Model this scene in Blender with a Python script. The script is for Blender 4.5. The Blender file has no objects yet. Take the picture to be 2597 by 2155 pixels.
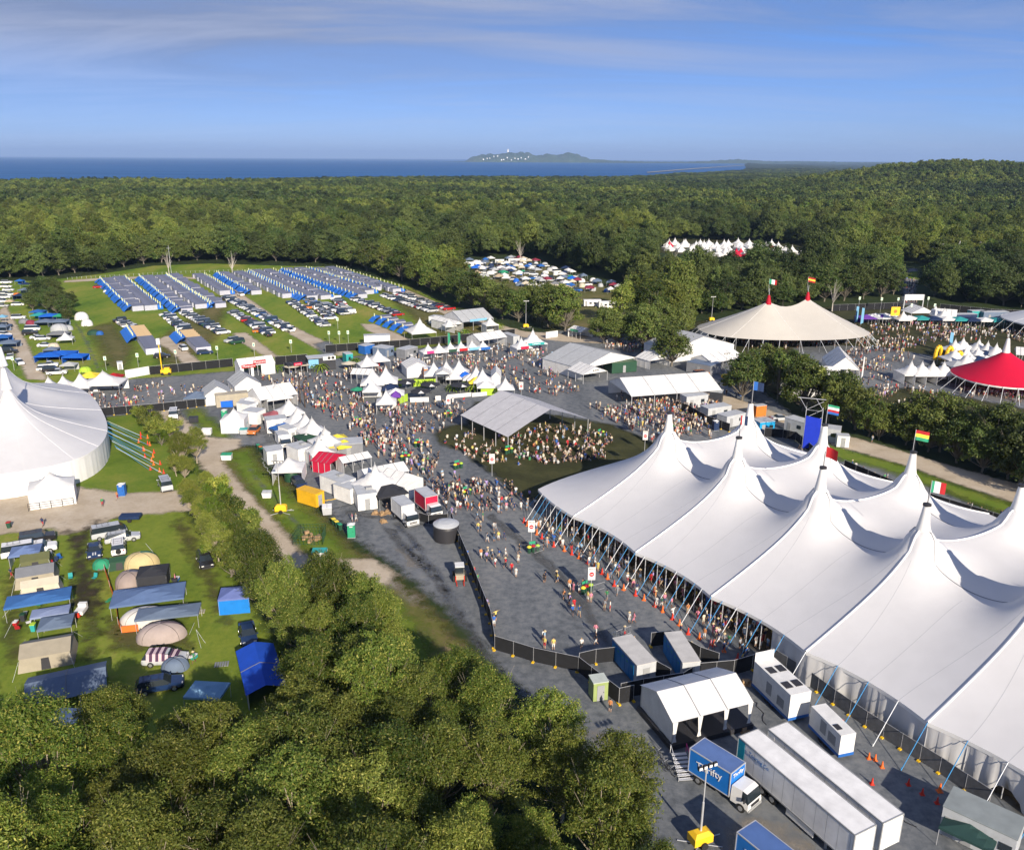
import bpy, bmesh, math, random
import numpy as np
from mathutils import Vector, Matrix
random.seed(7); RNG = np.random.default_rng(7)
sc = bpy.context.scene
# ---------------------------------------------------------------- camera
FPX, CX, CY, CAMH, ROLL = 2120.0, 1298.5, 1077.5, 57.0, 0.0057
PITCH = math.atan((CY-402.0)/FPX)
_F = Vector((0, math.cos(PITCH), -math.sin(PITCH)))
_R0 = Vector((1, 0, 0)); _U0 = Vector((0, math.sin(PITCH), math.cos(PITCH)))
_R = math.cos(ROLL)*_R0 + math.sin(ROLL)*_U0
_U = math.cos(ROLL)*_U0 - math.sin(ROLL)*_R0
cam_d = bpy.data.cameras.new('camera'); cam = bpy.data.objects.new('camera', cam_d)
sc.collection.objects.link(cam); sc.camera = cam
cam_d.sensor_fit = 'HORIZONTAL'; cam_d.sensor_width = 36.0
cam_d.lens = 36.0*FPX/2597.0
cam_d.clip_start = 0.5; cam_d.clip_end = 200000.0
M = Matrix((( _R.x, _U.x, -_F.x), (_R.y, _U.y, -_F.y), (_R.z, _U.z, -_F.z))).to_4x4()
M.translation = Vector((0, 0, CAMH)); cam.matrix_world = M
# ---------------------------------------------------------------- sun and sky
SUN_EL, SUN_AZ = math.radians(25.0), math.atan2(0.38, -0.925)
sun_dir = Vector((math.sin(SUN_AZ)*math.cos(SUN_EL), math.cos(SUN_AZ)*math.cos(SUN_EL), math.sin(SUN_EL)))
sd = bpy.data.lights.new('sun', 'SUN'); sun = bpy.data.objects.new('sun', sd)
sc.collection.objects.link(sun); sd.energy = 5.0; sd.angle = math.radians(0.55); sd.color = (1.0, 0.88, 0.72)
sun.rotation_euler = sun_dir.to_track_quat('Z', 'Y').to_euler()
world = bpy.data.worlds.new('World'); sc.world = world; world.use_nodes = True
nt = world.node_tree; nt.nodes.clear()
def N(nt, typ, **kw):
    n = nt.nodes.new(typ)
    for k, v in kw.items():
        if k.startswith('i_'):
            key = k[2:]; key = int(key) if key.isdigit() else key.replace('_', ' ')
            n.inputs[key].default_value = v
        else: setattr(n, k, v)
    return n
def L(nt, a, b): nt.links.new(a, b)
def math_n(nt, op, a, b=None, c=None, clamp=False):
    n = nt.nodes.new('ShaderNodeMath'); n.operation = op; n.use_clamp = clamp
    for i, v in enumerate((a, b, c)):
        if v is None: continue
        if isinstance(v, (int, float)): n.inputs[i].default_value = v
        else: nt.links.new(v, n.inputs[i])
    return n.outputs[0]
def ramp(nt, fac, stops):
    n = nt.nodes.new('ShaderNodeValToRGB'); cr = n.color_ramp
    while len(cr.elements) < len(stops): cr.elements.new(0.5)
    for e, (p, c) in zip(cr.elements, stops):
        e.position = p; e.color = (c[0], c[1], c[2], 1) if not isinstance(c, (int, float)) else (c, c, c, 1)
    nt.links.new(fac, n.inputs[0]); return n.outputs[0]
def mixc(nt, fac, a, b, mode='MIX'):
    n = nt.nodes.new('ShaderNodeMix'); n.data_type = 'RGBA'; n.blend_type = mode
    for s, v in ((n.inputs[0], fac), (n.inputs[6], a), (n.inputs[7], b)):
        if isinstance(v, (int, float)): s.default_value = v
        elif isinstance(v, (tuple, list)): s.default_value = (v[0], v[1], v[2], 1)
        else: nt.links.new(v, s)
    return n.outputs[2]
sky = N(nt, 'ShaderNodeTexSky', sky_type='NISHITA', sun_disc=False, sun_elevation=SUN_EL, sun_rotation=SUN_AZ,
        altitude=60.0, air_density=1.0, dust_density=0.6, ozone_density=3.0)
tc = N(nt, 'ShaderNodeTexCoord')
sx = N(nt, 'ShaderNodeSeparateXYZ'); L(nt, tc.outputs['Generated'], sx.inputs[0])
den = math_n(nt, 'ADD', math_n(nt, 'MAXIMUM', sx.outputs[2], 0.0), 0.10)
px = math_n(nt, 'DIVIDE', sx.outputs[0], den); py = math_n(nt, 'DIVIDE', sx.outputs[1], den)
cmb = N(nt, 'ShaderNodeCombineXYZ')
L(nt, math_n(nt, 'MULTIPLY', px, 0.42), cmb.inputs[0]); L(nt, math_n(nt, 'MULTIPLY', py, 1.15), cmb.inputs[1])
rot = N(nt, 'ShaderNodeVectorRotate', i_Angle=0.25, rotation_type='Z_AXIS'); L(nt, cmb.outputs[0], rot.inputs[0])
n1 = N(nt, 'ShaderNodeTexNoise', i_Scale=0.75, i_Detail=10.0, i_Roughness=0.62, i_Distortion=0.7); L(nt, rot.outputs[0], n1.inputs['Vector'])
n2 = N(nt, 'ShaderNodeTexNoise', i_Scale=0.22, i_Detail=3.0, i_Roughness=0.5); L(nt, rot.outputs[0], n2.inputs['Vector'])
# clouds are thicker to the left and thin out to the right
lft = math_n(nt, 'MULTIPLY_ADD', sx.outputs[0], -0.72, 0.42, clamp=True)
c1 = math_n(nt, 'ADD', math_n(nt, 'MULTIPLY', n1.outputs[0], 0.75), math_n(nt, 'MULTIPLY', n2.outputs[0], 0.55))
c1 = math_n(nt, 'ADD', c1, math_n(nt, 'MULTIPLY_ADD', lft, 0.50, -0.21))
fc = ramp(nt, c1, [(0.34, 0.0), (0.50, 0.46), (0.74, 0.9)])
zf = ramp(nt, sx.outputs[2], [(0.02, 0.25), (0.12, 1.0)])
fc = math_n(nt, 'MULTIPLY', fc, zf)
tint = ramp(nt, sx.outputs[2], [(0.0, (0.36, 0.50, 1.00)), (0.05, (0.27, 0.41, 0.86)), (0.14, (0.18, 0.33, 0.64)), (0.30, (0.13, 0.31, 0.62))])
skyt = mixc(nt, 1.0, sky.outputs[0], tint, 'MULTIPLY')
ccol = mixc(nt, ramp(nt, n1.outputs[0], [(0.46, 0.0), (0.62, 1.0)]), (1.15, 1.42, 2.20), (1.85, 2.05, 2.75))
skyc = mixc(nt, fc, skyt, ccol)
bg = N(nt, 'ShaderNodeBackground', i_Strength=0.135); L(nt, skyc, bg.inputs[0])
wo = N(nt, 'ShaderNodeOutputWorld'); L(nt, bg.outputs[0], wo.inputs[0])
sc.view_settings.view_transform = 'Standard'; sc.view_settings.look = 'None'
sc.view_settings.exposure = 0.62; sc.view_settings.gamma = 1.0
sc.render.engine = 'CYCLES'
sc.cycles.max_bounces = 5; sc.cycles.diffuse_bounces = 2; sc.cycles.glossy_bounces = 2
sc.cycles.transmission_bounces = 2; sc.cycles.transparent_max_bounces = 12; sc.cycles.volume_bounces = 0
sc.cycles.caustics_reflective = False; sc.cycles.caustics_refractive = False
sc.cycles.use_denoising = True; sc.cycles.use_adaptive_sampling = True; sc.cycles.adaptive_threshold = 0.02
# ---------------------------------------------------------------- photo pixel -> point on a level plane
def G(px, py, z=0.0):
    px = float(px); py = float(py); z = float(z); d = _F*FPX + (px-CX)*_R - (py-CY)*_U
    t = (z-CAMH)/d.z
    return Vector((d.x*t, d.y*t, z))
def px_of(p):
    w = Vector(p) - Vector((0, 0, CAMH)); k = w.dot(_F)
    return CX + FPX*w.dot(_R)/k, CY - FPX*w.dot(_U)/k
CROPS = {'A': (0, 350, 2.3333), 'B': (800, 350, 2.3333), 'C': (1697, 350, 2.3333), 'D': (0, 850, 2.3333),
         'E': (800, 850, 2.3333), 'F': (1697, 850, 2.3333), 'H': (0, 1300, 2.3333), 'I': (1100, 1450, 2.4729),
         'J': (1750, 1450, 2.4723), 'K': (0, 680, 4.6667), 'Q': (400, 880, 4.6667), 'R': (600, 1080, 4.6667),
         'S': (850, 880, 4.6667), 'T': (1700, 980, 4.6667), 'V': (2147, 740, 4.6667), 'W': (1380, 700, 3.5),
         'X': (850, 1270, 3.5), 'Y': (2250, 1900, 6.0519), 'Z': (1080, 760, 4.6667), 'N': (0, 0, 1.0)}
def q(c, x, y, z=0.0):
    o = CROPS[c]; return G(o[0]+x/o[2], o[1]+y/o[2], z)
# ---------------------------------------------------------------- materials
MATS = {}
def mat(name, col, rough=0.7, var=0.10, nscale=1.5, metal=0.0, bump=0.0, spec=0.4, objcol=False, coord='Object', trans=0.0, coat=0.0):
    if name in MATS: return MATS[name]
    m = bpy.data.materials.new(name); m.use_nodes = True; t = m.node_tree
    b = t.nodes['Principled BSDF']; b.inputs['Roughness'].default_value = rough
    b.inputs['Metallic'].default_value = metal; b.inputs['Specular IOR Level'].default_value = spec
    b.inputs['Coat Weight'].default_value = coat
    tcn = N(t, 'ShaderNodeTexCoord')
    no = N(t, 'ShaderNodeTexNoise', i_Scale=nscale, i_Detail=5.0, i_Roughness=0.6); L(t, tcn.outputs[coord], no.inputs['Vector'])
    v = ramp(t, no.outputs[0], [(0.25, 1-var), (0.75, 1+var*0.6)])
    if objcol:
        oi = N(t, 'ShaderNodeObjectInfo'); base = mixc(t, 1.0, oi.outputs['Color'], v, 'MULTIPLY')
    else: base = mixc(t, 1.0, tuple(col), v, 'MULTIPLY')
    L(t, base, b.inputs['Base Color'])
    if bump:
        bm_ = N(t, 'ShaderNodeBump', i_Strength=bump, i_Distance=0.05); L(t, no.outputs[0], bm_.inputs['Height']); L(t, bm_.outputs[0], b.inputs['Normal'])
    if trans:
        tr = N(t, 'ShaderNodeBsdfTranslucent'); L(t, base, tr.inputs[0]); mx = N(t, 'ShaderNodeMixShader', i_0=trans)
        L(t, b.outputs[0], mx.inputs[1]); L(t, tr.outputs[0], mx.inputs[2]); L(t, mx.outputs[0], t.nodes['Material Output'].inputs[0])
    MATS[name] = m; return m
def ground_mat(name, stops, scale, d_scale=0.0, soft=2.0, amp=1.0, streak=None, bump=0.3, fine=0.32):
    """layered-noise ground; attribute m = metres inside the sheet's edge breaks the edge up"""
    m = bpy.data.materials.new(name); m.use_nodes = True; t = m.node_tree
    b = t.nodes['Principled BSDF']; b.inputs['Roughness'].default_value = 0.95; b.inputs['Specular IOR Level'].default_value = 0.15
    tcn = N(t, 'ShaderNodeTexCoord')
    mp = N(t, 'ShaderNodeMapping'); L(t, tcn.outputs['Object'], mp.inputs[0])
    if streak:
        mp.inputs['Rotation'].default_value = (0, 0, streak[0]); mp.inputs['Scale'].default_value = (1, streak[1], 1)
    a = N(t, 'ShaderNodeTexNoise', i_Scale=scale, i_Detail=8.0, i_Roughness=0.62); L(t, mp.outputs[0], a.inputs['Vector'])
    c = N(t, 'ShaderNodeTexNoise', i_Scale=scale*9, i_Detail=4.0, i_Roughness=0.7); L(t, tcn.outputs['Object'], c.inputs['Vector'])
    f = math_n(t, 'ADD', math_n(t, 'MULTIPLY', a.outputs[0], 1-fine), math_n(t, 'MULTIPLY', c.outputs[0], fine))
    L(t, ramp(t, f, stops), b.inputs['Base Color'])
    if bump:
        bp = N(t, 'ShaderNodeBump', i_Strength=bump, i_Distance=0.08); L(t, c.outputs[0], bp.inputs['Height']); L(t, bp.outputs[0], b.inputs['Normal'])
    if soft:
        at = N(t, 'ShaderNodeAttribute', attribute_name='m')
        e = N(t, 'ShaderNodeTexNoise', i_Scale=0.45, i_Detail=6.0, i_Roughness=0.65); L(t, tcn.outputs['Object'], e.inputs['Vector'])
        g = math_n(t, 'ADD', at.outputs['Fac'], math_n(t, 'MULTIPLY_ADD', e.outputs[0], 6.0*amp, -3.0*amp))
        g = math_n(t, 'DIVIDE', g, soft, clamp=True)
        tr = N(t, 'ShaderNodeBsdfTransparent'); mx = N(t, 'ShaderNodeMixShader')
        L(t, g, mx.inputs[0]); L(t, tr.outputs[0], mx.inputs[1]); L(t, b.outputs[0], mx.inputs[2])
        L(t, mx.outputs[0], t.nodes['Material Output'].inputs[0])
    MATS[name] = m; return m
# ---------------------------------------------------------------- objects
COL = sc.collection
ALL_LABELS = {}
def tag(o, label=None, cat=None, group=None, kind=None):
    if label:
        o['label'] = label
    if cat: o['category'] = cat
    if group: o['group'] = group
    if kind: o['kind'] = kind
    return o
def thing(name, label, cat, loc=(0, 0, 0), rz=0.0, group=None):
    o = bpy.data.objects.new(name, None); COL.objects.link(o); o.location = loc; o.rotation_euler = (0, 0, rz)
    o.empty_display_size = 0.3
    return tag(o, label, cat, group)
def link_mesh(name, me, parent=None):
    o = bpy.data.objects.new(name, me); COL.objects.link(o)
    if parent: o.parent = parent
    return o
def dup(root, loc, rz=0.0, label=None, group=None, scale=None, color=None):
    def cp(o, par):
        c = o.copy(); COL.objects.link(c)
        if par: c.parent = par
        for ch in KIDS.get(o.name, ()): cp(ch, c)
        return c
    r = cp(root, None); r.location = loc; r.rotation_euler = (0, 0, rz)
    if label: r['label'] = label
    if group: r['group'] = group
    if scale: r.scale = scale if isinstance(scale, (tuple, list)) else (scale,)*3
    return r
KIDS = {}
def freeze(root):
    """remember the tree of a thing so that dup() can copy it"""
    ch = [o for o in COL.objects if o.parent == root]; KIDS[root.name] = ch
    for c in ch: KIDS[c.name] = [o for o in COL.objects if o.parent == c]
    return root
class MB:
    def __init__(s): s.v = []; s.f = []; s.m = []; s.T = Matrix.Identity(4)
    def add(s, vs, fs, mi=0):
        b = len(s.v); T = s.T
        s.v += [tuple(T @ Vector(p)) for p in vs]; s.f += [tuple(b+i for i in f) for f in fs]; s.m += [mi]*len(fs); return s
    def box(s, x, y, z, sx, sy, sz, mi=0, rz=0.0):
        """centre x,y, bottom z"""
        c, n = math.cos(rz), math.sin(rz); vs = []
        for dz in (0, sz):
            for dx, dy in ((-.5, -.5), (.5, -.5), (.5, .5), (-.5, .5)):
                a, b = dx*sx, dy*sy; vs.append((x+a*c-b*n, y+a*n+b*c, z+dz))
        return s.add(vs, [(3, 2, 1, 0), (4, 5, 6, 7), (0, 1, 5, 4), (1, 2, 6, 5), (2, 3, 7, 6), (3, 0, 4, 7)], mi)
    def tube(s, p0, p1, r0, r1=None, n=6, mi=0, cap=True):
        r1 = r0 if r1 is None else r1; p0 = Vector(p0); p1 = Vector(p1); d = (p1-p0)
        if d.length < 1e-6: return s
        d.normalize(); a = d.orthogonal().normalized(); b = d.cross(a); vs = []
        for p, r in ((p0, r0), (p1, r1)):
            for k in range(n):
                t = 2*math.pi*k/n; vs.append(tuple(p+a*(r*math.cos(t))+b*(r*math.sin(t))))
        fs = [(k, (k+1) % n, n+(k+1) % n, n+k) for k in range(n)]
        if cap: fs += [tuple(range(n-1, -1, -1)), tuple(range(n, 2*n))]
        return s.add(vs, fs, mi)
    def lathe(s, prof, n=16, x=0, y=0, mi=0):
        vs = []; 
        for r, z in prof:
            for k in range(n):
                t = 2*math.pi*k/n; vs.append((x+r*math.cos(t), y+r*math.sin(t), z))
        fs = []
        for j in range(len(prof)-1):
            for k in range(n): fs.append((j*n+k, j*n+(k+1) % n, (j+1)*n+(k+1) % n, (j+1)*n+k))
        fs.append(tuple(range((len(prof)-1)*n, len(prof)*n)))
        return s.add(vs, fs, mi)
    def quad(s, a, b, c, d, mi=0): return s.add([a, b, c, d], [(0, 1, 2, 3)], mi)
    def slab(s, a, b, c, d, t=0.02, mi=0):
        """thin sheet with real thickness"""
        a, b, c, d = map(Vector, (a, b, c, d)); n = (b-a).cross(d-a).normalized()*t
        vs = [a, b, c, d, a-n, b-n, c-n, d-n]
        return s.add(vs, [(0, 1, 2, 3), (7, 6, 5, 4), (0, 4, 5, 1), (1, 5, 6, 2), (2, 6, 7, 3), (3, 7, 4, 0)], mi)
    def tri(s, a, b, c, mi=0): return s.add([a, b, c], [(0, 1, 2)], mi)
    def mesh(s, name, mats, smooth=False):
        me = bpy.data.meshes.new(name); me.from_pydata(s.v, [], s.f)
        for x in (mats if isinstance(mats, (list, tuple)) else [mats]): me.materials.append(x)
        if any(s.m): me.polygons.foreach_set('material_index', s.m)
        if smooth: me.polygons.foreach_set('use_smooth', [True]*len(s.f))
        me.update(); return me
    def build(s, name, mats, parent=None, smooth=False):
        return link_mesh(name, s.mesh(name, mats, smooth), parent)
def np_mesh(name, V, F, mats, midx=None, smooth=False):
    me = bpy.data.meshes.new(name); V = np.asarray(V, dtype=np.float32); F = np.asarray(F, dtype=np.int32)
    k = F.shape[1]; me.vertices.add(len(V)); me.vertices.foreach_set('co', V.ravel())
    me.loops.add(F.size); me.loops.foreach_set('vertex_index', F.ravel())
    me.polygons.add(len(F)); me.polygons.foreach_set('loop_start', np.arange(0, F.size, k, dtype=np.int32))
    for x in (mats if isinstance(mats, (list, tuple)) else [mats]): me.materials.append(x)
    if midx is not None: me.polygons.foreach_set('material_index', np.asarray(midx, dtype=np.int32))
    if smooth: me.polygons.foreach_set('use_smooth', np.ones(len(F), dtype=bool))
    me.update(calc_edges=True); me.validate(); return me
def inpoly(P, poly):
    x, y = P[:, 0], P[:, 1]; r = np.zeros(len(P), bool); n = len(poly)
    for i in range(n):
        x0, y0 = poly[i]; x1, y1 = poly[(i+1) % n]
        c = ((y0 > y) != (y1 > y)) & (x < (x1-x0)*(y-y0)/((y1-y0)+1e-12)+x0); r ^= c
    return r
def edist(P, poly):
    d = np.full(len(P), 1e9); n = len(poly)
    for i in range(n):
        a = np.array(poly[i]); b = np.array(poly[(i+1) % n]); ab = b-a
        t = np.clip(((P-a)@ab)/(ab@ab+1e-9), 0, 1); d = np.minimum(d, np.hypot(*(P-a-t[:, None]*ab).T))
    return d
def wpoly(pts, z=0.0): return [(v.x, v.y) for v in (G(a, b, z) for a, b in pts)]
def sheet(name, pts, z, m, res=1.0, over=2.0, world=False, kind='structure', grow=0.0):
    poly = pts if world else wpoly(pts)
    A = np.array(poly); lo = A.min(0)-over-res; hi = A.max(0)+over+res
    nx = int((hi[0]-lo[0])/res)+2; ny = int((hi[1]-lo[1])/res)+2
    gx, gy = np.meshgrid(lo[0]+np.arange(nx)*res, lo[1]+np.arange(ny)*res); P = np.stack([gx.ravel(), gy.ravel()], 1)
    s = edist(P, poly)*np.where(inpoly(P, poly), 1, -1)+grow
    idx = np.arange(nx*ny).reshape(ny, nx)
    Q4 = np.stack([idx[:-1, :-1], idx[:-1, 1:], idx[1:, 1:], idx[1:, :-1]], -1).reshape(-1, 4)
    Q4 = Q4[(s[Q4] > -over).any(1)]
    used = np.unique(Q4); mp = np.full(nx*ny, -1); mp[used] = np.arange(len(used))
    V = np.c_[P[used], np.full(len(used), z)]
    me = np_mesh(name, V, mp[Q4], m)
    at = me.attributes.new('m', 'FLOAT', 'POINT'); at.data.foreach_set('value', s[used].astype(np.float32))
    o = link_mesh(name, me); tag(o, kind=kind); return o
# ================================================================ ground, roads, sea, hills
def hillz(x, y):
    g = lambda cx_, cy_, sx_, sy_, h: h*np.exp(-(((x-cx_)/sx_)**2+((y-cy_)/sy_)**2))
    z = g(800, 1650, 190, 330, 34) + g(1080, 1650, 260, 420, 24) + g(620, 1500, 130, 260, 8) + g(1500, 2100, 400, 500, 16)
    return z
# shoreline as (azimuth tangent, distance)
_co = [(-300, 452), (0, 455), (300, 452), (600, 447), (900, 440), (1200, 440), (1500, 441), (1650, 439), (1750, 431), (1830, 426), (1890, 423.5)]
_cx = []; _cy = []
for a, b in _co:
    p = G(a, b+4, 11.0); _cx.append(math.atan2(p.x, p.y)); _cy.append(math.hypot(p.x, p.y))
_cx = np.array([-3.2]+_cx+[_cx[-1]+0.004, 3.2]); _cy = np.array([_cy[0]*1.2]+_cy+[60000.0, 60000.0])
def coast(az): return np.interp(az, _cx, _cy)
def terrain_z(x, y):
    x = np.asarray(x, float); y = np.asarray(y, float)
    r = np.hypot(x, y); az = np.arctan2(x, y)
    z = hillz(x, y)
    far = np.clip((r-1700)/1500, 0, 1)
    w = (np.sin(x*0.004+1.3)*np.cos(y*0.0031)+np.sin(x*0.011+y*0.006)*0.6+np.sin(x*0.0017-y*0.0023)*1.4)
    z = z + far*(0.6+1.2*w)
    vf = np.clip((r-4500)/9000, 0, 1); z = z + vf*(10+22*np.sin(az*9+0.5)+16*np.sin(az*31+r*0.0006)+9*np.sin(az*83))
    z = np.maximum(z, 0.0); c = coast(az); k = np.clip((c-r)/60.0, -1, 1)
    return np.where(k >= 1, z, np.where(k > 0, z*k, 0)) + np.where(k < 0, k*8, 0)
def grid_terrain():
    rs = [0, 12, 25, 45, 70, 110, 160, 230, 320, 430, 560, 700]
    r = 760.0
    while r < 32000: rs.append(r); r *= 1.035 if r < 6000 else 1.07
    az = np.r_[np.radians(np.arange(-180, -48, 6)), np.radians(np.arange(-48, 48, 0.3)), np.radians(np.arange(48, 180, 6))]
    R_, A_ = np.meshgrid(rs, az, indexing='ij')
    X = R_*np.sin(A_); Y = R_*np.cos(A_); Z = terrain_z(X, Y); n = len(az); k = len(rs)
    V = np.stack([X.ravel(), Y.ravel(), Z.ravel()], 1)
    idx = np.arange(k*n).reshape(k, n); nx = np.roll(idx, -1, 1)
    F = np.stack([idx[:-1], nx[:-1], nx[1:], idx[1:]], -1).reshape(-1, 4)[:, ::-1]
    return V, F
land_m = ground_mat('bush_floor', [(0.30, (0.016, 0.028, 0.010)), (0.5, (0.028, 0.045, 0.014)), (0.7, (0.045, 0.060, 0.022))], 0.02, soft=0)
V_, F_ = grid_terrain()
tag(link_mesh('ground', np_mesh('ground', V_, F_, land_m, smooth=True)), kind='structure')
# sea
sm = bpy.data.materials.new('sea_water'); sm.use_nodes = True; t = sm.node_tree; b = t.nodes['Principled BSDF']
b.inputs['Roughness'].default_value = 0.6; b.inputs['Specular IOR Level'].default_value = 0.12
tcn = N(t, 'ShaderNodeTexCoord'); mp = N(t, 'ShaderNodeMapping'); mp.inputs['Scale'].default_value = (0.0012, 0.006, 1); L(t, tcn.outputs['Object'], mp.inputs[0])
no = N(t, 'ShaderNodeTexNoise', i_Scale=1.0, i_Detail=8.0, i_Roughness=0.6); L(t, mp.outputs[0], no.inputs['Vector'])
L(t, ramp(t, no.outputs[0], [(0.3, (0.012, 0.075, 0.22)), (0.7, (0.028, 0.125, 0.32))]), b.inputs['Base Color'])
mb = MB(); mb.add([(-62000, 400, -1.2), (62000, 400, -1.2), (62000, 62000, -1.2), (-62000, 62000, -1.2)], [(0, 1, 2, 3)])
tag(mb.build('sea', sm), kind='structure')
# distant headland with two humps
def headland():
    D = 14000.0
    prof = [(1120, 0), (1150, 0.6), (1180, 1.2), (1192, 9), (1215, 16), (1240, 17), (1262, 18), (1290, 20), (1320, 22.5), (1340, 20), (1362, 15), (1385, 17.5), (1400, 18),
            (1420, 17), (1435, 20), (1450, 22), (1462, 19), (1480, 12), (1500, 7.5), (1530, 6.5), (1560, 4.5), (1620, 3.5), (1700, 2.6), (1760, 4), (1800, 5.5), (1850, 8.5), (1880, 9), (1910, 7), (1960, 5),
            (2060, 5), (2160, 4.5), (2300, 4), (2450, 7), (2520, 9), (2597, 8), (2750, 7), (2900, 3), (3000, 0)]
    xs = np.linspace(1120, 3000, 640); hs = np.interp(xs, [p[0] for p in prof], [p[1] for p in prof])
    hs = hs + (hs > 2)*(np.sin(xs*0.31)*0.35+np.sin(xs*0.83)*0.25+RNG.normal(0, .18, len(xs)))
    rows = 9; V = []
    for j in range(rows):
        u = j/(rows-1); k = math.sin(math.pi*min(1, u*1.05))**0.6 if 0 < u < 0.95 else 0
        for i, x in enumerate(xs):
            d = D-500+1000*u
            base = G(x, 402+0.0057*(x-1298)+8.6, 0)
            az = math.atan2(base.x, base.y); z = max(0, hs[i])*D/FPX*k*(1+0.18*math.sin(x*0.13+u*9)*(k < .99))
            V.append((d*math.tan(az), d, z-1.5))
    n = len(xs); idx = np.arange(rows*n).reshape(rows, n)
    F = np.stack([idx[:-1, :-1], idx[:-1, 1:], idx[1:, 1:], idx[1:, :-1]], -1).reshape(-1, 4)
    return V, F
hm = ground_mat('headland_scrub', [(0.35, (0.035, 0.065, 0.045)), (0.55, (0.06, 0.09, 0.055)), (0.75, (0.15, 0.14, 0.10))], 0.004, soft=0, bump=0)
V_, F_ = headland(); tag(link_mesh('headland', np_mesh('headland', V_, F_, hm, smooth=True)), kind='structure')
# lighthouse on top of the headland, little white houses below
wht = mat('white_paint', (0.8, 0.8, 0.78), 0.5, 0.03)
def at_d(px, z, d):
    g = G(px, 700, 0); return Vector((g.x/g.y*d, d, z))
lh = thing('lighthouse', 'tiny white lighthouse on the summit of the distant headland', 'lighthouse', at_d(1287, 132, 13900))
mb = MB(); mb.lathe([(14, 0), (11, 46), (15, 47), (15, 50), (8, 50), (8, 60), (0.5, 67)], 10); mb.box(26, 0, 0, 30, 18, 12); mb.build('tower', wht, lh)
for i in range(14):
    x = 1228+i*8.4+random.uniform(-2, 2); z = random.uniform(20, 85); o = MB()
    w = random.uniform(10, 20); o.box(0, 0, 0, w, 16, 12); o.add([(-w/2, -8, 12), (w/2, -8, 12), (w/2, 8, 12), (-w/2, 8, 12), (-w/2, 0, 18), (w/2, 0, 18)], [(0, 1, 5, 4), (2, 3, 4, 5), (0, 4, 3), (1, 2, 5)])
    ob = o.build('house', wht); ob.location = at_d(x, z, 13560-random.uniform(0, 60)); tag(ob, 'tiny white house on the far headland slope, %s from the left' % ['first', 'second', 'third', 'fourth', 'fifth', 'sixth', 'seventh', 'eighth', 'ninth', 'tenth', 'eleventh', 'twelfth', 'thirteenth', 'fourteenth'][i], 'house', 'houses on the distant headland')
# pale beach strips
bm_ = ground_mat('pale_sand', [(0.4, (0.28, 0.26, 0.22)), (0.7, (0.40, 0.38, 0.34))], 0.01, soft=0, bump=0)
for nm, pts in (('beach', [(1640, 436.6), (1760, 427.2), (1840, 422.0), (1890, 419.2), (1892, 419.8), (1842, 423.0), (1762, 428.6), (1642, 438.2)]),):
    mb = MB(); w = [G(a, b, 1.0) for a, b in pts]
    for i in range(3): mb.add([w[i], w[i+1], w[6-i], w[7-i]], [(3, 2, 1, 0)])
    tag(mb.build(nm, bm_), kind='structure')
mb = MB()
for i in range(30):
    x0, x1 = 1500+i*13, 1500+(i+1)*13
    a = G(x0, 411.0+(x0-1500)*.0057, .5); b = G(x1, 411.0+(x1-1500)*.0057, .5); c = G(x1, 412.1+(x1-1500)*.0057, .5); d = G(x0, 412.1+(x0-1500)*.0057, .5)
    mb.add([a, b, c, d], [(0, 1, 2, 3)])
tag(mb.build('far_beach', bm_), kind='structure')
# ---------------------------------------------------------------- ground sheets (each 4-12 mm above the one below)
grass = ground_mat('mown_grass', [(0.32, (0.06, 0.12, 0.014)), (0.44, (0.115, 0.19, 0.020)), (0.54, (0.18, 0.225, 0.03)), (0.68, (0.29, 0.25, 0.07))], 0.075, soft=1.5, amp=.6, streak=(0.62, 0.35))
worn = ground_mat('worn_grass', [(0.32, (0.07, 0.085, 0.022)), (0.5, (0.12, 0.115, 0.04)), (0.7, (0.20, 0.155, 0.07))], 0.09, soft=6.0, amp=1.3)
lush = ground_mat('lush_grass', [(0.3, (0.065, 0.115, 0.013)), (0.48, (0.115, 0.175, 0.019)), (0.70, (0.20, 0.215, 0.04))], 0.12, soft=3.0, amp=.8)
gravel = ground_mat('grey_gravel', [(0.32, (0.062, 0.070, 0.080)), (0.44, (0.112, 0.124, 0.138)), (0.52, (0.155, 0.167, 0.180)), (0.62, (0.205, 0.212, 0.215)), (0.74, (0.30, 0.285, 0.26))], 0.10, soft=2.0, amp=.6, streak=(-0.95, 0.22), fine=0.5)
sand = ground_mat('tan_gravel', [(0.3, (0.33, 0.27, 0.19)), (0.5, (0.45, 0.38, 0.29)), (0.72, (0.55, 0.49, 0.40))], 0.18, soft=1.2, amp=.5)
verge = ground_mat('brown_verge', [(0.3, (0.075, 0.07, 0.025)), (0.46, (0.12, 0.125, 0.03)), (0.58, (0.17, 0.13, 0.07)), (0.72, (0.26, 0.20, 0.13))], 0.3, soft=2.2, amp=.9)
mud = ground_mat('dark_mud', [(0.3, (0.022, 0.020, 0.014)), (0.5, (0.045, 0.038, 0.026)), (0.72, (0.10, 0.08, 0.05))], 0.3, soft=2.5, amp=1.1)
dgrass = ground_mat('trampled_grass', [(0.32, (0.025, 0.026, 0.012)), (0.5, (0.045, 0.048, 0.018)), (0.72, (0.085, 0.082, 0.035))], 0.16, soft=2.0, amp=.8)
grass2 = ground_mat('campsite_grass', [(0.32, (0.070, 0.110, 0.014)), (0.44, (0.125, 0.180, 0.022)), (0.54, (0.175, 0.220, 0.030)), (0.68, (0.27, 0.25, 0.065))], 0.12, soft=1.5, amp=.6, streak=(1.25, 0.4))
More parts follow.
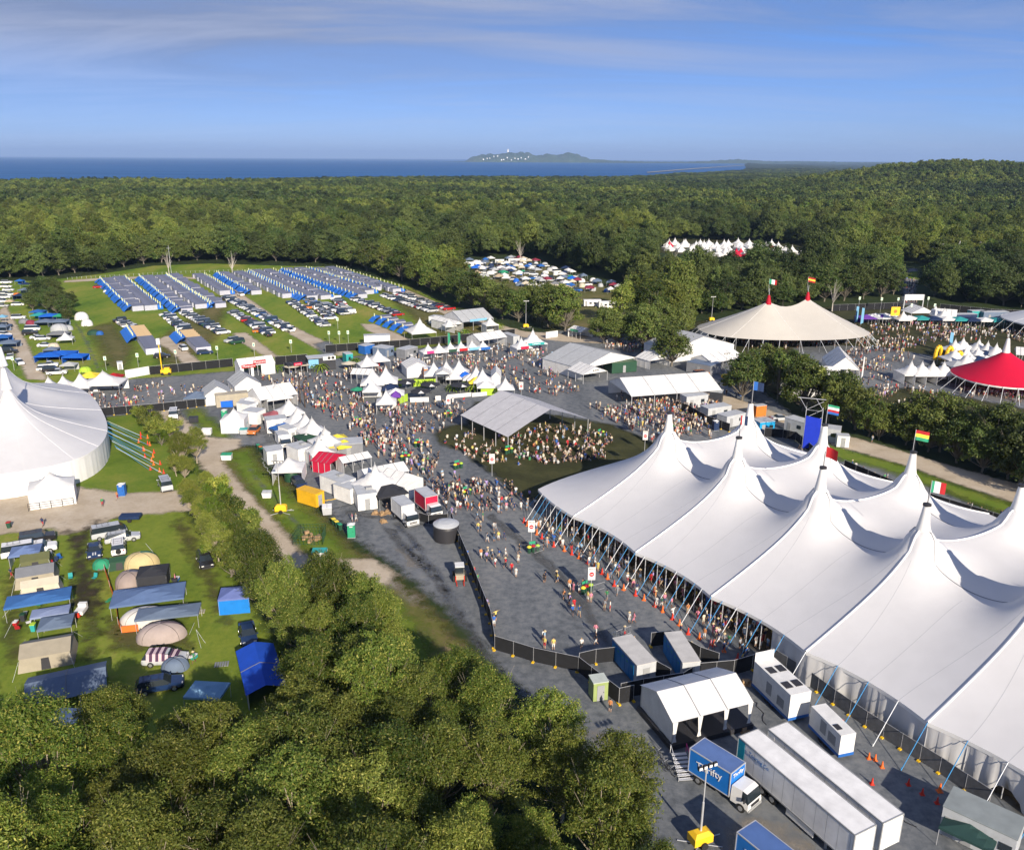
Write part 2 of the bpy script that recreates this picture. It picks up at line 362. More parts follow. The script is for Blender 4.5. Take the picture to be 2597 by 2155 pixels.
FIELD = [(-500, 712), (0, 712), (90, 712), (165, 705), (257, 694), (386, 674), (530, 668), (728, 674), (860, 676), (1045, 728), (1143, 776), (1228, 806), (1320, 838),
         (1450, 855), (1450, 900), (1000, 905), (580, 960), (400, 975), (100, 1000), (-500, 1010)]
sheet('parking_field', FIELD, 0.004, grass, 1.5, 3)
sheet('tent_lawn', [(-500, 985), (100, 1000), (260, 1040), (400, 1030), (470, 1060), (520, 1180), (560, 1250), (470, 1300), (-500, 1330)], 0.006, lush, 1.0)
sheet('campsite_lawn', [(-400, 1330), (-50, 1340), (140, 1330), (300, 1300), (470, 1285), (560, 1400), (640, 1520), (760, 1700), (900, 2200), (-300, 2200)], 0.008, grass2, .8)
YARD = [(60, 975), (250, 966), (400, 955), (580, 940), (700, 930), (800, 915), (1000, 888), (1200, 868), (1320, 848), (1430, 835), (1700, 850), (1850, 900), (1900, 960), (2000, 1035), (2100, 1105), (2300, 1200),
        (2597, 1335), (3000, 1500), (3200, 2700), (1900, 2700), (1700, 2250), (1560, 2050), (1420, 1900), (1300, 1760), (1190, 1630), (1110, 1540), (1020, 1465), (950, 1412), (879, 1365), (836, 1316), (782, 1266), (739, 1226),
        (675, 1183), (650, 1135), (600, 1122), (520, 1120), (430, 1040), (257, 1062), (100, 1010)]
sheet('gravel_yard', YARD, 0.012, gravel, 1.0, 2)
sheet('service_track', [(440, 1035), (470, 1030), (600, 1100), (690, 1090), (700, 1125), (560, 1140), (480, 1110)], 0.016, gravel, .7, 1)
sheet('grass_wedge', [(456, 1040), (518, 1030), (604, 1108), (571, 1116), (525, 1114), (475, 1070)], 0.020, lush, .6, 1)
sheet('road_verge', [(505, 1140), (560, 1142), (610, 1130), (652, 1132), (680, 1185), (742, 1226), (788, 1266), (842, 1316), (884, 1365), (950, 1412), (1030, 1468), (1110, 1540), (1200, 1640), (1310, 1770), (1330, 1830), (900, 1800), (760, 1480), (640, 1340), (545, 1200)], 0.014, verge, .8, 2)
sheet('green_strip', [(558, 1146), (605, 1136), (648, 1134), (678, 1190), (740, 1232), (784, 1272), (834, 1320), (876, 1368), (925, 1412), (900, 1425), (800, 1428), (748, 1402), (700, 1345), (618, 1250), (578, 1190)], 0.020, lush, .7, 1)
sheet('green_strip', [(800, 1440), (900, 1460), (965, 1468), (1010, 1500), (1070, 1560), (1130, 1640), (1100, 1700), (800, 1700), (780, 1560)], 0.020, lush, .7, 1)
sheet('dirt_road', [(405, 1035), (425, 1033), (450, 1058), (480, 1085), (520, 1112), (600, 1118), (596, 1135), (545, 1148), (560, 1185), (610, 1245), (660, 1300), (705, 1350), (742, 1400), (800, 1432), (890, 1425), (940, 1425), (985, 1455), (970, 1475), (900, 1462), (830, 1475), (760, 1490), (700, 1430), (640, 1330), (575, 1255), (535, 1200), (505, 1150), (470, 1110), (430, 1070)], 0.026, sand, .6, 3, grow=1.5)
sheet('dirt_road', [(-400, 1255), (0, 1262), (80, 1262), (190, 1240), (300, 1256), (465, 1249), (560, 1243), (580, 1275), (465, 1291), (300, 1304), (231, 1334), (171, 1350), (141, 1332), (0, 1349), (-400, 1370)], 0.024, sand, .6, 3, grow=1.5)
sheet('mud_track', [(160, 1330), (200, 1352), (235, 1322), (262, 1318), (240, 1345), (222, 1370), (228, 1420), (262, 1500), (235, 1560), (190, 1560), (190, 1480), (180, 1400), (168, 1360)], 0.028, mud, .5, 2, grow=.6)
sheet('service_road', [(1700, 950), (1790, 985), (1960, 1045), (2126, 1100), (2297, 1148), (2420, 1185), (2554, 1222), (2900, 1320), (2900, 1370), (2554, 1266), (2400, 1215), (2297, 1178), (2120, 1128), (1950, 1070), (1830, 1025), (1760, 1000), (1690, 970)], 0.022, sand, .8, 2, grow=1.0)
sheet('road_lawn', [(1960, 1065), (2120, 1126), (2297, 1176), (2400, 1214), (2554, 1268), (2900, 1372), (2900, 1430), (2597, 1330), (2400, 1255), (2200, 1185), (2120, 1170), (1990, 1110)], 0.018, lush, .8, 1)
sheet('festival_lawn', [(1720, 835), (1760, 815), (2104, 776), (2288, 768), (2593, 790), (3000, 820), (3000, 1260), (2597, 1190), (2300, 1120), (2150, 1060), (1960, 1000), (1830, 960), (1780, 900)], 0.010, dgrass, 1.5, 2)
sheet('festival_path', [(2000, 880), (2080, 872), (2240, 880), (2390, 905), (2340, 950), (2500, 990), (2700, 1030), (2700, 1060), (2450, 1010), (2300, 985), (2200, 1010), (2120, 990), (2040, 940)], 0.020, gravel, 1.2, 2)
sheet('pavilion_lawn', [(1091, 1103), (1125, 1077), (1173, 1073), (1190, 1030), (1200, 1018), (1260, 1010), (1350, 1040), (1560, 1075), (1690, 1130), (1730, 1180), (1640, 1225), (1450, 1245), (1400, 1275), (1330, 1270), (1300, 1257), (1250, 1214), (1164, 1146), (1108, 1128)], 0.020, dgrass, .8, 1.5)
sheet('worn_ground', [(950, 735), (1045, 732), (1143, 779), (1228, 806), (1320, 838), (1460, 850), (1480, 880), (1320, 880), (1200, 880), (1080, 890), (1100, 850), (1060, 830)], 0.010, worn, 1.2, 3)
sheet('worn_ground', [(390, 860), (560, 740), (600, 745), (560, 860), (480, 930), (380, 925)], 0.008, worn, 1.5, 5)
sheet('worn_ground', [(210, 830), (300, 810), (360, 880), (330, 950), (250, 930)], 0.008, worn, 1.5, 5)
for pl in ([(402, 862), (420, 853), (446, 853), (462, 880), (507, 922), (470, 924), (432, 885), (400, 870)], [(596, 845), (622, 844), (703, 904), (680, 906), (604, 862)],
           [(548, 716), (565, 716), (620, 752), (690, 800), (770, 842), (850, 880), (890, 893), (862, 902), (800, 882), (730, 842), (640, 790), (552, 722)],
           [(0, 786), (14, 778), (40, 825), (62, 862), (84, 912), (118, 962), (74, 962), (46, 905), (20, 845), (0, 805)],
           [(918, 822), (948, 822), (1050, 866), (1020, 874), (934, 838)], [(165, 716), (165, 712), (257, 705), (400, 700), (560, 706), (560, 710), (400, 704)],
           [(1010, 733), (1030, 735), (1160, 790), (1240, 817), (1330, 841), (1430, 848), (1560, 860), (1560, 872), (1430, 866), (1330, 855), (1230, 830), (1130, 797), (1020, 747)]):
    sheet('dirt_track', pl, 0.016, sand, .9, 2, grow=.9)
for pl in ([(192, 815), (205, 830), (228, 868), (248, 915), (256, 950), (246, 950), (236, 915), (214, 872), (188, 822)], [(630, 1175), (655, 1205), (700, 1260), (760, 1320), (800, 1372), (860, 1440), (850, 1442), (790, 1385), (745, 1330), (690, 1270), (640, 1212), (622, 1178)]):
    sheet('drain_strip', pl, 0.030, gravel, .5, .6)
sheet('puddle_patch', [(790, 872), (830, 862), (870, 880), (860, 898), (810, 900)], 0.018, gravel, .8, 1)
sheet('wood_path', [(2278, 775), (2285, 735), (2290, 700), (2300, 680), (2330, 680), (2335, 700), (2325, 740), (2330, 775)], 0.014, gravel, 1.5, 2)
sheet('wood_lawn', [(2290, 705), (2300, 688), (2335, 688), (2338, 712)], 0.018, lush, 1.5, 1)
sheet('second_campground', [(1140, 668), (1330, 655), (1430, 688), (1560, 728), (1600, 750), (1580, 800), (1520, 850), (1400, 850), (1300, 790), (1180, 720)], 0.006, worn, 2, 3)
sheet('teepee_ground', [(1660, 640), (1690, 605), (1900, 610), (2070, 622), (2090, 660), (1900, 660)], 0.006, dgrass, 2, 3)
tyre = ground_mat('tyre_wear', [(0.35, (0.075, 0.08, 0.088)), (0.55, (0.11, 0.115, 0.12)), (0.75, (0.2, 0.19, 0.17))], 0.5, soft=1.0, amp=.55)
dusty = ground_mat('dusty_wear', [(0.35, (0.22, 0.20, 0.17)), (0.55, (0.28, 0.25, 0.21)), (0.75, (0.36, 0.32, 0.27))], 0.4, soft=2.5, amp=1.2)
for pl in ([(960, 1330), (1000, 1340), (1100, 1440), (1200, 1590), (1290, 1740), (1270, 1740), (1180, 1600), (1080, 1460), (980, 1360)], [(1010, 1310), (1060, 1370), (1140, 1480), (1240, 1650), (1225, 1650), (1120, 1490), (1040, 1380), (990, 1330)], [(1330, 1780), (1480, 1900), (1640, 2080), (1760, 2240), (1730, 2240), (1610, 2090), (1450, 1910), (1310, 1790)], [(1250, 1300), (1400, 1420), (1500, 1540), (1560, 1650), (1540, 1650), (1470, 1545), (1370, 1430), (1230, 1310)], [(870, 1290), (960, 1300), (1100, 1330), (1100, 1340), (960, 1315), (870, 1305)], [(1960, 1920), (2080, 1960), (2250, 2100), (2240, 2130), (2060, 1980)]):
    sheet('tyre_track', pl, 0.020, tyre, .5, .8)
for pl in ([(930, 1420), (1000, 1450), (1090, 1540), (1060, 1550), (960, 1480)], [(1440, 1780), (1520, 1840), (1600, 1950), (1570, 1960), (1480, 1860)], [(1800, 2080), (1960, 2060), (2100, 2180), (1900, 2220)], [(1000, 1390), (1060, 1400), (1080, 1450), (1030, 1440)]):
    sheet('dusty_patch', pl, 0.016, dusty, .5, 1.5)
wornm = ground_mat('worn_tracks', [(0.3, (0.05, 0.045, 0.022)), (0.5, (0.085, 0.085, 0.028)), (0.72, (0.15, 0.13, 0.05))], 0.35, soft=2.5, amp=1.0)
for pl in ([(180, 1470), (240, 1460), (275, 1540), (262, 1640), (215, 1700), (190, 1690), (200, 1600), (180, 1540)], [(0, 1460), (60, 1440), (70, 1640), (40, 1700), (0, 1690)], [(420, 1320), (470, 1310), (540, 1420), (600, 1560), (570, 1620), (500, 1480)], [(250, 1560), (480, 1560), (500, 1650), (260, 1660)]):
    sheet('worn_patch', pl, 0.022, wornm, .6, 2)
# ================================================================ trees
def leaf_mat(name, c0, c1, tip, tr=0.28):
    m = bpy.data.materials.new(name); m.use_nodes = True; t = m.node_tree; b = t.nodes['Principled BSDF']
    b.inputs['Roughness'].default_value = 0.55; b.inputs['Specular IOR Level'].default_value = 0.25
    oi = N(t, 'ShaderNodeObjectInfo'); ge = N(t, 'ShaderNodeNewGeometry')
    a = mixc(t, oi.outputs['Random'], c0, c1)
    a = mixc(t, math_n(t, 'POWER', ge.outputs['Random Per Island'], 5.0), a, tip)
    br = math_n(t, 'MULTIPLY_ADD', math_n(t, 'FRACT', math_n(t, 'MULTIPLY', oi.outputs['Random'], 17.3)), 0.95, 0.52)
    cb = N(t, 'ShaderNodeCombineXYZ'); [L(t, br, cb.inputs[i]) for i in range(3)]
    a = mixc(t, 1.0, a, cb.outputs[0], 'MULTIPLY')
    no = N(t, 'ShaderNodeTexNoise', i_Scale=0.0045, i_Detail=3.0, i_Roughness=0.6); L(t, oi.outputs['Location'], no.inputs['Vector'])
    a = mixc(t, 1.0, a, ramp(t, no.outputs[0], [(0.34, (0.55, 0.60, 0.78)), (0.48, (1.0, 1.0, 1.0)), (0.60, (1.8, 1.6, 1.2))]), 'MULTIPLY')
    L(t, a, b.inputs['Base Color'])
    trn = N(t, 'ShaderNodeBsdfTranslucent'); L(t, mixc(t, 1.0, a, (1.25, 1.3, 0.6), 'MULTIPLY'), trn.inputs[0])
    mx = N(t, 'ShaderNodeMixShader', i_0=tr); L(t, b.outputs[0], mx.inputs[1]); L(t, trn.outputs[0], mx.inputs[2])
    L(t, mx.outputs[0], t.nodes['Material Output'].inputs[0]); return m
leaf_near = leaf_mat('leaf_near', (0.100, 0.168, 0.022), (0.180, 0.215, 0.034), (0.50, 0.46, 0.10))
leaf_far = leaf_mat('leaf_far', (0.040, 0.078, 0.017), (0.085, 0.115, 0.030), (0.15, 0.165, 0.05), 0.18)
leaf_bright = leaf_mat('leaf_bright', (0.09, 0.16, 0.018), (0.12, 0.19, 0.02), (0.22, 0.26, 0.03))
bark = mat('pale_bark', (0.17, 0.15, 0.12), 0.9, 0.35, 3.0); bark_n = mat('cream_bark', (0.34, 0.29, 0.22), 0.9, 0.35, 3.0)
def leaves(cl, n, size, rng, asp=0.5, jit=0.65, low=-0.35):
    """leaf quads scattered through the shell of each leaf cluster (centre, horizontal radius, vertical radius)"""
    w = np.array([c[1]**2 for c in cl]); w = w/w.sum(); V = []
    for (c, rh, rv), ww in zip(cl, w):
        k = max(6, int(n*ww)); d = rng.normal(size=(k*2, 3)); d /= np.linalg.norm(d, axis=1)[:, None]
        d = d[d[:, 2] > low][:k]; k = len(d)
        rad = rng.uniform(0.35, 1.25, k)**0.7
        ph = rng.uniform(0, 6.28, 4); rad = rad*(1+.30*np.sin(4.2*d[:, 0]+ph[0])*np.sin(3.7*d[:, 1]+ph[1])+.16*np.sin(9*d[:, 2]+7*d[:, 0]+ph[2]))*np.where(rng.random(k) < .07, rng.uniform(1.1, 1.5, k), 1)
        tl = rng.normal(size=3)*.35; P = np.array(c)+d*np.array([rh, rh, rv])*rad[:, None]; P[:, 2] += (d[:, 0]*tl[0]+d[:, 1]*tl[1])*rh
        nn = d*np.array([1, 1, 1.25])+rng.normal(size=(k, 3))*jit; nn /= np.linalg.norm(nn, axis=1)[:, None]
        a = np.cross(nn, rng.normal(size=(k, 3))); a /= np.linalg.norm(a, axis=1)[:, None]; b = np.cross(nn, a)
        s = size*rng.uniform(0.6, 1.35, k)[:, None]; a = a*s*0.5; b = b*s*asp*0.5
        V.append(np.stack([P-a-b*.5, P+a*.1-b, P+a+b*.3, P-a*.1+b], 1).reshape(-1, 3))
    V = np.concatenate(V); F = np.arange(len(V)).reshape(-1, 4); return V, F
def tree_meshes(seed, R, H, base, ncl, nleaf, size, crv=1.0, flat=0.75, m=None, bark_m=None, asp=0.5, jit=0.65):
    rng = np.random.default_rng(seed); cl = []
    tops = []
    for i in range(ncl):
        for _ in range(30):
            a = rng.uniform(0, 2*math.pi); rr = R*math.sqrt(rng.uniform(0, 1))*0.86
            zz = base+(H-base)*(0.22+0.60*(1-(rr/R)**2)*crv+rng.uniform(-.26, .18))
            c = np.array([rr*math.cos(a), rr*math.sin(a), zz])
            if all(np.linalg.norm(c-o[0]) > R*0.30 for o in cl): break
        rh = R*rng.uniform(0.20, 0.40); cl.append((c, rh, rh*flat))
    V, F = leaves(cl, nleaf, size, rng, asp, jit)
    crown = np_mesh('crown', V, F, m or leaf_near)
    mb = MB(); fork = Vector((rng.uniform(-.3, .3), rng.uniform(-.3, .3), base*0.62))
    mb.tube((0, 0, -0.2), fork, R*0.065, R*0.05, 7)
    for q_ in range(7):
        a_ = rng.uniform(0, 6.28); s_ = Vector((math.cos(a_)*R*.5, math.sin(a_)*R*.5, base+(H-base)*.45)); e_ = s_+Vector((math.cos(a_)*R*.42, math.sin(a_)*R*.42, (H-base)*rng.uniform(.1, .45))); mb.tube(fork, s_, R*.014, R*.009, 4, cap=False); mb.tube(s_, e_, R*.009, R*.003, 3, cap=False); mb.tube(s_.lerp(e_, .5), e_+Vector((rng.uniform(-.8, .8), rng.uniform(-.8, .8), .5)), R*.005, R*.002, 3, cap=False)
    for c, rh, rv in cl:
        e = Vector(c)-Vector((0, 0, rv*0.3)); mid = fork.lerp(e, 0.5)+Vector((rng.uniform(-.1, .1)*R, rng.uniform(-.1, .1)*R, -0.04*R))
        mb.tube(fork, mid, R*0.034, R*0.022, 5, cap=False); mb.tube(mid, e, R*0.022, R*0.008, 4, cap=False)
    return crown, mb.mesh('trunk', bark_m or bark)
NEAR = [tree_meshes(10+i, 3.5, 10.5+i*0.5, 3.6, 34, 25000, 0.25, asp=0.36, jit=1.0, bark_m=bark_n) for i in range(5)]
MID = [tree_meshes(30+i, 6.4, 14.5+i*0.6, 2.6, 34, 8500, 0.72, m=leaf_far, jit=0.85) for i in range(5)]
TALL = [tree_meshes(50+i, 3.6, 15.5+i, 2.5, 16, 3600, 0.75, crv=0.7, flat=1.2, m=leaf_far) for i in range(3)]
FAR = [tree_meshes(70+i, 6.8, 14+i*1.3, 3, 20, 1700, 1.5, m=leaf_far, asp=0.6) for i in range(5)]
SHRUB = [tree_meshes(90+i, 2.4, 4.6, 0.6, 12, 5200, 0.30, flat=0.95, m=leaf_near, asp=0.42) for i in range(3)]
def tree(pool, x, y, s, label, group, z=0.0, name='eucalyptus_tree', sz=None, cat='tree'):
    cr, tk = pool[random.randrange(len(pool))]
    r = thing(name, label, cat, (x, y, z), random.uniform(0, 6.28), group)
    r.scale = (s, s, sz or s*random.uniform(.92, 1.08))
    c = link_mesh('crown', cr, r); link_mesh('trunk', tk, r)
    return r, c
def poisson(poly, dmin, zone=None, tries=4000, seed=1):
    rng = np.random.default_rng(seed); A = np.array(poly); lo, hi = A.min(0), A.max(0); pts = []
    C = rng.uniform(lo, hi, (tries, 2)); C = C[inpoly(C, poly)]
    for p in C:
        if not pts or np.min(np.hypot(*(np.array(pts)-p).T)) > dmin: pts.append(p)
    return pts
ZT = 8.5
BF = [(-220, 1800), (0, 1812), (56, 1815), (107, 1868), (130, 1860), (200, 1795), (240, 1770), (300, 1750), (350, 1765), (420, 1752), (455, 1757), (480, 1815), (574, 1858), (606, 1850), (650, 1845), (715, 1830), (760, 1800),
      (790, 1790), (850, 1750), (880, 1735), (930, 1740), (960, 1660), (1010, 1650), (1040, 1720), (1090, 1690), (1150, 1645), (1215, 1645), (1225, 1720), (1300, 1735), (1375, 1760), (1420, 1830), (1450, 1900), (1490, 1870), (1560, 1920), (1610, 1925), (1615, 2000), (1680, 2060), (1700, 2155),
      (1690, 2420), (-260, 2420)]
GRP_F = 'trees of the gum forest along the bottom of the view'
def near_ref(p):
    """which findable thing a spot lies by, for labels"""
    a, b = px_of((p[0], p[1], 8.0)); return a, b
LBL_W = ['olive-green', 'yellow-tipped', 'bushy', 'loose-crowned', 'dense dark', 'light green']
def cell(a, b):
    cx_ = ['far left', 'left', 'centre-left', 'middle', 'centre-right', 'right'][min(5, max(0, int(a/290)))]
    ry = 'top row' if b < 1800 else 'second row' if b < 1930 else 'third row' if b < 2060 else 'bottom row'
    return cx_, ry
near_trees = []
pts = poisson(wpoly(BF, ZT), 4.1, seed=3)
pts = sorted(pts, key=lambda p: (-p[1]//6, p[0]))
ORD = ['first', 'second', 'third', 'fourth', 'fifth', 'sixth', 'seventh', 'eighth', 'ninth', 'tenth', 'eleventh', 'twelfth', 'thirteenth', 'fourteenth', 'fifteenth', 'sixteenth', 'seventeenth', 'eighteenth', 'nineteenth', 'twentieth',
       'twenty-first', 'twenty-second', 'twenty-third', 'twenty-fourth', 'twenty-fifth', 'twenty-sixth', 'twenty-seventh', 'twenty-eighth', 'twenty-ninth', 'thirtieth']
def nth(i): return ORD[i] if i < len(ORD) else '%dth' % (i+1)
rowc = {}
for p in pts:
    k = int(-p[1]//6); rowc[k] = rowc.get(k, -1)+1
rows_sorted = sorted(rowc); rowc = {}
for p in pts:
    k = int(-p[1]//6); i = rowc.get(k, 0); rowc[k] = i+1
    ri = rows_sorted.index(k)
    tree(NEAR, p[0], p[1], random.choice([.66, .74, .82, .9, .98, 1.08])*random.uniform(.96, 1.05), 'gum tree of the bottom forest, %s rank from its top, %s from left' % (nth(ri), nth(i)), GRP_F)
    near_trees.append(p)
# the tree belt that climbs from the bottom forest up between campsite and dirt road
ST = [(600, 1400), (640, 1395), (655, 1410), (670, 1455), (720, 1460), (770, 1485), (820, 1475), (880, 1470), (920, 1500), (930, 1550), (975, 1590), (1010, 1620), (950, 1660),
      (1000, 1700), (900, 1740), (800, 1760), (740, 1740), (765, 1640), (735, 1560), (700, 1500), (640, 1440)]
pts = poisson(wpoly(ST, 5.5), 3.5, seed=5); pts = sorted(pts, key=lambda p: -p[1])
for i, p in enumerate(pts):
    small = p[1] > 105
    if small: tree(NEAR if i % 3 else SHRUB, p[0], p[1], random.uniform(0.42, 0.58) if i % 3 else random.uniform(.9, 1.2), '%s tree, %s from the top of the belt by the dirt road' % (random.choice(['bushy', 'rounded']), nth(i)), 'trees of the belt beside the dirt road')
    else: tree(NEAR, p[0], p[1], random.uniform(0.66, 0.90), '%s gum tree, %s from the top of the belt by the dirt road' % (random.choice(['tall', 'leafy']), nth(i)), 'trees of the belt beside the dirt road')
HG = [(478, 1228), (525, 1216), (568, 1245), (632, 1305), (650, 1350), (635, 1400), (600, 1430), (560, 1412), (525, 1350), (478, 1280)]
pts = sorted(poisson(wpoly(HG, 3.5), 2.7, seed=6), key=lambda p: -p[1])
for i, p in enumerate(pts):
    b_ = i % 7 == 3; r_, c_ = tree(SHRUB if i % 2 else NEAR, p[0], p[1], random.uniform(.85, 1.15) if i % 2 else random.uniform(.42, .56), '%s bush of the dense hedge by the dirt road, %s from its top' % ('bright' if b_ else 'rounded', nth(i)), 'bushes of the hedge by the dirt road', name='bush', cat='bush')
    if b_: c_.data = c_.data.copy(); c_.data.materials[0] = leaf_bright
# bushes between the big white tent and the dirt road
BL = [('small round bush', 'nearest the black fence'), ('round bush', 'behind the two smaller ones'), ('wide bush', 'in the middle'), ('bright green bush', 'lowest and brightest'), ('dark bush', 'touching the dirt road bend'), ('tall dark tree', 'with bare pale twigs'), ('tall dark tree', 'leaning over the road'), ('bushy tree', 'right of the white van on the lawn'), ('low tree', 'under the tall dark ones')]
for (x, y, s, pool), (lb, w) in zip([(356, 1068, .8, SHRUB), (380, 1086, 1.0, SHRUB), (392, 1108, .95, SHRUB), (410, 1130, .7, SHRUB), (434, 1112, 1.0, SHRUB), (462, 1185, .62, NEAR), (500, 1175, .6, NEAR), (472, 1222, .5, NEAR), (448, 1208, .42, NEAR)], BL):
    p = G(x, y); r, c = tree(pool, p.x, p.y, s, '%s by the white big top, %s' % (lb, w), 'bushes between the white big top and the dirt road', name='bush', cat='bush')
    if 'bright' in lb:
        c.data = c.data.copy(); c.data.materials[0] = leaf_bright
# single trees across the middle distance
def trees_at(lst, crop, labelf, group, pool=None):
    for i, (x, y, s) in enumerate(lst):
        p = q(crop, x, y); tree(pool or MID, p.x, p.y, s, labelf(i, len(lst)), group)
trees_at([(185, 490, .98), (30, 455, .8), (530, 600, .72), (645, 612, .70), (790, 560, .78), (880, 650, .78), (905, 640, .7), (1020, 560, .78), (1130, 800, .80), (1210, 560, .68), (700, 430, .85), (960, 450, .95), (1230, 480, .62)], 'W',
         lambda i, n: 'spreading shade tree, %s of those over the crowd by the camp entrance' % nth(i), 'shade trees over the crowd by the camp entrance')
trees_at([(430, 385, .80), (560, 330, .72), (640, 380, .86), (720, 350, .66), (790, 450, .80), (870, 470, .78), (940, 520, .70), (1010, 500, .72), (1100, 560, .62), (1180, 600, .55)], 'F',
         lambda i, n: 'tall tree in the strip behind the screen tower, %s from the left' % nth(i), 'trees between the service road and the right arena', TALL+MID)
trees_at([(1240, 620, .42), (1310, 600, .5), (1400, 650, .5), (1450, 640, .66), (1530, 690, .5), (1600, 690, .70), (1700, 755, .6), (1780, 740, .72), (1850, 810, .55), (1920, 800, .72), (2000, 850, .62), (2070, 880, .74), (2150, 890, .66), (2220, 960, .7), (2180, 790, .8), (2260, 850, .8)], 'F',
         lambda i, n: 'dense tree beside the tan service road, %s from the left' % nth(i), 'trees between the service road and the right arena')
trees_at([(195, 1020, .52), (240, 990, .6), (290, 1030, .6), (340, 1045, .55), (390, 1060, .5), (420, 1010, .42), (330, 960, .6), (270, 940, .55), (400, 1085, .3)], 'A',
         lambda i, n: 'tree of the clump left of the parking field, %s from left' % nth(i), 'tree clump between the left camp and the parking field')
# forest edge trees seen one by one
edge = [(-20, 712), (25, 708), (70, 706), (110, 708), (150, 704), (190, 698), (225, 693), (270, 688), (315, 683), (365, 676), (410, 672), (455, 668), (500, 666), (550, 664), (600, 665), (650, 667), (700, 669), (750, 671), (800, 671), (850, 672),
        (890, 682), (930, 694), (975, 706), (1020, 718), (1060, 730), (1095, 746), (1130, 760), (1165, 776), (1200, 790), (1235, 803), (1275, 815), (1315, 822), (1350, 815), (1390, 808)]
for i, (x, y) in enumerate(edge):
    p = G(x, y-6); tree(MID, p.x, p.y, random.uniform(.75, 1.0), 'forest-edge tree, %s from the left round the parking field' % nth(i), 'trees on the forest edge round the parking field')
edge2 = [(1600, 790), (1640, 800), (1690, 806), (1735, 808), (1780, 800), (1830, 795), (1880, 790), (1930, 784), (1985, 780), (2040, 775), (2090, 770), (2140, 768), (2190, 764), (2235, 760), (2265, 752), (2370, 755), (2410, 762), (2455, 768), (2500, 774), (2545, 780), (2590, 786), (2640, 792)]
for i, (x, y) in enumerate(edge2):
    p = G(x, y-5); tree(MID if i % 4 else TALL, p.x, p.y, random.uniform(.8, 1.05), 'forest-edge tree behind the two-peaked tent, %s from the left' % nth(i), 'trees on the forest edge behind the right arena')
def source_collection(name, meshes, spots, label):
    c = bpy.data.collections.new(name)
    for i, (me, s) in enumerate(zip(meshes, spots)):
        p = G(*s); r = thing('eucalyptus_tree', label % nth(i), 'tree', (p.x, p.y, float(terrain_z(p.x, p.y))), i*1.1, 'broad trees standing inside the forest')
        cr = link_mesh('crown', me[0], r); link_mesh('trunk', me[1], r); c.objects.link(cr)
    return c
def forest(name, coll, P, S, SZ=None):
    SZ = S if SZ is None else SZ
    me = bpy.data.meshes.new(name); me.from_pydata([tuple(p) for p in P], [], [])
    for nm, dat in (('scl', S), ('scz', SZ), ('rotz', RNG.uniform(0, 6.28, len(P)))):
        a = me.attributes.new(nm, 'FLOAT', 'POINT'); a.data.foreach_set('value', np.asarray(dat, dtype=np.float32))
    a = me.attributes.new('pick', 'INT', 'POINT'); a.data.foreach_set('value', RNG.integers(0, len(coll.objects), len(P)).astype(np.int32))
    o = link_mesh(name, me); g = bpy.data.node_groups.new(name, 'GeometryNodeTree')
    g.interface.new_socket('Geometry', in_out='INPUT', socket_type='NodeSocketGeometry'); g.interface.new_socket('Geometry', in_out='OUTPUT', socket_type='NodeSocketGeometry')
    gi = g.nodes.new('NodeGroupInput'); go = g.nodes.new('NodeGroupOutput'); ci = g.nodes.new('GeometryNodeCollectionInfo')
    ci.inputs[0].default_value = coll; ci.inputs[1].default_value = True; ci.inputs[2].default_value = True
    ip = g.nodes.new('GeometryNodeInstanceOnPoints'); ip.inputs['Pick Instance'].default_value = True
    def att(n, t):
        x = g.nodes.new('GeometryNodeInputNamedAttribute'); x.data_type = t; x.inputs[0].default_value = n; return [s for s in x.outputs if s.enabled and s.name == 'Attribute'][0]
    g.links.new(gi.outputs[0], ip.inputs['Points']); g.links.new(ci.outputs[0], ip.inputs['Instance'])
    g.links.new(att('pick', 'INT'), ip.inputs['Instance Index'])
    cx_ = g.nodes.new('ShaderNodeCombineXYZ'); g.links.new(att('rotz', 'FLOAT'), cx_.inputs[2]); g.links.new(cx_.outputs[0], ip.inputs['Rotation'])
    c2_ = g.nodes.new('ShaderNodeCombineXYZ'); sa = att('scl', 'FLOAT'); g.links.new(sa, c2_.inputs[0]); g.links.new(sa, c2_.inputs[1]); g.links.new(att('scz', 'FLOAT'), c2_.inputs[2]); g.links.new(c2_.outputs[0], ip.inputs['Scale']); g.links.new(ip.outputs[0], go.inputs[0])
    md = o.modifiers.new('trees', 'NODES'); md.node_group = g; tag(o, kind='stuff'); return o
OPEN = [FIELD, YARD, [(1140, 668), (1330, 652), (1430, 685), (1560, 722), (1605, 745), (1600, 800), (1560, 850), (1400, 850), (1330, 838), (1228, 790)], [(1660, 700), (1695, 610), (1900, 614), (2065, 627), (2085, 690), (1900, 705)],
        [(2262, 790), (2272, 735), (2285, 690), (2300, 672), (2335, 672), (2345, 700), (2345, 745), (2345, 790)], [(1720, 835), (1760, 815), (2104, 776), (2288, 768), (2593, 790), (3200, 820), (3200, 1400), (1780, 960)]]
OPENW = [wpoly(p) for p in OPEN]
def clear_of(P, buf):
    ok = np.ones(len(P), bool)
    for w in OPENW:
        ok &= ~(inpoly(P, w) | (edist(P, w) < buf))
    return ok
def scatter(r0, r1, sp, amax=0.66):
    out = []
    ny = int((r1-r0)/sp)
    for j in range(ny):
        y = r0+j*sp; w = y*amax+40; xs = np.arange(-w, w, sp); out.append(np.c_[xs+RNG.uniform(-.38, .38, len(xs))*sp, y+RNG.uniform(-.38, .38, len(xs))*sp])
    P = np.concatenate(out); r = np.hypot(P[:, 0], P[:, 1]); az = np.arctan2(P[:, 0], P[:, 1])
    P = P[r < coast(az)-25]; return P
P1 = scatter(300, 820, 9.6); P1 = P1[clear_of(P1, 5.0)]
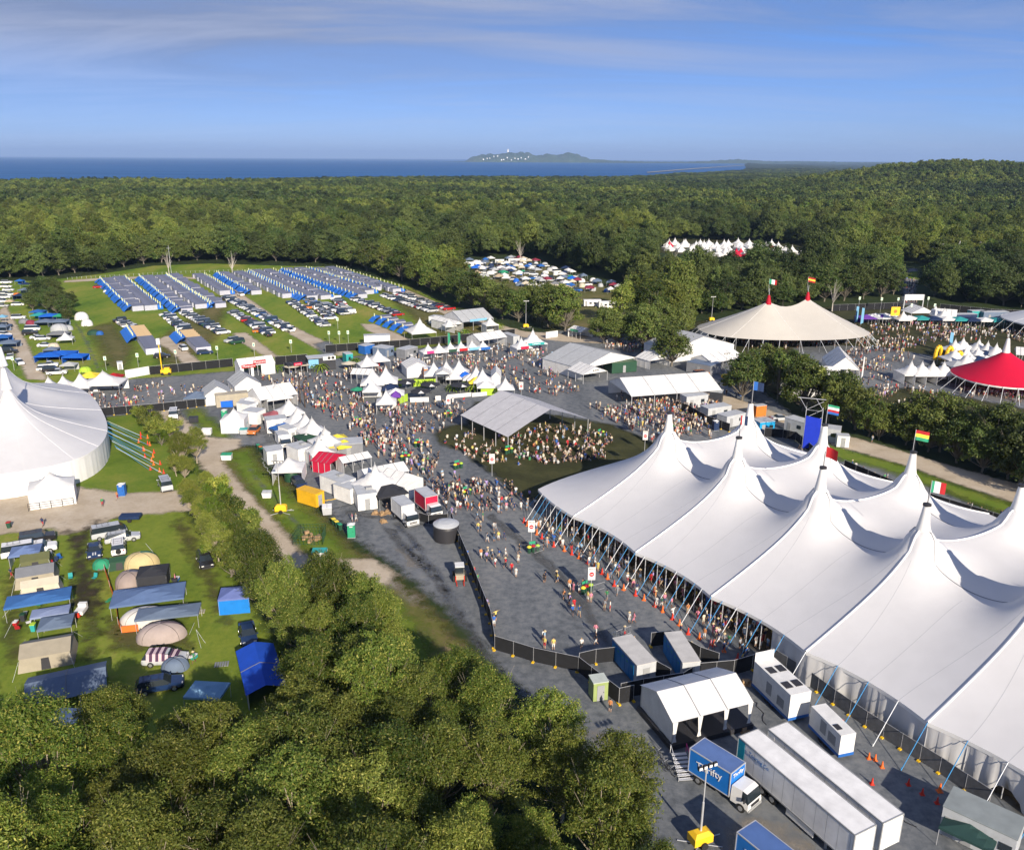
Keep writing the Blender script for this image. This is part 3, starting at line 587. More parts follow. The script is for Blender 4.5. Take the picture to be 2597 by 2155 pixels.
P2 = scatter(820, 1750, 11.5); P2 = P2[clear_of(P2, 5.0)]
P3 = scatter(1750, 3300, 16.0); P4 = scatter(3300, 5600, 32.0)
def z3(P, dz=0): return np.c_[P, terrain_z(P[:, 0], P[:, 1])+dz]
c_mid = source_collection('mid_crowns', MID+TALL[:1], [(700, 640), (1500, 640), (1250, 620), (300, 650), (2100, 720), (1000, 640)], 'broad gum tree inside the forest behind the field, %s nearest')
c_far = source_collection('far_crowns', FAR, [(200, 560), (800, 570), (1400, 560), (1900, 570), (2400, 600)], 'distant dark tree inside the wide forest, %s from the left')
forest('forest', c_mid, z3(P1), RNG.uniform(.66, 1.12, len(P1)), np.where(RNG.random(len(P1)) < .07, RNG.uniform(1.2, 1.4, len(P1)), RNG.uniform(.55, 1.08, len(P1))))
FP = np.concatenate([z3(P2), z3(P3, -2), z3(P4, -4)])
FS = np.concatenate([RNG.uniform(.7, 1.15, len(P2)), RNG.uniform(1.1, 1.7, len(P3)), RNG.uniform(1.9, 2.9, len(P4))])
FZ = np.concatenate([RNG.uniform(.62, 1.05, len(P2)), RNG.uniform(.40, .72, len(P3)), RNG.uniform(.40, .60, len(P4))])
forest('far_forest', c_far, FP, FS, FZ)
DT = tree_meshes(131, 4.5, 17, 7, 9, 20, .3, bark_m=mat('dead_wood', (.50, .46, .40), .9, .2))[1]
for i, (a_, b_) in enumerate([(335, 560), (430, 700), (590, 700), (960, 640), (1250, 560), (1320, 665), (1880, 745), (2110, 790), (560, 610), (1700, 700), (2330, 600), (120, 600)]):
    p = G(a_, b_); r = thing('dead_tree', 'bare pale dead tree standing in the forest, %s of its kind listed' % nth(i), 'tree', (p.x, p.y, 0), i, 'bare pale trees in the forest'); o = link_mesh('trunk', DT, r); r.scale = (.75, .75, .78)
print('forest points', len(P1), len(FP), 'near trees', len(near_trees))
# ================================================================ big tents
def fabric(name, col, trans=0.22, var=0.05, rough=0.6):
    return mat(name, col, rough, var, 0.35, trans=trans, spec=0.25, bump=0.35)
canvas = fabric('white_canvas', (0.74, 0.74, 0.755)); canvas_d = fabric('grey_canvas', (0.52, 0.50, 0.47)); canvas_w = fabric('bright_canvas', (0.80, 0.80, 0.79), 0.15)
white_seam = mat('white_seam', (0.82, 0.82, 0.82), 0.5, 0.02); grey_seam = mat('grey_cable', (0.16, 0.17, 0.2), 0.6, 0.1)
weld = mat('weld_line', (0.36, 0.37, 0.40), 0.7); steel = mat('steel_pole', (0.55, 0.56, 0.58), 0.4, 0.1, metal=0.3); dark = mat('dark_metal', (0.03, 0.03, 0.035), 0.5)
blue_rope = mat('blue_strap', (0.02, 0.22, 0.50), 0.6); white_rope = mat('white_strap', (0.65, 0.68, 0.72), 0.6)
orange = mat('orange_plastic', (0.75, 0.16, 0.03), 0.5, .05); cone_red = mat('red_plastic', (0.6, 0.04, 0.02), 0.5, .05)
black_mesh = mat('black_shade_cloth', (0.012, 0.013, 0.016), 0.9, 0.3); yellow = mat('yellow_plastic', (0.80, 0.50, 0.02), 0.5, 0.05)
def lerp(a, b, t): return a+(b-a)*t
TE = np.array([9.6, 119.2]); TP = np.array([25.8, 131.0]); TB = np.array([40.9, 137.6]); TK = np.array([58.4, 146.5])
dE = np.array([7.9, -12.35]); dP = np.array([8.13, -12.55]); dB = np.array([8.17, -12.6]); dK = np.array([8.3, -12.7])
HP, HE = 14.2, 4.2
def tpos(u, v):
    """point of the main tent plan; u bays from its far end, v 0 front eave 1 front masts 2 rear masts 3 rear eave"""
    C = [TE+dE*u, TP+dP*u, TB+dB*u, TK+dK*u]; i = min(2, int(v)); p = lerp(C[i], C[i+1], v-i)
    fr = u-math.floor(u); bow = 4*fr*(1-fr) if u > 0 else 0
    if v < 1: p = p+np.array([0.836, 0.548])*1.0*bow*(1-v)**2
    if v > 2: p = p-np.array([0.836, 0.548])*1.0*bow*(v-2)**2
    if u < 0:   # rounded far end
        e = -u/0.95; vv = (v-1.5)/1.5; pull = 1.8*e*e*vv**4
        p = p+dE/np.linalg.norm(dE)*pull - np.array([0.836, 0.548])*np.sign(vv)*pull*0.9
    return p
U0, U1, NS = -0.95, 6.6, 28
us = np.r_[np.linspace(U0, 0, 25)[:-1], np.arange(0, int(U1*NS)+1)/NS]; vs = np.arange(0, 3*NS+1)/NS
XY = np.array([[tpos(u, v) for v in vs] for u in us]); nu, nv = len(us), len(vs)
Z = np.full((nu, nv), 6.5); fix = np.zeros((nu, nv), bool)
Z[:, 0] = Z[:, -1] = HE; Z[0, :] = HE; fix[:, 0] = fix[:, -1] = True; fix[0, :] = True; 
peaks = [(int(np.argmin(abs(us-k))), j*NS) for k in range(0, 7) for j in (1, 2)]
for k in range(0, 7):
    iu = int(np.argmin(abs(us-k)))
    for j, v in enumerate(vs):
        if v <= 1 or v >= 2:
            t_ = v if v <= 1 else 3-v; Z[iu, j] = HE+(HP-HE)*(0.60*t_+0.12*t_**2+0.28*t_**6)
        else:
            w = abs(v-1.5)*2; Z[iu, j] = 11.5+(HP-11.5)*(0.55*w**2+0.45*w**6)
        fix[iu, j] = True
for j0 in (NS, 2*NS):
    for i in range(nu):
        if us[i] >= 0: w = abs(2*(us[i]-math.floor(us[i]))-1); Z[i, j0] = 8.8+(HP-8.8)*(0.50*w**2+0.50*w**7); fix[i, j0] = True
for (i, j) in peaks:
    d = np.hypot(XY[..., 0]-XY[i, j, 0], XY[..., 1]-XY[i, j, 1]); mk = d < 1.0
    Z[mk] = HP; mk2 = (d < 1.9) & ~mk; Z[mk2] = HP-(d[mk2]-1.0)*1.5; fix |= mk | mk2
wu, wv = 1/(15.0/NS)**2, np.where(vs < 1, 1/(19.7/NS)**2, np.where(vs < 2, 1/(16.3/NS)**2, 1/(19.7/NS)**2))
wu_a = np.full(nu, wu); wu_a[:24] = 1/(15*0.95/24)**2
for it in range(5000):
    Zp = np.pad(Z, 1, mode='edge')
    n_ = (wu_a[:, None]*(Zp[:-2, 1:-1]+Zp[2:, 1:-1])+wv[None]*(Zp[1:-1, :-2]+Zp[1:-1, 2:]))/(2*(wu_a[:, None]+wv[None]))
    Z = np.where(fix, Z, n_)
Z[fix & (np.arange(nu)[:, None] == 0)] = HE
# cloth sags a little between the ridges
fru = np.where(us > 0, us-np.floor(us), 0); vf_ = vs-np.floor(vs); Z = Z - 0.55*(4*fru*(1-fru))[:, None]*np.sin(np.pi*vf_)[None]
main_tent = thing('festival_tent', 'huge white multi-peaked festival tent filling the right foreground', 'marquee', (TE[0], TE[1], 0))
MT = Vector((TE[0], TE[1], 0))
V = np.c_[XY.reshape(-1, 2)-TE, Z.ravel()]
idx = np.arange(nu*nv).reshape(nu, nv); Fq = np.stack([idx[:-1, :-1], idx[:-1, 1:], idx[1:, 1:], idx[1:, :-1]], -1).reshape(-1, 4)[:, ::-1]
link_mesh('canopy', np_mesh('canopy', V, Fq, canvas, smooth=True), main_tent)
def surf(i, j): return Vector((XY[i, j, 0]-TE[0], XY[i, j, 1]-TE[1], Z[i, j]))
for k in range(0, 7):   # ridge seams
    iu = int(np.argmin(abs(us-k))); mb = MB()
    for j in range(nv-1):
        mb.tube(surf(iu, j)+Vector((0, 0, .05)), surf(iu, j+1)+Vector((0, 0, .05)), .13, n=5, cap=False)
    mb.build('ridge_seam', white_seam, main_tent)
def surf_u(u, j):
    i = float(np.interp(u, us, np.arange(nu))); i0 = min(int(i), nu-2); return surf(i0, j).lerp(surf(i0+1, j), i-i0)
for k in range(0, 6):   # faint panel welds running to the eaves
    for f_ in (.25, .5, .75):
        tg = 0 if f_ < .5 else 1; mb = MB()
        for j in range(0, NS-4):
            fa, fb = (j/NS)**1.5, ((j+1)/NS)**1.5
            if f_ == .5: fa = fb = 0
            mb.tube(surf_u(k+lerp(f_, tg, fa), j)+Vector((0, 0, .0)), surf_u(k+lerp(f_, tg, fb), j+1), .016, n=3, cap=False)
        mb.build('panel_weld', weld, main_tent)
for j0 in (NS, 2*NS):     # valley cables between the masts
    for k in range(0, 6):
        i0 = int(np.argmin(abs(us-k))); mb = MB()
        for i in range(i0, i0+NS): mb.tube(surf(i, j0)+Vector((0, 0, .03)), surf(i+1, j0)+Vector((0, 0, .03)), .055, n=4, cap=False)
        mb.build('cable', grey_seam, main_tent)
for (i, j) in peaks:
    mb = MB(); p = surf(i, j); mb.lathe([(1.25, HP-1.5), (.92, HP-.35), (.66, HP+1.0), (.50, HP+2.2), (.42, HP+3.0), (.36, HP+3.2)], 14, p.x, p.y)
    s = mb.build('mast_sleeve', canvas_w, main_tent, True)
    mb = MB(); mb.lathe([(.5, HP+3.15), (.5, HP+3.4), (.08, HP+3.5)], 10, p.x, p.y); mb.tube((p.x, p.y, HP+3.4), (p.x, p.y, HP+5.6), .05, n=5); mb.build('mast_cap', dark, main_tent)
# hem valance along the front and rear eaves, side poles, straps with cones
mb = MB()
for i in range(nu-1):
    for j in (0, nv-1):
        a, b = surf(i, j), surf(i+1, j); mb.quad(a, b, b-Vector((0, 0, .42)), a-Vector((0, 0, .42)))
for j in range(nv-1):
    a, b = surf(0, j), surf(0, j+1); mb.quad(a, b, b-Vector((0, 0, .42)), a-Vector((0, 0, .42)))
mb.build('valance', canvas_w, main_tent)
outF = Vector((-0.836, -0.548, 0)); cones_at = []; polem = []
def eave_pts(step):
    out = []
    u = -0.75
    while u < 6.6:
        i = int(np.argmin(abs(us-u))); out.append((u, surf(i, 0), outF)); u += step
    return out
k = 0
pole_me = MB().tube((0, 0, 0), (0, 0, HE), .06, n=6).mesh('pole', steel)
for u, e, o_ in eave_pts(0.125):
    if u < 2.62 or k % 2 == 0:
        po = link_mesh('pole', pole_me, main_tent); po.location = (e.x+.15, e.y+.1, 0)
        g = e+o_*3.4; g.z = 0.05; mb = MB(); mb.tube(e, g, .045, n=4, cap=False); mb.tube(g, (g.x, g.y, .4), .03, n=4)
        mb.build('guy_strap', blue_rope if k % 3 else white_rope, main_tent); cones_at.append((g.x+TE[0]-.2, g.y+TE[1]-.15, u))
    k += 1
for t_ in np.linspace(0.12, 1.0, 9):   # the far end
    j = int(t_*NS*1.4); e = surf(0, j); po = link_mesh('pole', pole_me, main_tent); po.location = (e.x, e.y, 0)
    o_ = Vector((-0.6, 0.8, 0)) if t_ > .2 else Vector((-.9, .1, 0)); g = e+o_*3.4; g.z = .05
    mb = MB(); mb.tube(e, g, .045, n=4, cap=False); mb.build('guy_strap', blue_rope, main_tent)
# side curtain with folds
mb = MB(); prev = None; u = 2.62; kk = 0; vs_, fs_ = [], []
rc = random.Random(4)
while u < 6.6:
    i = np.interp(u, us, np.arange(nu)); i0 = int(i); f = i-i0; e = surf(i0, 0).lerp(surf(min(nu-1, i0+1), 0), f)
    d = 0.13*math.sin(kk*1.9+2*math.sin(kk*.37))+.10*math.sin(kk*.61)+rc.uniform(-.10, .10); bot = 0.02
    if 4.42 < u < 4.62: bot = 0.3+1.2*math.sin((u-4.42)/.2*math.pi)
    for z, s in ((HE, .1), (HE*.66, .8), (HE*.33, 1.0), (bot, 1.15)):
        p = e+outF*(d*s-.05); vs_.append((p.x, p.y, z))
    if kk: b = (kk-1)*4; fs_ += [(b+r, b+4+r, b+5+r, b+1+r) for r in range(3)]
    kk += 1; u += 0.028
mb.add(vs_, fs_); mb.build('side_curtain', fabric('curtain_canvas', (0.62, 0.62, 0.62), .1), main_tent, True)
floor = [(float((TE+dE*u)[0]), float((TE+dE*u)[1])) for u in (-.7, 6.6)]+[(float((TK+dK*u)[0]), float((TK+dK*u)[1])) for u in (6.6, -.7)]
sheet('tent_floor', floor, 0.030, mud, 1.5, 1, world=True)
# ---------------------------------------------------------------- traffic cones at the pegs
mb = MB(); mb.box(0, 0, 0, .42, .42, .04); mb.lathe([(.17, .04), (.10, .35), (.05, .72), (.02, .74)], 10); cone_me = mb.mesh('cone', orange); mb2 = MB(); mb2.box(0, 0, 0, .42, .42, .04); mb2.lathe([(.17, .04), (.10, .35), (.05, .72), (.02, .74)], 10); cone_me2 = mb2.mesh('cone', cone_red)
for i, (x, y, u) in enumerate(cones_at):
    if u > 2.62 and i % 3: continue
    c = link_mesh('traffic_cone', cone_me if i % 2 else cone_me2); c.location = (x, y, .03); c.scale = (1.25,)*3; c.rotation_euler[2] = i
    tag(c, '%s cone at a peg of the huge tent, %s from far corner' % ('orange' if i % 2 else 'red', nth(i)), 'traffic cone', 'cones at the strap pegs of the huge tent')
# ---------------------------------------------------------------- ring tents with a spine of masts
def ring_tent(name, label, boundary, spine, he, hp, m, prof=(0.55, .15, .30), rows=22, seam_n=10, sag=0.18, parts=True, wall=None, wallm=None, scallop=0.5, capm=None, cap_h=2.4, straps=None, strapm=None, skirt=True):
    """boundary: closed list of xy points; spine: xy mast points"""
    o = Vector((boundary[0][0], boundary[0][1], 0)); r = thing(name, label, 'marquee', o)
    B = np.array(boundary); S = np.array(spine); n = len(B); V = []; lines = []
    for i in range(n):
        b = B[i]
        if len(S) > 1:
            d = S[-1]-S[0]; t = float(np.clip((b-S[0])@d/(d@d), 0, 1)); L_ = t*(len(S)-1); k = min(int(L_), len(S)-2); s = lerp(S[k], S[k+1], L_-k); fr = L_-k
            zs = hp*(1-sag*4*fr*(1-fr)); 
        else: s = S[0]; zs = hp
        row = []
        for j in range(rows+1):
            t = j/rows; p = lerp(b, s, t)
            z = he+(zs-he)*(prof[0]*t+prof[1]*t*t+prof[2]*t**8)
            row.append((p[0]-o.x, p[1]-o.y, z))
        V += row; lines.append(row)
    idx = np.arange(n*(rows+1)).reshape(n, rows+1); nx = np.roll(idx, -1, 0)
    F = np.stack([idx[:, :-1], nx[:, :-1], nx[:, 1:], idx[:, 1:]], -1).reshape(-1, 4)
    link_mesh('canopy', np_mesh('canopy', np.array(V), F, m, smooth=True), r)
    for i in range(0, n, max(1, n//seam_n)) if parts else ():
        mb = MB(); row = lines[i]
        for a, b in zip(row[:-1], row[1:]): mb.tube(Vector(a)+Vector((0, 0, .02)), Vector(b)+Vector((0, 0, .02)), .028, n=4, cap=False)
        mb.build('seam', white_seam, r)
    if skirt:
        mb = MB()
        for i in range(n):
            a = Vector(lines[i][0]); b = Vector(lines[(i+1) % n][0]); mb.quad(a, b, b-Vector((0, 0, .4)), a-Vector((0, 0, .4)))
        mb.build('valance', canvas_w, r)
    ctr = B.mean(0)
    for k, s in enumerate(S):
        mb = MB(); x, y = s[0]-o.x, s[1]-o.y; c = capm or canvas_w
        mb.lathe([(1.0, hp-1.0), (.8, hp), (.55, hp+cap_h*.6), (.36, hp+cap_h), (.2, hp+cap_h+.1)], 12, x, y); mb.build('mast_sleeve', c, r, True)
        mb = MB(); mb.tube((x, y, 0), (x, y, hp+cap_h+2.2), .08, n=6); mb.build('mast', steel, r)
    if wall:
        for nm, a, b in wall:
            mb = MB(); vv, ff = [], []; kk = 0; i = a; rr = random.Random(a)
            while i <= b:
                i0 = int(i) % n; f = i-int(i); e = Vector(lines[i0][0]).lerp(Vector(lines[(i0+1) % n][0]), f); oo = Vector((B[i0][0]-ctr[0], B[i0][1]-ctr[1], 0)).normalized()
                d = .04*math.sin(kk*1.3+2*math.sin(kk*.21))+rr.uniform(-.035, .035)
                for z in (he, he*.5, 0.02): p = e+oo*(d*(1 if z < he else .2)-.05); vv.append((p.x, p.y, z))
                if kk: q0 = (kk-1)*3; ff += [(q0, q0+3, q0+4, q0+1), (q0+1, q0+4, q0+5, q0+2)]
                kk += 1; i += .25
            mb.add(vv, ff); mb.build('side_wall', wallm or canvas, r, True)
    if straps:
        cnt = 0
        for i in range(0, n, straps):
            e = Vector(lines[i][0]); oo = Vector((B[i][0]-ctr[0], B[i][1]-ctr[1], 0)).normalized(); g = e+oo*3.8; g.z = .05
            mb = MB(); mb.tube(e, g, .05, n=4, cap=False); mb.build('guy_strap', strapm or white_rope, r)
            mb = MB(); mb.tube((e.x, e.y, 0), e, .06, n=5); mb.build('pole', steel, r)
    return r, lines, o
def oval(cx_, cy_, a, b, ang, n=64, pw=2.0):
    out = []
    for i in range(n):
        t = 2*math.pi*i/n; x = a*math.copysign(abs(math.cos(t))**(2/pw), math.cos(t)); y = b*math.copysign(abs(math.sin(t))**(2/pw), math.sin(t))
        out.append((cx_+x*math.cos(ang)-y*math.sin(ang), cy_+x*math.sin(ang)+y*math.cos(ang)))
    return out
red_cap = fabric('red_cap', (0.5, 0.01, 0.03)); red_fab = fabric('red_canvas', (0.62, 0.008, 0.045), .15)
# two-peaked grey-cream tent
pk1, pk2 = G(1949, 764, 14.0), G(2048, 756, 14.0)
cream = fabric('cream_canvas', (0.50, 0.475, 0.43), .05)
ring_tent('two_peaked_tent', 'large grey-cream tent with two red mast caps behind the market yard', oval(88.6, 271.5, 27.5, 17.0, 0.03, 72, 2.4), [(pk1.x, pk1.y), (pk2.x, pk2.y)], 3.9, 14.0, cream,
          prof=(.86, .10, .04), seam_n=8, sag=.16, capm=red_cap, cap_h=1.9, straps=2, wall=[('w', 33, 40)], skirt=False)
# left big tent
l1 = G(15, 974, 15.5); ax = Vector((-0.53, 0.85, 0)); lc = l1+ax*12.5+Vector((.85, .53, 0))*0.5
ring_tent('white_big_top', 'white big top with blue guy ropes at the left edge of the photo', oval(lc.x, lc.y, 33.5, 16.2, math.atan2(.85, -.53), 96, 2.7), [(l1.x, l1.y), (l1.x+ax.x*22, l1.y+ax.y*22)], 4.6, 15.5, canvas,
          prof=(.50, .12, .38), rows=26, seam_n=16, sag=.30, cap_h=3.0, wall=[('w', 0, 95.9)], wallm=canvas_w)
mbs = []
big = [o for o in COL.objects if o.name.startswith('white_big_top')][0]
for i in range(17):   # blue straps fanned over the lawn on its right side
    t = (i+.5*math.sin(i*2.3))/17; e = lerp(Vector((-87.5, 168.5, 4.6)), Vector((-73.5, 147, 4.6)), t); g = e+Vector((7.6+1.2*math.sin(i*1.7), 1.5-3*t, -4.5)); mb = MB(); mb.tube(e-big.location, g-big.location, .03, n=4, cap=False)
    mb.build('guy_strap', blue_rope if i % 4 else white_rope, big)
    c = link_mesh('traffic_cone', cone_me if i % 2 else cone_me2); c.location = (g.x+.3, g.y, .03); c.scale = (1.15,)*3; tag(c, '%s cone on the lawn right of the white big top, %s from fence' % ('orange' if i % 2 else 'red', nth(i)), 'traffic cone', 'cones along the ropes of the white big top')
# red tent
rp = G(2553, 884, 11.0)
ring_tent('red_tent', 'bright red single-peaked tent with white hem and white mast cap at right', oval(rp.x+1.5, rp.y+0.5, 12.8, 12.5, 0.0, 48, 2.2), [(rp.x, rp.y)], 3.6, 11.0, red_fab, prof=(.80, .08, .12), parts=False, cap_h=2.6, straps=2)
# grey tent at the right edge
gp = G(2725, 742, 13.5)
ring_tent('grey_tent', 'pale grey tent with many guy lines cut by the right edge of the photo', oval(gp.x+3, gp.y-2, 25, 20, 0.1, 60, 2.4), [(gp.x, gp.y), (gp.x+14, gp.y-1)], 4.0, 13.5, fabric('pale_grey_canvas', (.55, .57, .6), .05), prof=(.62, .10, .28), seam_n=10, straps=2)
# ================================================================ kit of things
rd = random.Random(11)
paint = mat('car_paint', (1, 1, 1), 0.28, 0.02, objcol=True, spec=0.5, coat=0.4)
glass = mat('dark_glass', (0.02, 0.028, 0.035), 0.08, 0.05, spec=0.8)
rubber = mat('tyre_rubber', (0.02, 0.02, 0.02), 0.9); rim = mat('alloy_rim', (0.45, 0.46, 0.48), 0.35, metal=0.6)
lamp_m = mat('lamp_lens', (0.75, 0.75, 0.72), 0.15, .02, spec=.8); tail_m = mat('tail_lens', (0.35, 0.01, 0.01), 0.25)
cloth = mat('tinted_cloth', (1, 1, 1), 0.75, 0.14, 0.9, objcol=True, trans=0.16, bump=0.9); shell = mat('tinted_panel', (1, 1, 1), 0.5, 0.20, 0.7, objcol=True)
wall_w = mat('white_panel', (0.72, 0.72, 0.70), 0.5, 0.16, 0.9); grey_p = mat('grey_panel', (0.30, 0.31, 0.32), 0.6, 0.08); alu = mat('alloy_frame', (0.6, 0.61, 0.63), 0.35, metal=.4)
COLS = {'white': (.78, .78, .77), 'silver': (.46, .48, .50), 'grey': (.22, .23, .25), 'black': (.02, .02, .023), 'navy': (.012, .03, .09), 'red': (.42, .015, .02), 'blue': (.02, .12, .42), 'dark green': (.02, .07, .04),
        'orange': (.62, .18, .03), 'tan': (.50, .40, .27), 'green': (.03, .30, .16), 'teal': (.03, .33, .33), 'yellow': (.85, .68, .06), 'pink': (.60, .04, .20), 'maroon': (.25, .03, .06), 'cream': (.62, .56, .44), 'royal blue': (.01, .13, .62),
        'slate': (.14, .19, .28), 'lime': (.42, .62, .05), 'olive': (.13, .14, .06), 'purple': (.15, .05, .35), 'light blue': (.18, .42, .62), 'dusty blue': (.15, .22, .42), 'charcoal': (.035, .037, .045), 'crimson': (.55, .01, .05), 'stone': (.38, .34, .26)}
def C4(c): return tuple(COLS[c])+(1,) if isinstance(c, str) else tuple(c)+(1,)
CAR = {  # x, zlow, zbelt, ztop, half width, half width top, flag for the segment behind it: 0 body 1 screen 2 roof
 'sedan': [(2.3, .35, .55, .60, .70, .55, 0), (2.15, .25, .70, .74, .85, .70, 0), (1.05, .25, .86, .92, .90, .76, 1), (.35, .25, .90, 1.38, .90, .62, 2), (-.85, .25, .92, 1.40, .90, .62, 1), (-1.5, .25, .93, 1.03, .90, .72, 0), (-2.15, .25, .90, .98, .86, .72, 0), (-2.3, .35, .6, .66, .74, .6, 0)],
 'hatchback': [(2.05, .35, .55, .60, .70, .55, 0), (1.9, .25, .72, .78, .84, .70, 0), (1.05, .25, .90, .97, .88, .76, 1), (.40, .25, .94, 1.45, .88, .62, 2), (-1.25, .25, .98, 1.46, .88, .60, 1), (-1.85, .25, .98, 1.05, .86, .70, 0), (-2.0, .35, .6, .7, .76, .6, 0)],
 'wagon': [(2.35, .35, .55, .60, .72, .55, 0), (2.2, .25, .72, .77, .86, .70, 0), (1.15, .25, .88, .95, .90, .76, 1), (.45, .25, .92, 1.46, .90, .64, 2), (-1.9, .25, .96, 1.48, .89, .62, 1), (-2.3, .25, .95, 1.02, .86, .74, 0), (-2.42, .35, .6, .66, .76, .62, 0)],
 'four wheel drive': [(2.35, .45, .85, .90, .82, .70, 0), (2.2, .38, 1.0, 1.06, .93, .80, 0), (1.15, .38, 1.12, 1.18, .94, .82, 1), (.75, .38, 1.15, 1.80, .94, .72, 2), (-2.1, .38, 1.18, 1.84, .94, .72, 1), (-2.3, .38, 1.15, 1.22, .92, .84, 0), (-2.4, .45, .7, .8, .86, .76, 0)],
 'van': [(2.4, .38, .80, .90, .80, .70, 0), (2.25, .32, 1.0, 1.12, .92, .82, 1), (1.45, .32, 1.15, 1.92, .93, .76, 2), (-2.2, .32, 1.18, 2.0, .93, .78, 1), (-2.4, .32, 1.12, 1.3, .92, .84, 0), (-2.45, .38, .7, .8, .86, .76, 0)],
 'ute': [(2.5, .45, .80, .86, .82, .70, 0), (2.35, .36, .95, 1.02, .92, .80, 0), (1.3, .36, 1.06, 1.12, .93, .82, 1), (.8, .36, 1.08, 1.68, .93, .70, 2), (-.35, .36, 1.08, 1.68, .93, .70, 1), (-.5, .40, 1.04, 1.06, .93, .90, 0), (-2.5, .40, 1.04, 1.06, .93, .90, 0), (-2.55, .45, .7, .8, .9, .88, 0)]}
def car_faces(kind):
    st = CAR[kind]; V, F, T = [], [], []
    for (x, zl, zb, zt, w, wt, fl) in st: V += [(x, w*.92, zl), (x, w, zl+.22), (x, w, zb), (x, wt, zt), (x, -wt, zt), (x, -w, zb), (x, -w, zl+.22), (x, -w*.92, zl)]
    for i in range(len(st)-1):
        a, b = i*8, i*8+8; fl = st[i][6]
        for k in range(8):
            k2 = (k+1) % 8; f = (a+k, b+k, b+k2, a+k2)
            g = (k in (2, 4) and fl in (1, 2)) or (k == 3 and fl == 1)
            F.append(f); T.append(1 if g else 0)
    F += [(7, 6, 5, 4, 3, 2, 1, 0), tuple(range(len(st)*8-8, len(st)*8))]; T += [0, 0]
    return V, F, T, st
def wheels(mb, st, r=.33, n=10, mi=(2, 3)):
    L_ = st[0][0]; 
    for x in (L_-.92, -L_+.95):
        for s in (1, -1):
            y = s*(st[2][4]-.08); mb.tube((x, y-.11, r), (x, y+.11, r), r, n=n, mi=mi[0]); mb.tube((x, y+s*.10, r), (x, y+s*.13, r), r*.58, n=8, mi=mi[1])
def car_mesh(kind):
    V, F, T, st = car_faces(kind); mb = MB(); mb.v = list(V); mb.f = list(F); mb.m = list(T)
    r = .38 if kind in ('four wheel drive', 'ute') else .33; wheels(mb, st, r)
    L_ = st[0][0]
    for s in (1, -1): mb.box(L_-.16, s*.58, .58 if r < .35 else .78, .14, .32, .15, 4); mb.box(-L_+.02, s*.66, .68 if r < .35 else .9, .10, .20, .18, 5)
    if kind == 'ute': mb.box(-1.5, 0, 1.02, 1.9, 1.6, .06, 1)
    if kind == 'four wheel drive':
        for s in (.5, -.5): mb.box(-.7, s, 1.84, 2.3, .05, .06, 1)
    return mb.mesh(kind.replace(' ', '_'), [paint, glass, rubber, rim, lamp_m, tail_m])
CARM = {k: car_mesh(k) for k in CAR}
def car(kind, col, p, rz, label, group=None, parts=False, extra=None):
    nm = {'van': 'van', 'ute': 'ute'}.get(kind, 'car'); ct = {'van': 'van', 'ute': 'pickup'}.get(kind, 'car')
    if not parts:
        o = link_mesh('parked_'+nm, CARM[kind]); o.location = (p.x, p.y, 0); o.rotation_euler = (0, 0, rz); o.color = C4(col); return tag(o, label, ct, group)
    t = thing('parked_'+nm, label, ct, (p.x, p.y, 0), rz, group); t.scale = (1.07,)*3
    V, F, T, st = car_faces(kind); mb = MB(); mb.add(V, [f for f, g in zip(F, T) if not g]); L_ = st[0][0]
    hi = kind in ('four wheel drive', 'ute'); r = .38 if hi else .33
    mb.box(L_-.03, 0, .30, .12, 1.5, .2, 1); mb.box(-L_-.03, 0, .30, .12, 1.5, .2, 1)
    b = mb.build('body', [paint, dark], t); b.color = C4(col)
    mb = MB(); mb.add(V, [f for f, g in zip(F, T) if g]); mb.build('windows', glass, t)
    if kind == 'ute': mb = MB(); mb.box(-1.5, 0, 1.05, 1.9, 1.6, .04); mb.build('tray', dark, t)
    for x in (L_-.92, -L_+.95):
        for s in (1, -1):
            y = s*(st[2][4]-.06); w = MB(); w.tube((x, y-.11, r), (x, y+.11, r), r, n=14); wo = w.build('wheel', rubber, t)
            w = MB(); w.tube((x, y+s*.10, r), (x, y+s*.13, r), r*.6, n=10); w.build('rim', rim, wo)
    for s in (1, -1):
        h = MB(); h.box(L_-.14, s*.60, .62 if not hi else .84, .16, .30, .15); h.build('headlight', lamp_m, t)
        h = MB(); h.box(-L_+.06, s*.66, .72 if not hi else .95, .14, .18, .2); h.build('tail_light', tail_m, t)
        h = MB(); h.box(st[2][0]-.15, s*(st[2][4]+.1), st[2][2]+.02, .12, .18, .14); m_ = h.build('mirror', paint, t); m_.color = C4(col)
    if hi or kind in ('wagon', 'van'):
        h = MB(); zt = st[3][3]
        for s in (.52, -.52): h.tube((.2, s, zt+.07), (-1.7, s, zt+.07), .025, n=4)
        for x in (0, -.8, -1.5): h.tube((x, -.55, zt+.08), (x, .55, zt+.08), .02, n=4)
        h.build('roof_rack', dark, t)
    if extra: extra(t, st)
    return t
def line(c, x0, y0, x1, y1):
    a, b = q(c, x0, y0), q(c, x1, y1); d = b-a; return a.lerp(b, .5), d.length, math.atan2(d.y, d.x)
def ang(c, x0, y0, x1, y1): return line(c, x0, y0, x1, y1)[2]
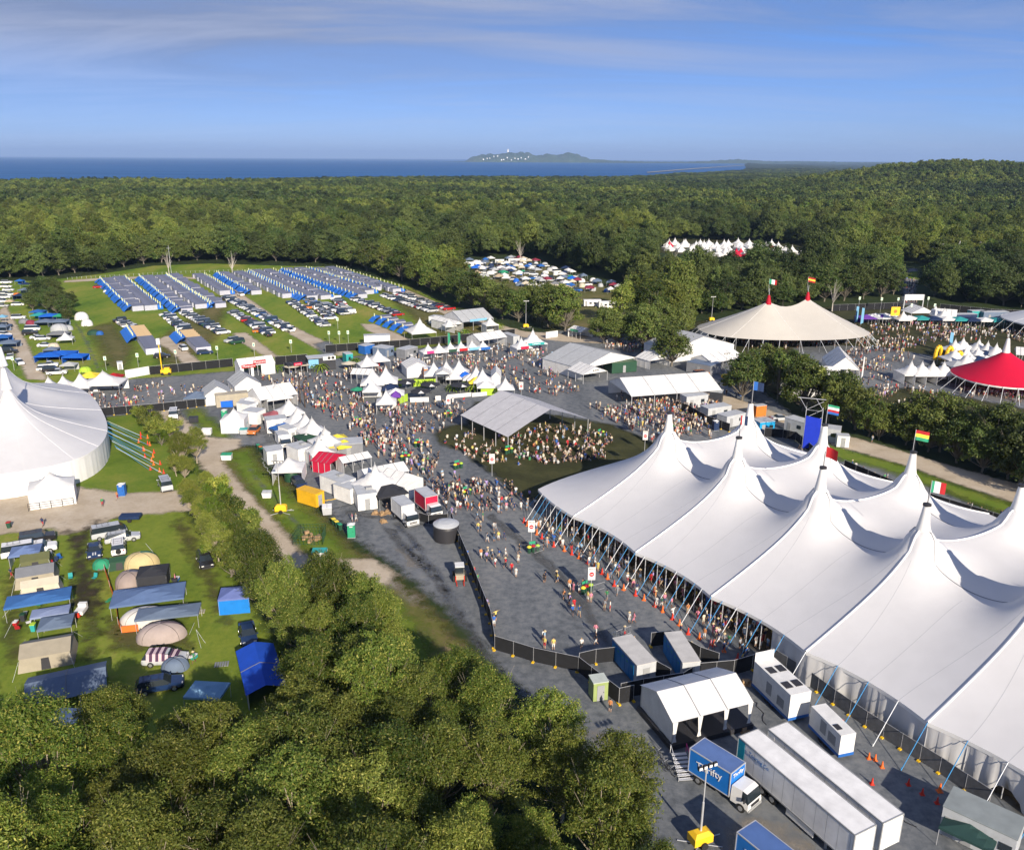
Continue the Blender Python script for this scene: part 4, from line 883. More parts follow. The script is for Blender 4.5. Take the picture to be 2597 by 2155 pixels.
# -------- canopies and tents; local origin = middle of the front edge, +y runs away from the front
def pagoda_pts(w, d, he, hp, n=7, px_=2.2):
    V = []; 
    for i in range(n+1):
        for j in range(n+1):
            a, b = i/n*2-1, j/n*2-1; r = max(abs(a), abs(b)); t = 1-r
            z = he+(hp-he)*(0.42*t+.58*t**px_*1.0) if t < 1 else hp
            V.append((a*w/2, d/2+b*d/2, z))
    F = [(i*(n+1)+j, (i+1)*(n+1)+j, (i+1)*(n+1)+j+1, i*(n+1)+j+1) for i in range(n) for j in range(n)]
    return V, F
_cache = {}
def cached(key, fn):
    if key not in _cache: _cache[key] = fn()
    return _cache[key]
def pagoda(p, rz, label, w=4.0, d=None, he=2.5, hp=None, col='white', group=None, walls='', wcol=None, sign=None, name='pagoda_marquee'):
    d = d or w; hp = hp or he+w*.55; t = thing(name, label, 'marquee', (p.x, p.y, 0), rz, group)
    V, F = pagoda_pts(w, d, he, hp, 8, 3.2); mb = MB(); mb.add(V, F)
    mb.tube((0, d/2, hp-.05), (0, d/2, hp+.25), .06, .03, n=5)
    c = mb.build('canopy', cloth, t, True); c.color = C4(col)
    mb = MB()
    for a, b in (((-w/2, 0), (w/2, 0)), ((w/2, 0), (w/2, d)), ((w/2, d), (-w/2, d)), ((-w/2, d), (-w/2, 0))): mb.slab((a[0], a[1], he), (b[0], b[1], he), (b[0], b[1], he-.28), (a[0], a[1], he-.28), .02)
    v = mb.build('valance', cloth, t); v.color = C4(col)
    for x in (-w/2+.06, w/2-.06):
        for y in (.06, d-.06): mb = MB(); mb.tube((x, y, 0), (x, y, he), .045, n=5); mb.build('leg', alu, t)
    wallset(t, w, d, he, walls, wcol or col)
    if sign: signboard(t, sign, w, he)
    return t
def wallset(t, w, d, he, walls, col):
    S = {'b': ((-w/2, d-.03), (w/2, d-.03)), 'l': ((-w/2+.03, d), (-w/2+.03, 0)), 'r': ((w/2-.03, 0), (w/2-.03, d)), 'f': ((-w/2, .03), (w/2, .03))}
    for k in walls:
        a, b = S[k]; n = 8; vs = []; mb = MB()
        for i in range(n+1):
            f = i/n; off = .03*math.sin(i*2.2); vs += [(lerp(a[0], b[0], f)+(off if k in 'lr' else 0), lerp(a[1], b[1], f)+(off if k in 'bf' else 0), .02), (lerp(a[0], b[0], f), lerp(a[1], b[1], f), he-.05)]
        mb.add(vs, [(2*i, 2*i+2, 2*i+3, 2*i+1) for i in range(n)]); o = mb.build('side_wall', cloth, t); o.color = C4(col)
def text_mesh(body, size, m, align='CENTER'):
    cu = bpy.data.curves.new('lettering', 'FONT'); cu.body = body; cu.size = size; cu.align_x = align; cu.align_y = 'CENTER'; cu.extrude = 0.012; cu.resolution_u = 2
    o = bpy.data.objects.new('lettering', cu); COL.objects.link(o); dg = bpy.context.evaluated_depsgraph_get(); me = bpy.data.meshes.new_from_object(o.evaluated_get(dg))
    COL.objects.unlink(o); bpy.data.objects.remove(o); me.materials.clear(); me.materials.append(m); return me
ink = {k: mat('ink_'+k, c, .5, .02) for k, c in (('white', (.85, .85, .85)), ('black', (.02, .02, .02)), ('red', (.6, .01, .02)), ('blue', (.02, .12, .35)), ('teal', (.02, .3, .3)))}
def lettering(par, body, size, m, loc, rot=(math.pi/2, 0, 0)):
    o = link_mesh('lettering', text_mesh(body, size, ink[m]), par); o.location = loc; o.rotation_euler = rot; return o
def signboard(t, sign, w, he, y=-.06, z=None):
    col, txt, tcol = sign[:3]; ww = w*(sign[3] if len(sign) > 3 else .8); h = .8
    mb = MB(); mb.box(0, y, (z or he)-.25, ww, .06, h); s = mb.build('sign', shell, t); s.color = C4(col)
    if txt: lettering(s, txt, min(.62, ww/max(3, len(txt))*1.6), tcol, (0, y-.04, (z or he)+.13))
def gable(p, rz, label, w, d, he=3.0, hr=None, ridge='x', col='white', group=None, walls='', posts=4, name='gable_marquee', seams=4, roofcol=None, overhang=.15, cat='marquee', sign=None, gab='bf', flat=0.0):
    """clear-span marquee; ridge along x (parallel to the front) or y"""
    t = thing(name, label, cat, (p.x, p.y, 0), rz, group); rs = (d if ridge == 'x' else w)*.22; hr = hr or he+rs; o = overhang
    mb = MB(); n = max(2, seams)
    if ridge == 'x':
        xs = [(-w/2-o)+(w+2*o)*i/n for i in range(n+1)]; prof = [(-o, he-.05), (d*.25, lerp(he, hr, .53)), (d/2, hr), (d*.75, lerp(he, hr, .53)), (d+o, he-.05)]
        V = [(x, y, z) for x in xs for y, z in prof]
    else:
        ys = [-o+(d+2*o)*i/n for i in range(n+1)]; prof = [(-w/2-o, he-.05), (-w*.25, lerp(he, hr, .53)), (0, hr), (w*.25, lerp(he, hr, .53)), (w/2+o, he-.05)]
        V = [(x, y, z) for y in ys for x, z in prof]
    F = [(i*5+k, (i+1)*5+k, (i+1)*5+k+1, i*5+k+1) for i in range(n) for k in range(4)]
    if ridge != 'x': F = [f[::-1] for f in F]
    mb.add(V, F); r = mb.build('roof', cloth, t); r.color = C4(roofcol or col)
    for i in range(n+1):
        mb = MB(); pts = V[i*5:i*5+5]
        for a, b in zip(pts[:-1], pts[1:]): mb.tube(Vector(a)+Vector((0, 0, .02)), Vector(b)+Vector((0, 0, .02)), .045, n=4, cap=False)
        if 0 < i < n: mb.build('roof_seam', grey_seam, t)
    if gab:
        mb = MB()
        if ridge == 'x':
            for x in (-w/2, w/2): mb.tri((x, 0, he-.02), (x, d/2, hr-.04), (x, d, he-.02))
        else:
            for y in (0.02, d-.02): mb.tri((-w/2, y, he-.02), (0, y, hr-.04), (w/2, y, he-.02))
        g = mb.build('gable_end', cloth, t); g.color = C4(col)
    m = max(2, posts)
    for i in range(m):
        f = i/(m-1)
        for s in (0, 1):
            x, y = ((-w/2+.05+f*(w-.1), .05+s*(d-.1)) if ridge == 'x' else (-w/2+.05+s*(w-.1), .05+f*(d-.1)))
            mb = MB(); mb.box(x, y, 0, .12, .12, he); mb.build('post', alu, t)
    wallset(t, w, d, he, walls, col)
    if sign: signboard(t, sign, w, he)
    return t
def gazebo(p, rz, label, w=3.0, d=None, he=2.1, hp=3.0, col='blue', group=None, walls='', parts=True, name='gazebo', wcol=None):
    d = d or w
    if not parts:
        mb = MB(); c = (0, d/2, hp); P = [(-w/2, 0, he), (w/2, 0, he), (w/2, d, he), (-w/2, d, he)]
        for i in range(4): mb.tri(P[i], P[(i+1) % 4], c); a, b = P[i], P[(i+1) % 4]; mb.quad(a, b, (b[0], b[1], he-.3), (a[0], a[1], he-.3))
        for x, y, z in P: mb.tube((x*.97, d/2+(y-d/2)*.97, 0), (x*.97, d/2+(y-d/2)*.97, he), .04, n=4, mi=1)
        o = mb.build(name, [cloth, alu]); o.location = (p.x, p.y, 0); o.rotation_euler[2] = rz; o.color = C4(col); return tag(o, label, 'gazebo', group)
    t = thing(name, label, 'gazebo', (p.x, p.y, 0), rz, group); mb = MB(); V, F = pagoda_pts(w, d, he, hp, 6, 1.15); mb.add(V, F)
    P = [(-w/2, 0), (w/2, 0), (w/2, d), (-w/2, d)]
    for i in range(4): a, b = P[i], P[(i+1) % 4]; mb.quad((*a, he), (*b, he), (*b, he-.25), (*a, he-.25))
    c = mb.build('canopy', cloth, t); c.color = C4(col)
    for x, y in P: mb = MB(); mb.tube((x*.97, d/2+(y-d/2)*.97, 0), (x*.97, d/2+(y-d/2)*.97, he), .03, n=5); mb.build('leg', alu, t)
    wallset(t, w, d, he, walls, wcol or col); return t
def dome(p, rz, label, w=3.0, d=2.4, h=1.5, col='green', group=None, col2=None, parts=True, name='dome_tent'):
    nU, nV_ = 16, 7; V = []
    for j in range(nV_+1):
        f = j/nV_; z = h*math.sin(f*math.pi/2)**.85; r = math.cos(f*math.pi/2)**.8 if j < nV_ else 0.02
        for i in range(nU):
            a = 2*math.pi*i/nU; k = 1-.06*abs(math.sin(2*a)); V.append((w/2*r*k*math.copysign(abs(math.cos(a))**.8, math.cos(a)), d/2+d/2*r*k*math.copysign(abs(math.sin(a))**.8, math.sin(a)), z))
    F = []; M_ = []
    for j in range(nV_):
        for i in range(nU): F.append((j*nU+i, j*nU+(i+1) % nU, (j+1)*nU+(i+1) % nU, (j+1)*nU+i))
    F1 = [f for k, f in enumerate(F) if not (col2 and (k % nU) < nU//4)]; F2 = [f for k, f in enumerate(F) if col2 and (k % nU) < nU//4]
    if not parts:
        mb = MB(); mb.add(V, F); o = mb.build(name, cloth, None, True); o.location = (p.x, p.y, 0); o.rotation_euler[2] = rz; o.color = C4(col); return tag(o, label, 'tent', group)
    t = thing(name, label, 'tent', (p.x, p.y, 0), rz, group); mb = MB(); mb.add(V, F1); o = mb.build('fly_sheet', cloth, t, True); o.color = C4(col)
    if F2: mb = MB(); mb.add(V, F2); o = mb.build('contrast_panel', cloth, t, True); o.color = C4(col2)
    mb = MB()
    for k in (nU//8, 3*nU//8):
        pts = [Vector(V[j*nU+k])+Vector((0, 0, .03)) for j in range(nV_)]+[Vector(V[j*nU+(k+nU//2) % nU])+Vector((0, 0, .03)) for j in range(nV_-1, -1, -1)]
        for a, b in zip(pts[:-1], pts[1:]): mb.tube(a, b, .025, n=4, cap=False)
    mb.build('tent_pole', dark, t)
    mb = MB(); mb.add([(-.5, -.02, .02), (.5, -.02, .02), (.3, d*.12, h*.55), (-.3, d*.12, h*.55)], [(0, 1, 2, 3)]); mb.build('door', dark, t); return t
def cabin(p, rz, label, w=4.0, d=3.5, he=1.7, hr=2.3, col='tan', group=None, roofcol=None, parts=True, name='cabin_tent', ridge='x', wcol2=None):
    t = thing(name, label, 'tent', (p.x, p.y, 0), rz, group); k = .35
    R_ = [(-w/2, .25, he), (w/2, .25, he), (w/2, d-.25, he), (-w/2, d-.25, he)]; B_ = [(-w/2-k, 0, 0), (w/2+k, 0, 0), (w/2+k, d, 0), (-w/2-k, d, 0)]
    mb = MB(); [mb.quad(B_[i], B_[(i+1) % 4], R_[(i+1) % 4], R_[i]) for i in range(4)]
    mb.tri(R_[0], (-w/2, d/2, hr), R_[3]); mb.tri(R_[1], R_[2], (w/2, d/2, hr))
    a = mb.build('wall', cloth, t); a.color = C4(col)
    mb = MB(); mb.quad((-w/2-.1, .2, he), (w/2+.1, .2, he), (w/2+.1, d/2, hr+.03), (-w/2-.1, d/2, hr+.03)); mb.quad((w/2+.1, d-.2, he), (-w/2-.1, d-.2, he), (-w/2-.1, d/2, hr+.03), (w/2+.1, d/2, hr+.03))
    a = mb.build('roof', cloth, t); a.color = C4(roofcol or col)
    mb = MB(); mb.quad((-.5, -.02, .03), (.5, -.02, .03), (.4, .17, he*.85), (-.4, .17, he*.85)); mb.build('door', dark, t)
    mb = MB()
    for x in (-w/2, w/2):
        for y, s in ((0, -1), (d, 1)): mb.tube((x, y-s*-.2, he), (x*1.25, y+s*1.6, .02), .012, n=3)
    mb.build('guy_line', white_rope, t); return t
def block(p, rz, label, w, d, h, col='white', group=None, name='site_container', roofcol=None, doors=1, windows=1, ac=False, cat='container', z0=.12, side=None, parts=True, ribs=False):
    t = thing(name, label, cat, (p.x, p.y, 0), rz, group)
    mb = MB(); mb.box(0, d/2, z0, w, d, h-z0)
    if ribs:
        for i in range(int(w/.5)): mb.box(-w/2+.25+i*.5, -.012, z0+.12, .18, .03, h-z0-.3); mb.box(-w/2+.25+i*.5, d+.012, z0+.12, .18, .03, h-z0-.3)
    b = mb.build('body', shell, t); b.color = C4(col)
    mb = MB(); mb.box(0, d/2, h, w+.1, d+.1, .09); r = mb.build('roof', shell, t); r.color = C4(roofcol or 'silver')
    mb = MB(); mb.box(-w/2+.3, d/2, 0, .15, d-.1, z0); mb.box(w/2-.3, d/2, 0, .15, d-.1, z0); mb.build('skid', dark, t)
    for i in range(doors):
        x = -w/2+(i+.5)*w/max(1, doors+windows); mb = MB(); mb.box(x, -.02, z0+.03, .85, .05, min(2.0, h-.5)); o = mb.build('door', grey_p, t)
        mb = MB(); mb.box(x+.33, -.06, z0+1.0, .05, .04, .14); mb.build('handle', dark, o)
    for i in range(windows):
        x = -w/2+(doors+i+.5)*w/max(1, doors+windows); mb = MB(); mb.box(x, -.02, h*.45, min(1.0, w*.3), .05, h*.26); mb.build('window', glass, t)
    if ac: mb = MB(); mb.box(w*.2, d/2, h+.09, 1.1, .9, .35); mb.build('air_conditioner', grey_p, t)
    return t
def box_truck(p, rz, label, L_=6.5, W=2.3, H=3.3, col='white', cabcol='white', group=None, txt=None, cabL=1.9, roof=None, box_text=None, z0=.95):
    """origin at the middle of the rear edge on the ground; +x forward"""
    t = thing('box_truck', label, 'truck', (p.x, p.y, 0), rz, group); bl = L_-cabL-.1
    mb = MB(); mb.box(bl/2, 0, z0, bl, W, H-z0); b = mb.build('cargo_box', shell, t); b.color = C4(col)
    mb = MB()
    for s in (1, -1): mb.box(bl/2, s*(W/2), H-.06, bl+.06, .08, .1); mb.box(bl/2, s*(W/2), z0-.03, bl+.06, .08, .1)
    for x in (0, bl):
        mb.box(x, 0, H-.06, .08, W+.06, .11)
        for s in (1, -1): mb.box(x, s*W/2, z0, .09, .09, H-z0)
    mb.build('box_frame', alu, b)
    mb = MB(); mb.box(bl/2, 0, H, bl-.1, W-.1, .03); r = mb.build('box_roof', shell, b); r.color = C4(roof or 'silver')
    mb = MB(); mb.box(-.04, 0, z0+.1, .05, W*.9, H-z0-.3); mb.build('rear_door', wall_w, b)
    mb = MB(); x0 = bl+.12; x1 = L_
    S_ = [(x0, .6, 1.25, 2.25, W*.46, W*.42), (x1-.75, .6, 1.3, 2.3, W*.46, W*.42), (x1-.28, .6, 1.35, 2.18, W*.46, W*.40), (x1, .55, 1.2, 1.3, W*.46, W*.44), (x1+.03, .5, .7, .75, W*.45, W*.44)]
    V = [];
    for (x, a, b_, c, w1, w2) in S_: V += [(x, w1, a), (x, w1, b_), (x, w2, c), (x, -w2, c), (x, -w1, b_), (x, -w1, a)]
    Fb, Fg = [], []
    for i in range(4):
        for k in range(6):
            f = (i*6+k, (i+1)*6+k, (i+1)*6+(k+1) % 6, i*6+(k+1) % 6); (Fg if (i == 2 and k in (1, 2, 3)) or (i in (0, 1) and k in (1, 3) and i == 1) else Fb).append(f)
    Fb += [(5, 4, 3, 2, 1, 0), tuple(range(24, 30))]
    mb.add(V, Fb); cb = mb.build('cab', paint, t); cb.color = C4(cabcol); mb = MB(); mb.add(V, Fg); mb.build('windscreen', glass, cb)
    mb = MB(); mb.box(x1+.04, 0, .78, .06, W*.6, .14); mb.box(x1+.04, 0, 1.0, .06, W*.6, .10); mb.build('grille', dark, cb)
    mb = MB(); mb.box(x1+.05, 0, .42, .12, W*.9, .25); mb.build('bumper', grey_p, cb)
    for s in (1, -1):
        mb = MB(); mb.box(x1+.05, s*W*.36, .8, .08, .3, .25); mb.build('headlight', lamp_m, cb)
        mb = MB(); mb.box(x1-.3, s*(W*.46+.22), 1.4, .1, .2, .4); mb.build('mirror', dark, cb)
    mb = MB(); mb.box(L_/2-.2, 0, .55, L_-.6, .8, .3); mb.build('chassis', dark, t)
    for x in (1.1, x1-.75):
        for s in (1, -1):
            mb = MB(); mb.tube((x, s*(W/2-.32), .45), (x, s*(W/2-.05), .45), .45, n=14); w = mb.build('wheel', rubber, t); mb = MB(); mb.tube((x, s*(W/2-.06), .45), (x, s*(W/2-.02), .45), .24, n=10); mb.build('rim', rim, w)
    if txt:
        o = lettering(b, txt, .62, 'white', (bl+.06, 0, H-.5), (math.pi/2, 0, math.pi/2))
        o = lettering(b, txt, 1.05, 'white', (bl*.5, -W/2-.05, lerp(z0, H, .55)), (math.pi/2, -.12, 0))
    return t
def trailer(p, rz, label, L_=13.8, W=2.5, H=4.1, col='white', group=None, front='teal', txt=None):
    t = thing('semi_trailer', label, 'trailer', (p.x, p.y, 0), rz, group); z0 = 1.15
    mb = MB(); mb.box(L_/2, 0, z0, L_, W, H-z0); b = mb.build('cargo_box', shell, t); b.color = C4(col)
    mb = MB(); mb.box(.45, 0, z0+.02, .96, W+.03, H-z0-.06); f = mb.build('end_panel', shell, b); f.color = C4(front)
    mb = MB()
    for s in (1, -1): mb.box(L_/2, s*W/2, H-.05, L_+.05, .09, .1); mb.box(L_/2, s*W/2, z0-.08, L_+.05, .1, .14)
    for x in (0, L_): mb.box(x, 0, H-.05, .09, W, .1); [mb.box(x, s*W/2, z0, .1, .1, H-z0) for s in (1, -1)]
    mb.build('box_frame', grey_p, b); mb = MB(); [mb.box(1.0+i*1.25, s*(W/2-.01), z0+.05, .04, .02, H-z0-.1) for i in range(int((L_-1)/1.25)+1) for s in (1, -1)]; mb.build('panel_rib', grey_p, b)
    mb = MB(); mb.box(L_/2, 0, H, L_-.12, W-.12, .03); r = mb.build('box_roof', shell, b); r.color = C4('white')
    mb = MB(); mb.box(L_+.03, 0, z0+.05, .05, W-.15, H-z0-.2); mb.build('rear_door', wall_w, b)
    mb = MB(); mb.box(L_/2, 0, .85, L_-.5, 1.0, .28); mb.build('chassis', dark, t)
    for x in (2.2, 3.5, 4.8):
        for s in (1, -1):
            mb = MB(); mb.tube((x, s*(W/2-.5), .5), (x, s*(W/2-.06), .5), .5, n=16); w = mb.build('wheel', rubber, t); mb = MB(); mb.tube((x, s*(W/2-.08), .5), (x, s*(W/2-.03), .5), .27, n=12); mb.build('rim', rim, w)
    mb = MB(); mb.box(8.2, -W/2+.1, .35, 3.2, .12, .75); mb.build('tool_locker', wall_w, t)
    mb = MB(); [mb.box(10.9, s*.8, 0, .18, .18, 1.0) for s in (1, -1)]; mb.build('landing_leg', grey_p, t)
    if txt:
        lettering(b, txt, .55, 'blue', (2.9, -W/2-.06, H-.75), (math.pi/2, 0, 0))
    return t
def light_tower(p, rz, label, H=9.0, group=None, tilt=0):
    t = thing('light_tower', label, 'light tower', (p.x, p.y, 0), rz, group)
    mb = MB(); mb.box(0, 0, .45, 1.9, 1.2, .75); mb.add([(-.95, -.6, 1.2), (.95, -.6, 1.2), (.95, .6, 1.2), (-.95, .6, 1.2), (-.6, -.3, 1.5), (.6, -.3, 1.5), (.6, .3, 1.5), (-.6, .3, 1.5)], [(4, 5, 6, 7), (0, 1, 5, 4), (1, 2, 6, 5), (2, 3, 7, 6), (3, 0, 4, 7)]); mb.build('generator_body', yellow, t)
    mb = MB(); mb.tube((0, 0, 1.3), (0, 0, H*.55), .10, n=8); mb.tube((0, 0, H*.5), (0, 0, H), .06, n=8); mb.build('mast', alu, t)
    mb = MB(); mb.tube((-.8, 0, H), (.8, 0, H), .04, n=5); mb.build('lamp_bar', dark, t)
    for x in (-.75, -.25, .25, .75): mb = MB(); mb.box(x, -.12, H-.05, .38, .22, .34); l_ = mb.build('floodlight', dark, t); mb = MB(); mb.box(x, -.245, H-.01, .3, .02, .26); mb.build('lens', lamp_m, l_)
    for s in (1, -1): mb = MB(); mb.tube((0, s*.62, .35), (0, s*.8, .35), .35, n=12); mb.build('wheel', rubber, t)
    mb = MB(); mb.tube((-1.6, -1.1, .08), (1.6, 1.1, .08), .05, n=4); mb.tube((-1.6, 1.1, .08), (1.6, -1.1, .08), .05, n=4); mb.tube((1, 0, .4), (2.1, 0, .35), .05, n=4); mb.build('outrigger', alu, t)
    return t
def toilet(p, rz, label, col='royal blue', group=None):
    t = thing('portable_toilet', label, 'portable toilet', (p.x, p.y, 0), rz, group)
    mb = MB(); mb.box(0, .6, .08, 1.15, 1.15, 2.1); b = mb.build('cabin', shell, t); b.color = C4(col)
    mb = MB(); V, F = pagoda_pts(1.22, 1.22, 2.18, 2.4, 4, 1.0); mb.add(V, F); r = mb.build('roof', wall_w, t)
    mb = MB(); mb.box(0, 0, .15, .75, .06, 1.9); d = mb.build('door', shell, t); d.color = C4(col); mb = MB(); mb.box(.28, -.05, 1.1, .08, .05, .12); mb.build('handle', dark, d)
    mb = MB(); mb.box(0, .6, 0, 1.25, 1.25, .1); mb.build('base', grey_p, t)
    mb = MB(); mb.box(0, -.02, 1.9, .5, .05, .15); mb.build('vent', wall_w, t); return t
def skip(p, rz, label, col='white', lid='green', w=2.0, d=1.3, h=1.3, group=None):
    t = thing('waste_skip', label, 'waste bin', (p.x, p.y, 0), rz, group); mb = MB()
    mb.add([(-w/2+.1, .15, .15), (w/2-.1, .15, .15), (w/2-.1, d-.1, .15), (-w/2+.1, d-.1, .15), (-w/2, 0, h-.1), (w/2, 0, h-.1), (w/2, d, h), (-w/2, d, h)], [(3, 2, 1, 0), (0, 1, 5, 4), (1, 2, 6, 5), (2, 3, 7, 6), (3, 0, 4, 7)]); b = mb.build('bin_body', shell, t); b.color = C4(col)
    for s in (-1, 1): mb = MB(); mb.add([(s*.02, 0, h-.08), (s*w/2, 0, h-.08), (s*w/2, d, h+.04), (s*.02, d, h+.04), (s*.02, 0, h), (s*w/2, 0, h), (s*w/2, d, h+.12), (s*.02, d, h+.12)], [(4, 5, 6, 7), (0, 1, 5, 4), (2, 3, 7, 6), (1, 2, 6, 5), (3, 0, 4, 7)]); l_ = mb.build('lid', shell, t); l_.color = C4(lid)
    for x in (-w/2+.2, w/2-.2):
        for y in (.25, d-.2): mb = MB(); mb.tube((x-.04, y, .1), (x+.04, y, .1), .1, n=8); mb.build('wheel', rubber, t)
    return t
def wheelie(p, rz, label, col='dark green', lid='yellow', group=None):
    t = thing('wheelie_bin', label, 'bin', (p.x, p.y, 0), rz, group); mb = MB()
    mb.add([(-.22, -.25, .06), (.22, -.25, .06), (.22, .22, .06), (-.22, .22, .06), (-.29, -.34, 1.0), (.29, -.34, 1.0), (.29, .34, 1.0), (-.29, .34, 1.0)], [(3, 2, 1, 0), (0, 1, 5, 4), (1, 2, 6, 5), (2, 3, 7, 6), (3, 0, 4, 7)]); b = mb.build('bin_body', shell, t); b.color = C4(col)
    mb = MB(); mb.box(0, 0, 1.0, .62, .72, .08); l_ = mb.build('lid', shell, t); l_.color = C4(lid)
    for s in (-1, 1): mb = MB(); mb.tube((s*.2, .3, .1), (s*.3, .3, .1), .1, n=8); mb.build('wheel', rubber, t)
    return t
def fence(pts, label, h=1.9, name='fence', mesh_m=None, feet=True, postgap=2.6, group=None, lab_cat='fence'):
    """temporary fence: pts world Vectors; shade-cloth panels, steel posts, yellow feet"""
    o = pts[0]; t = thing(name, label, lab_cat, (o.x, o.y, 0), 0, group); k = 0
    for a, b in zip(pts[:-1], pts[1:]):
        d = b-a; L_ = d.length; n = max(1, round(L_/postgap)); u = d/n; nrm = Vector((-d.y, d.x, 0)).normalized()*.015
        mb = MB(); f = MB()
        for i in range(n):
            p0 = a+u*i-o; p1 = a+u*(i+1)-o; z = Vector((0, 0, 1)); bl = .02*math.sin(k*1.7)
            mb.add([p0-nrm+z*.08, p1-nrm+z*.08, p1-nrm+z*(h-.06), p0-nrm+z*(h-.06), p0+nrm+z*.08, p1+nrm+z*.08, p1+nrm+z*(h-.06), p0+nrm+z*(h-.06)], [(0, 1, 2, 3), (7, 6, 5, 4), (3, 2, 6, 7), (0, 4, 5, 1)])
            f.tube(p0+z*h, p1+z*h, .025, n=4); f.tube(p0+z*.1, p1+z*.1, .02, n=4); k += 1
        mb.build('shade_cloth', mesh_m or black_mesh, t); f.build('rail', alu, t)
        for i in range(n+1 if b == pts[-1] else n):
            p0 = a+u*i-o; m = MB(); m.tube(p0, p0+Vector((0, 0, h+.04)), .03, n=5); m.build('post', alu, t)
            if feet:
                m = MB(); m.box(p0.x, p0.y, 0, .65, .28, .16, rz=math.atan2(nrm.y, nrm.x)); m.build('foot_block', yellow, t)
    return t
# ================================================================ parking field: tent rows and parked cars
def row_unit():
    mb = MB(); w, d = 3.5, 4.3
    for k in (0, 1): y = k*d
    mb.add([(-w/2, 0, 0), (w/2, 0, 0), (w/2, d, 0), (-w/2, d, 0), (-w/2, 0, 1.8), (w/2, 0, 1.8), (w/2, d, 1.8), (-w/2, d, 1.8)], [(0, 1, 5, 4), (1, 2, 6, 5), (2, 3, 7, 6), (3, 0, 4, 7)], 0)
    mb.add([(-w/2-.05, -.15, 1.78), (0, -.15, 2.3), (w/2+.05, -.15, 1.78), (-w/2-.05, d+.1, 1.78), (0, d+.1, 2.3), (w/2+.05, d+.1, 1.78)], [(0, 1, 4, 3), (1, 2, 5, 4)], 1)
    mb.add([(-w/2, 0, 1.78), (0, 0, 2.28), (w/2, 0, 1.78), (-w/2, d, 1.78), (0, d, 2.28), (w/2, d, 1.78)], [(0, 2, 1), (3, 4, 5)], 0)
    # blue awning sagging in front
    mb.add([(-w/2, -1.9, 1.5), (w/2, -1.9, 1.35), (w/2, -.1, 2.1), (-w/2, -.1, 2.1), (0, -1.0, 1.6)], [(0, 1, 4), (1, 2, 4), (2, 3, 4), (3, 0, 4)], 2)
    mb.add([(-w/2, -1.9, 1.5), (w/2, -1.9, 1.35), (w/2, -3.2, .1), (-w/2, -3.4, .2)], [(3, 2, 1, 0)], 2); mb.add([(-w/2, -1.9, 1.25), (-w/2, -.1, 1.95), (-w/2, -.1, .1), (-w/2, -2.0, .1)], [(0, 1, 2, 3)], 2)
    mb.box(-w/2+.1, -1.0, .6, .55, .3, 2.2, 3)
    return mb
tarp = mat('blue_tarp', (0.012, 0.15, 0.60), 0.45, 0.25, 2.0, spec=.5)
grey_roof = mat('grey_tent_roof', (0.115, 0.13, 0.19), .7, .25, .5); ru = row_unit().mesh('row_tent', [mat('tent_wall', (.42, .43, .50), .7, .15), grey_roof, tarp, mat('post_board', (.55, .58, .33), .5)])
ru2 = row_unit().mesh('row_tent', [MATS['tent_wall'], mat('tan_tent_roof', (.50, .36, .20), .8, .1), tarp, MATS['post_board']])
_v = row_unit(); keep = [k for k, m_ in enumerate(_v.m) if m_ < 2]; _v.f = [_v.f[k] for k in keep]; _v.m = [_v.m[k] for k in keep]; ru3 = _v.mesh('row_tent', [mat('lilac_wall', (.55, .55, .66), .7, .1), grey_roof])
ROWS = [('K', 1275, 160, 1640, 510, 1, ru), ('K', 1400, 145, 1800, 500, -1, ru), ('A', 870, 838, 1110, 1035, 1, ru), ('A', 945, 833, 1195, 1010, -1, ru), ('A', 1025, 824, 1310, 1005, 1, ru), ('A', 1165, 822, 1335, 930, -1, ru), ('A', 1318, 812, 1520, 928, 1, ru),
        ('A', 1405, 808, 1700, 948, -1, ru), ('A', 1508, 802, 1850, 962, 1, ru), ('A', 1575, 797, 1935, 955, -1, ru), ('A', 1700, 792, 2150, 950, 1, ru), ('A', 1765, 787, 2190, 925, -1, ru), ('A', 1862, 786, 2230, 905, 1, ru), ('A', 1945, 780, 2350, 915, -1, ru)]
cnt = 0
for ri, (c, x0, y0, x1, y1, side, me) in enumerate(ROWS):
    a, b = q(c, x0, y0), q(c, x1, y1); d = b-a; n = int(d.length/4.25); rz = math.atan2(d.y, d.x)
    # the tent depth runs across the row; blue awning on the left (side 1) or right (side -1)
    for i in range(n):
        p = a+d*((i+.5)/n); o = link_mesh('row_tent', me); r_ = rz+(0 if side < 0 else math.pi); o.rotation_euler[2] = r_+math.pi
        off = Vector((math.sin(r_+math.pi), -math.cos(r_+math.pi), 0))*2.1; o.location = (p.x+off.x, p.y+off.y, 0.02)
        o.rotation_euler[2] += rd.uniform(-.06, .06); sx_ = rd.uniform(.84, 1.05); o.scale = (sx_, rd.uniform(.88, 1.12), rd.uniform(.9, 1.1)); tag(o, 'grey tent with blue awning, %s from the back in %s tent row' % (nth(i), nth(ri)), 'tent', 'grey and blue tents pitched in rows on the parking field'); cnt += 1
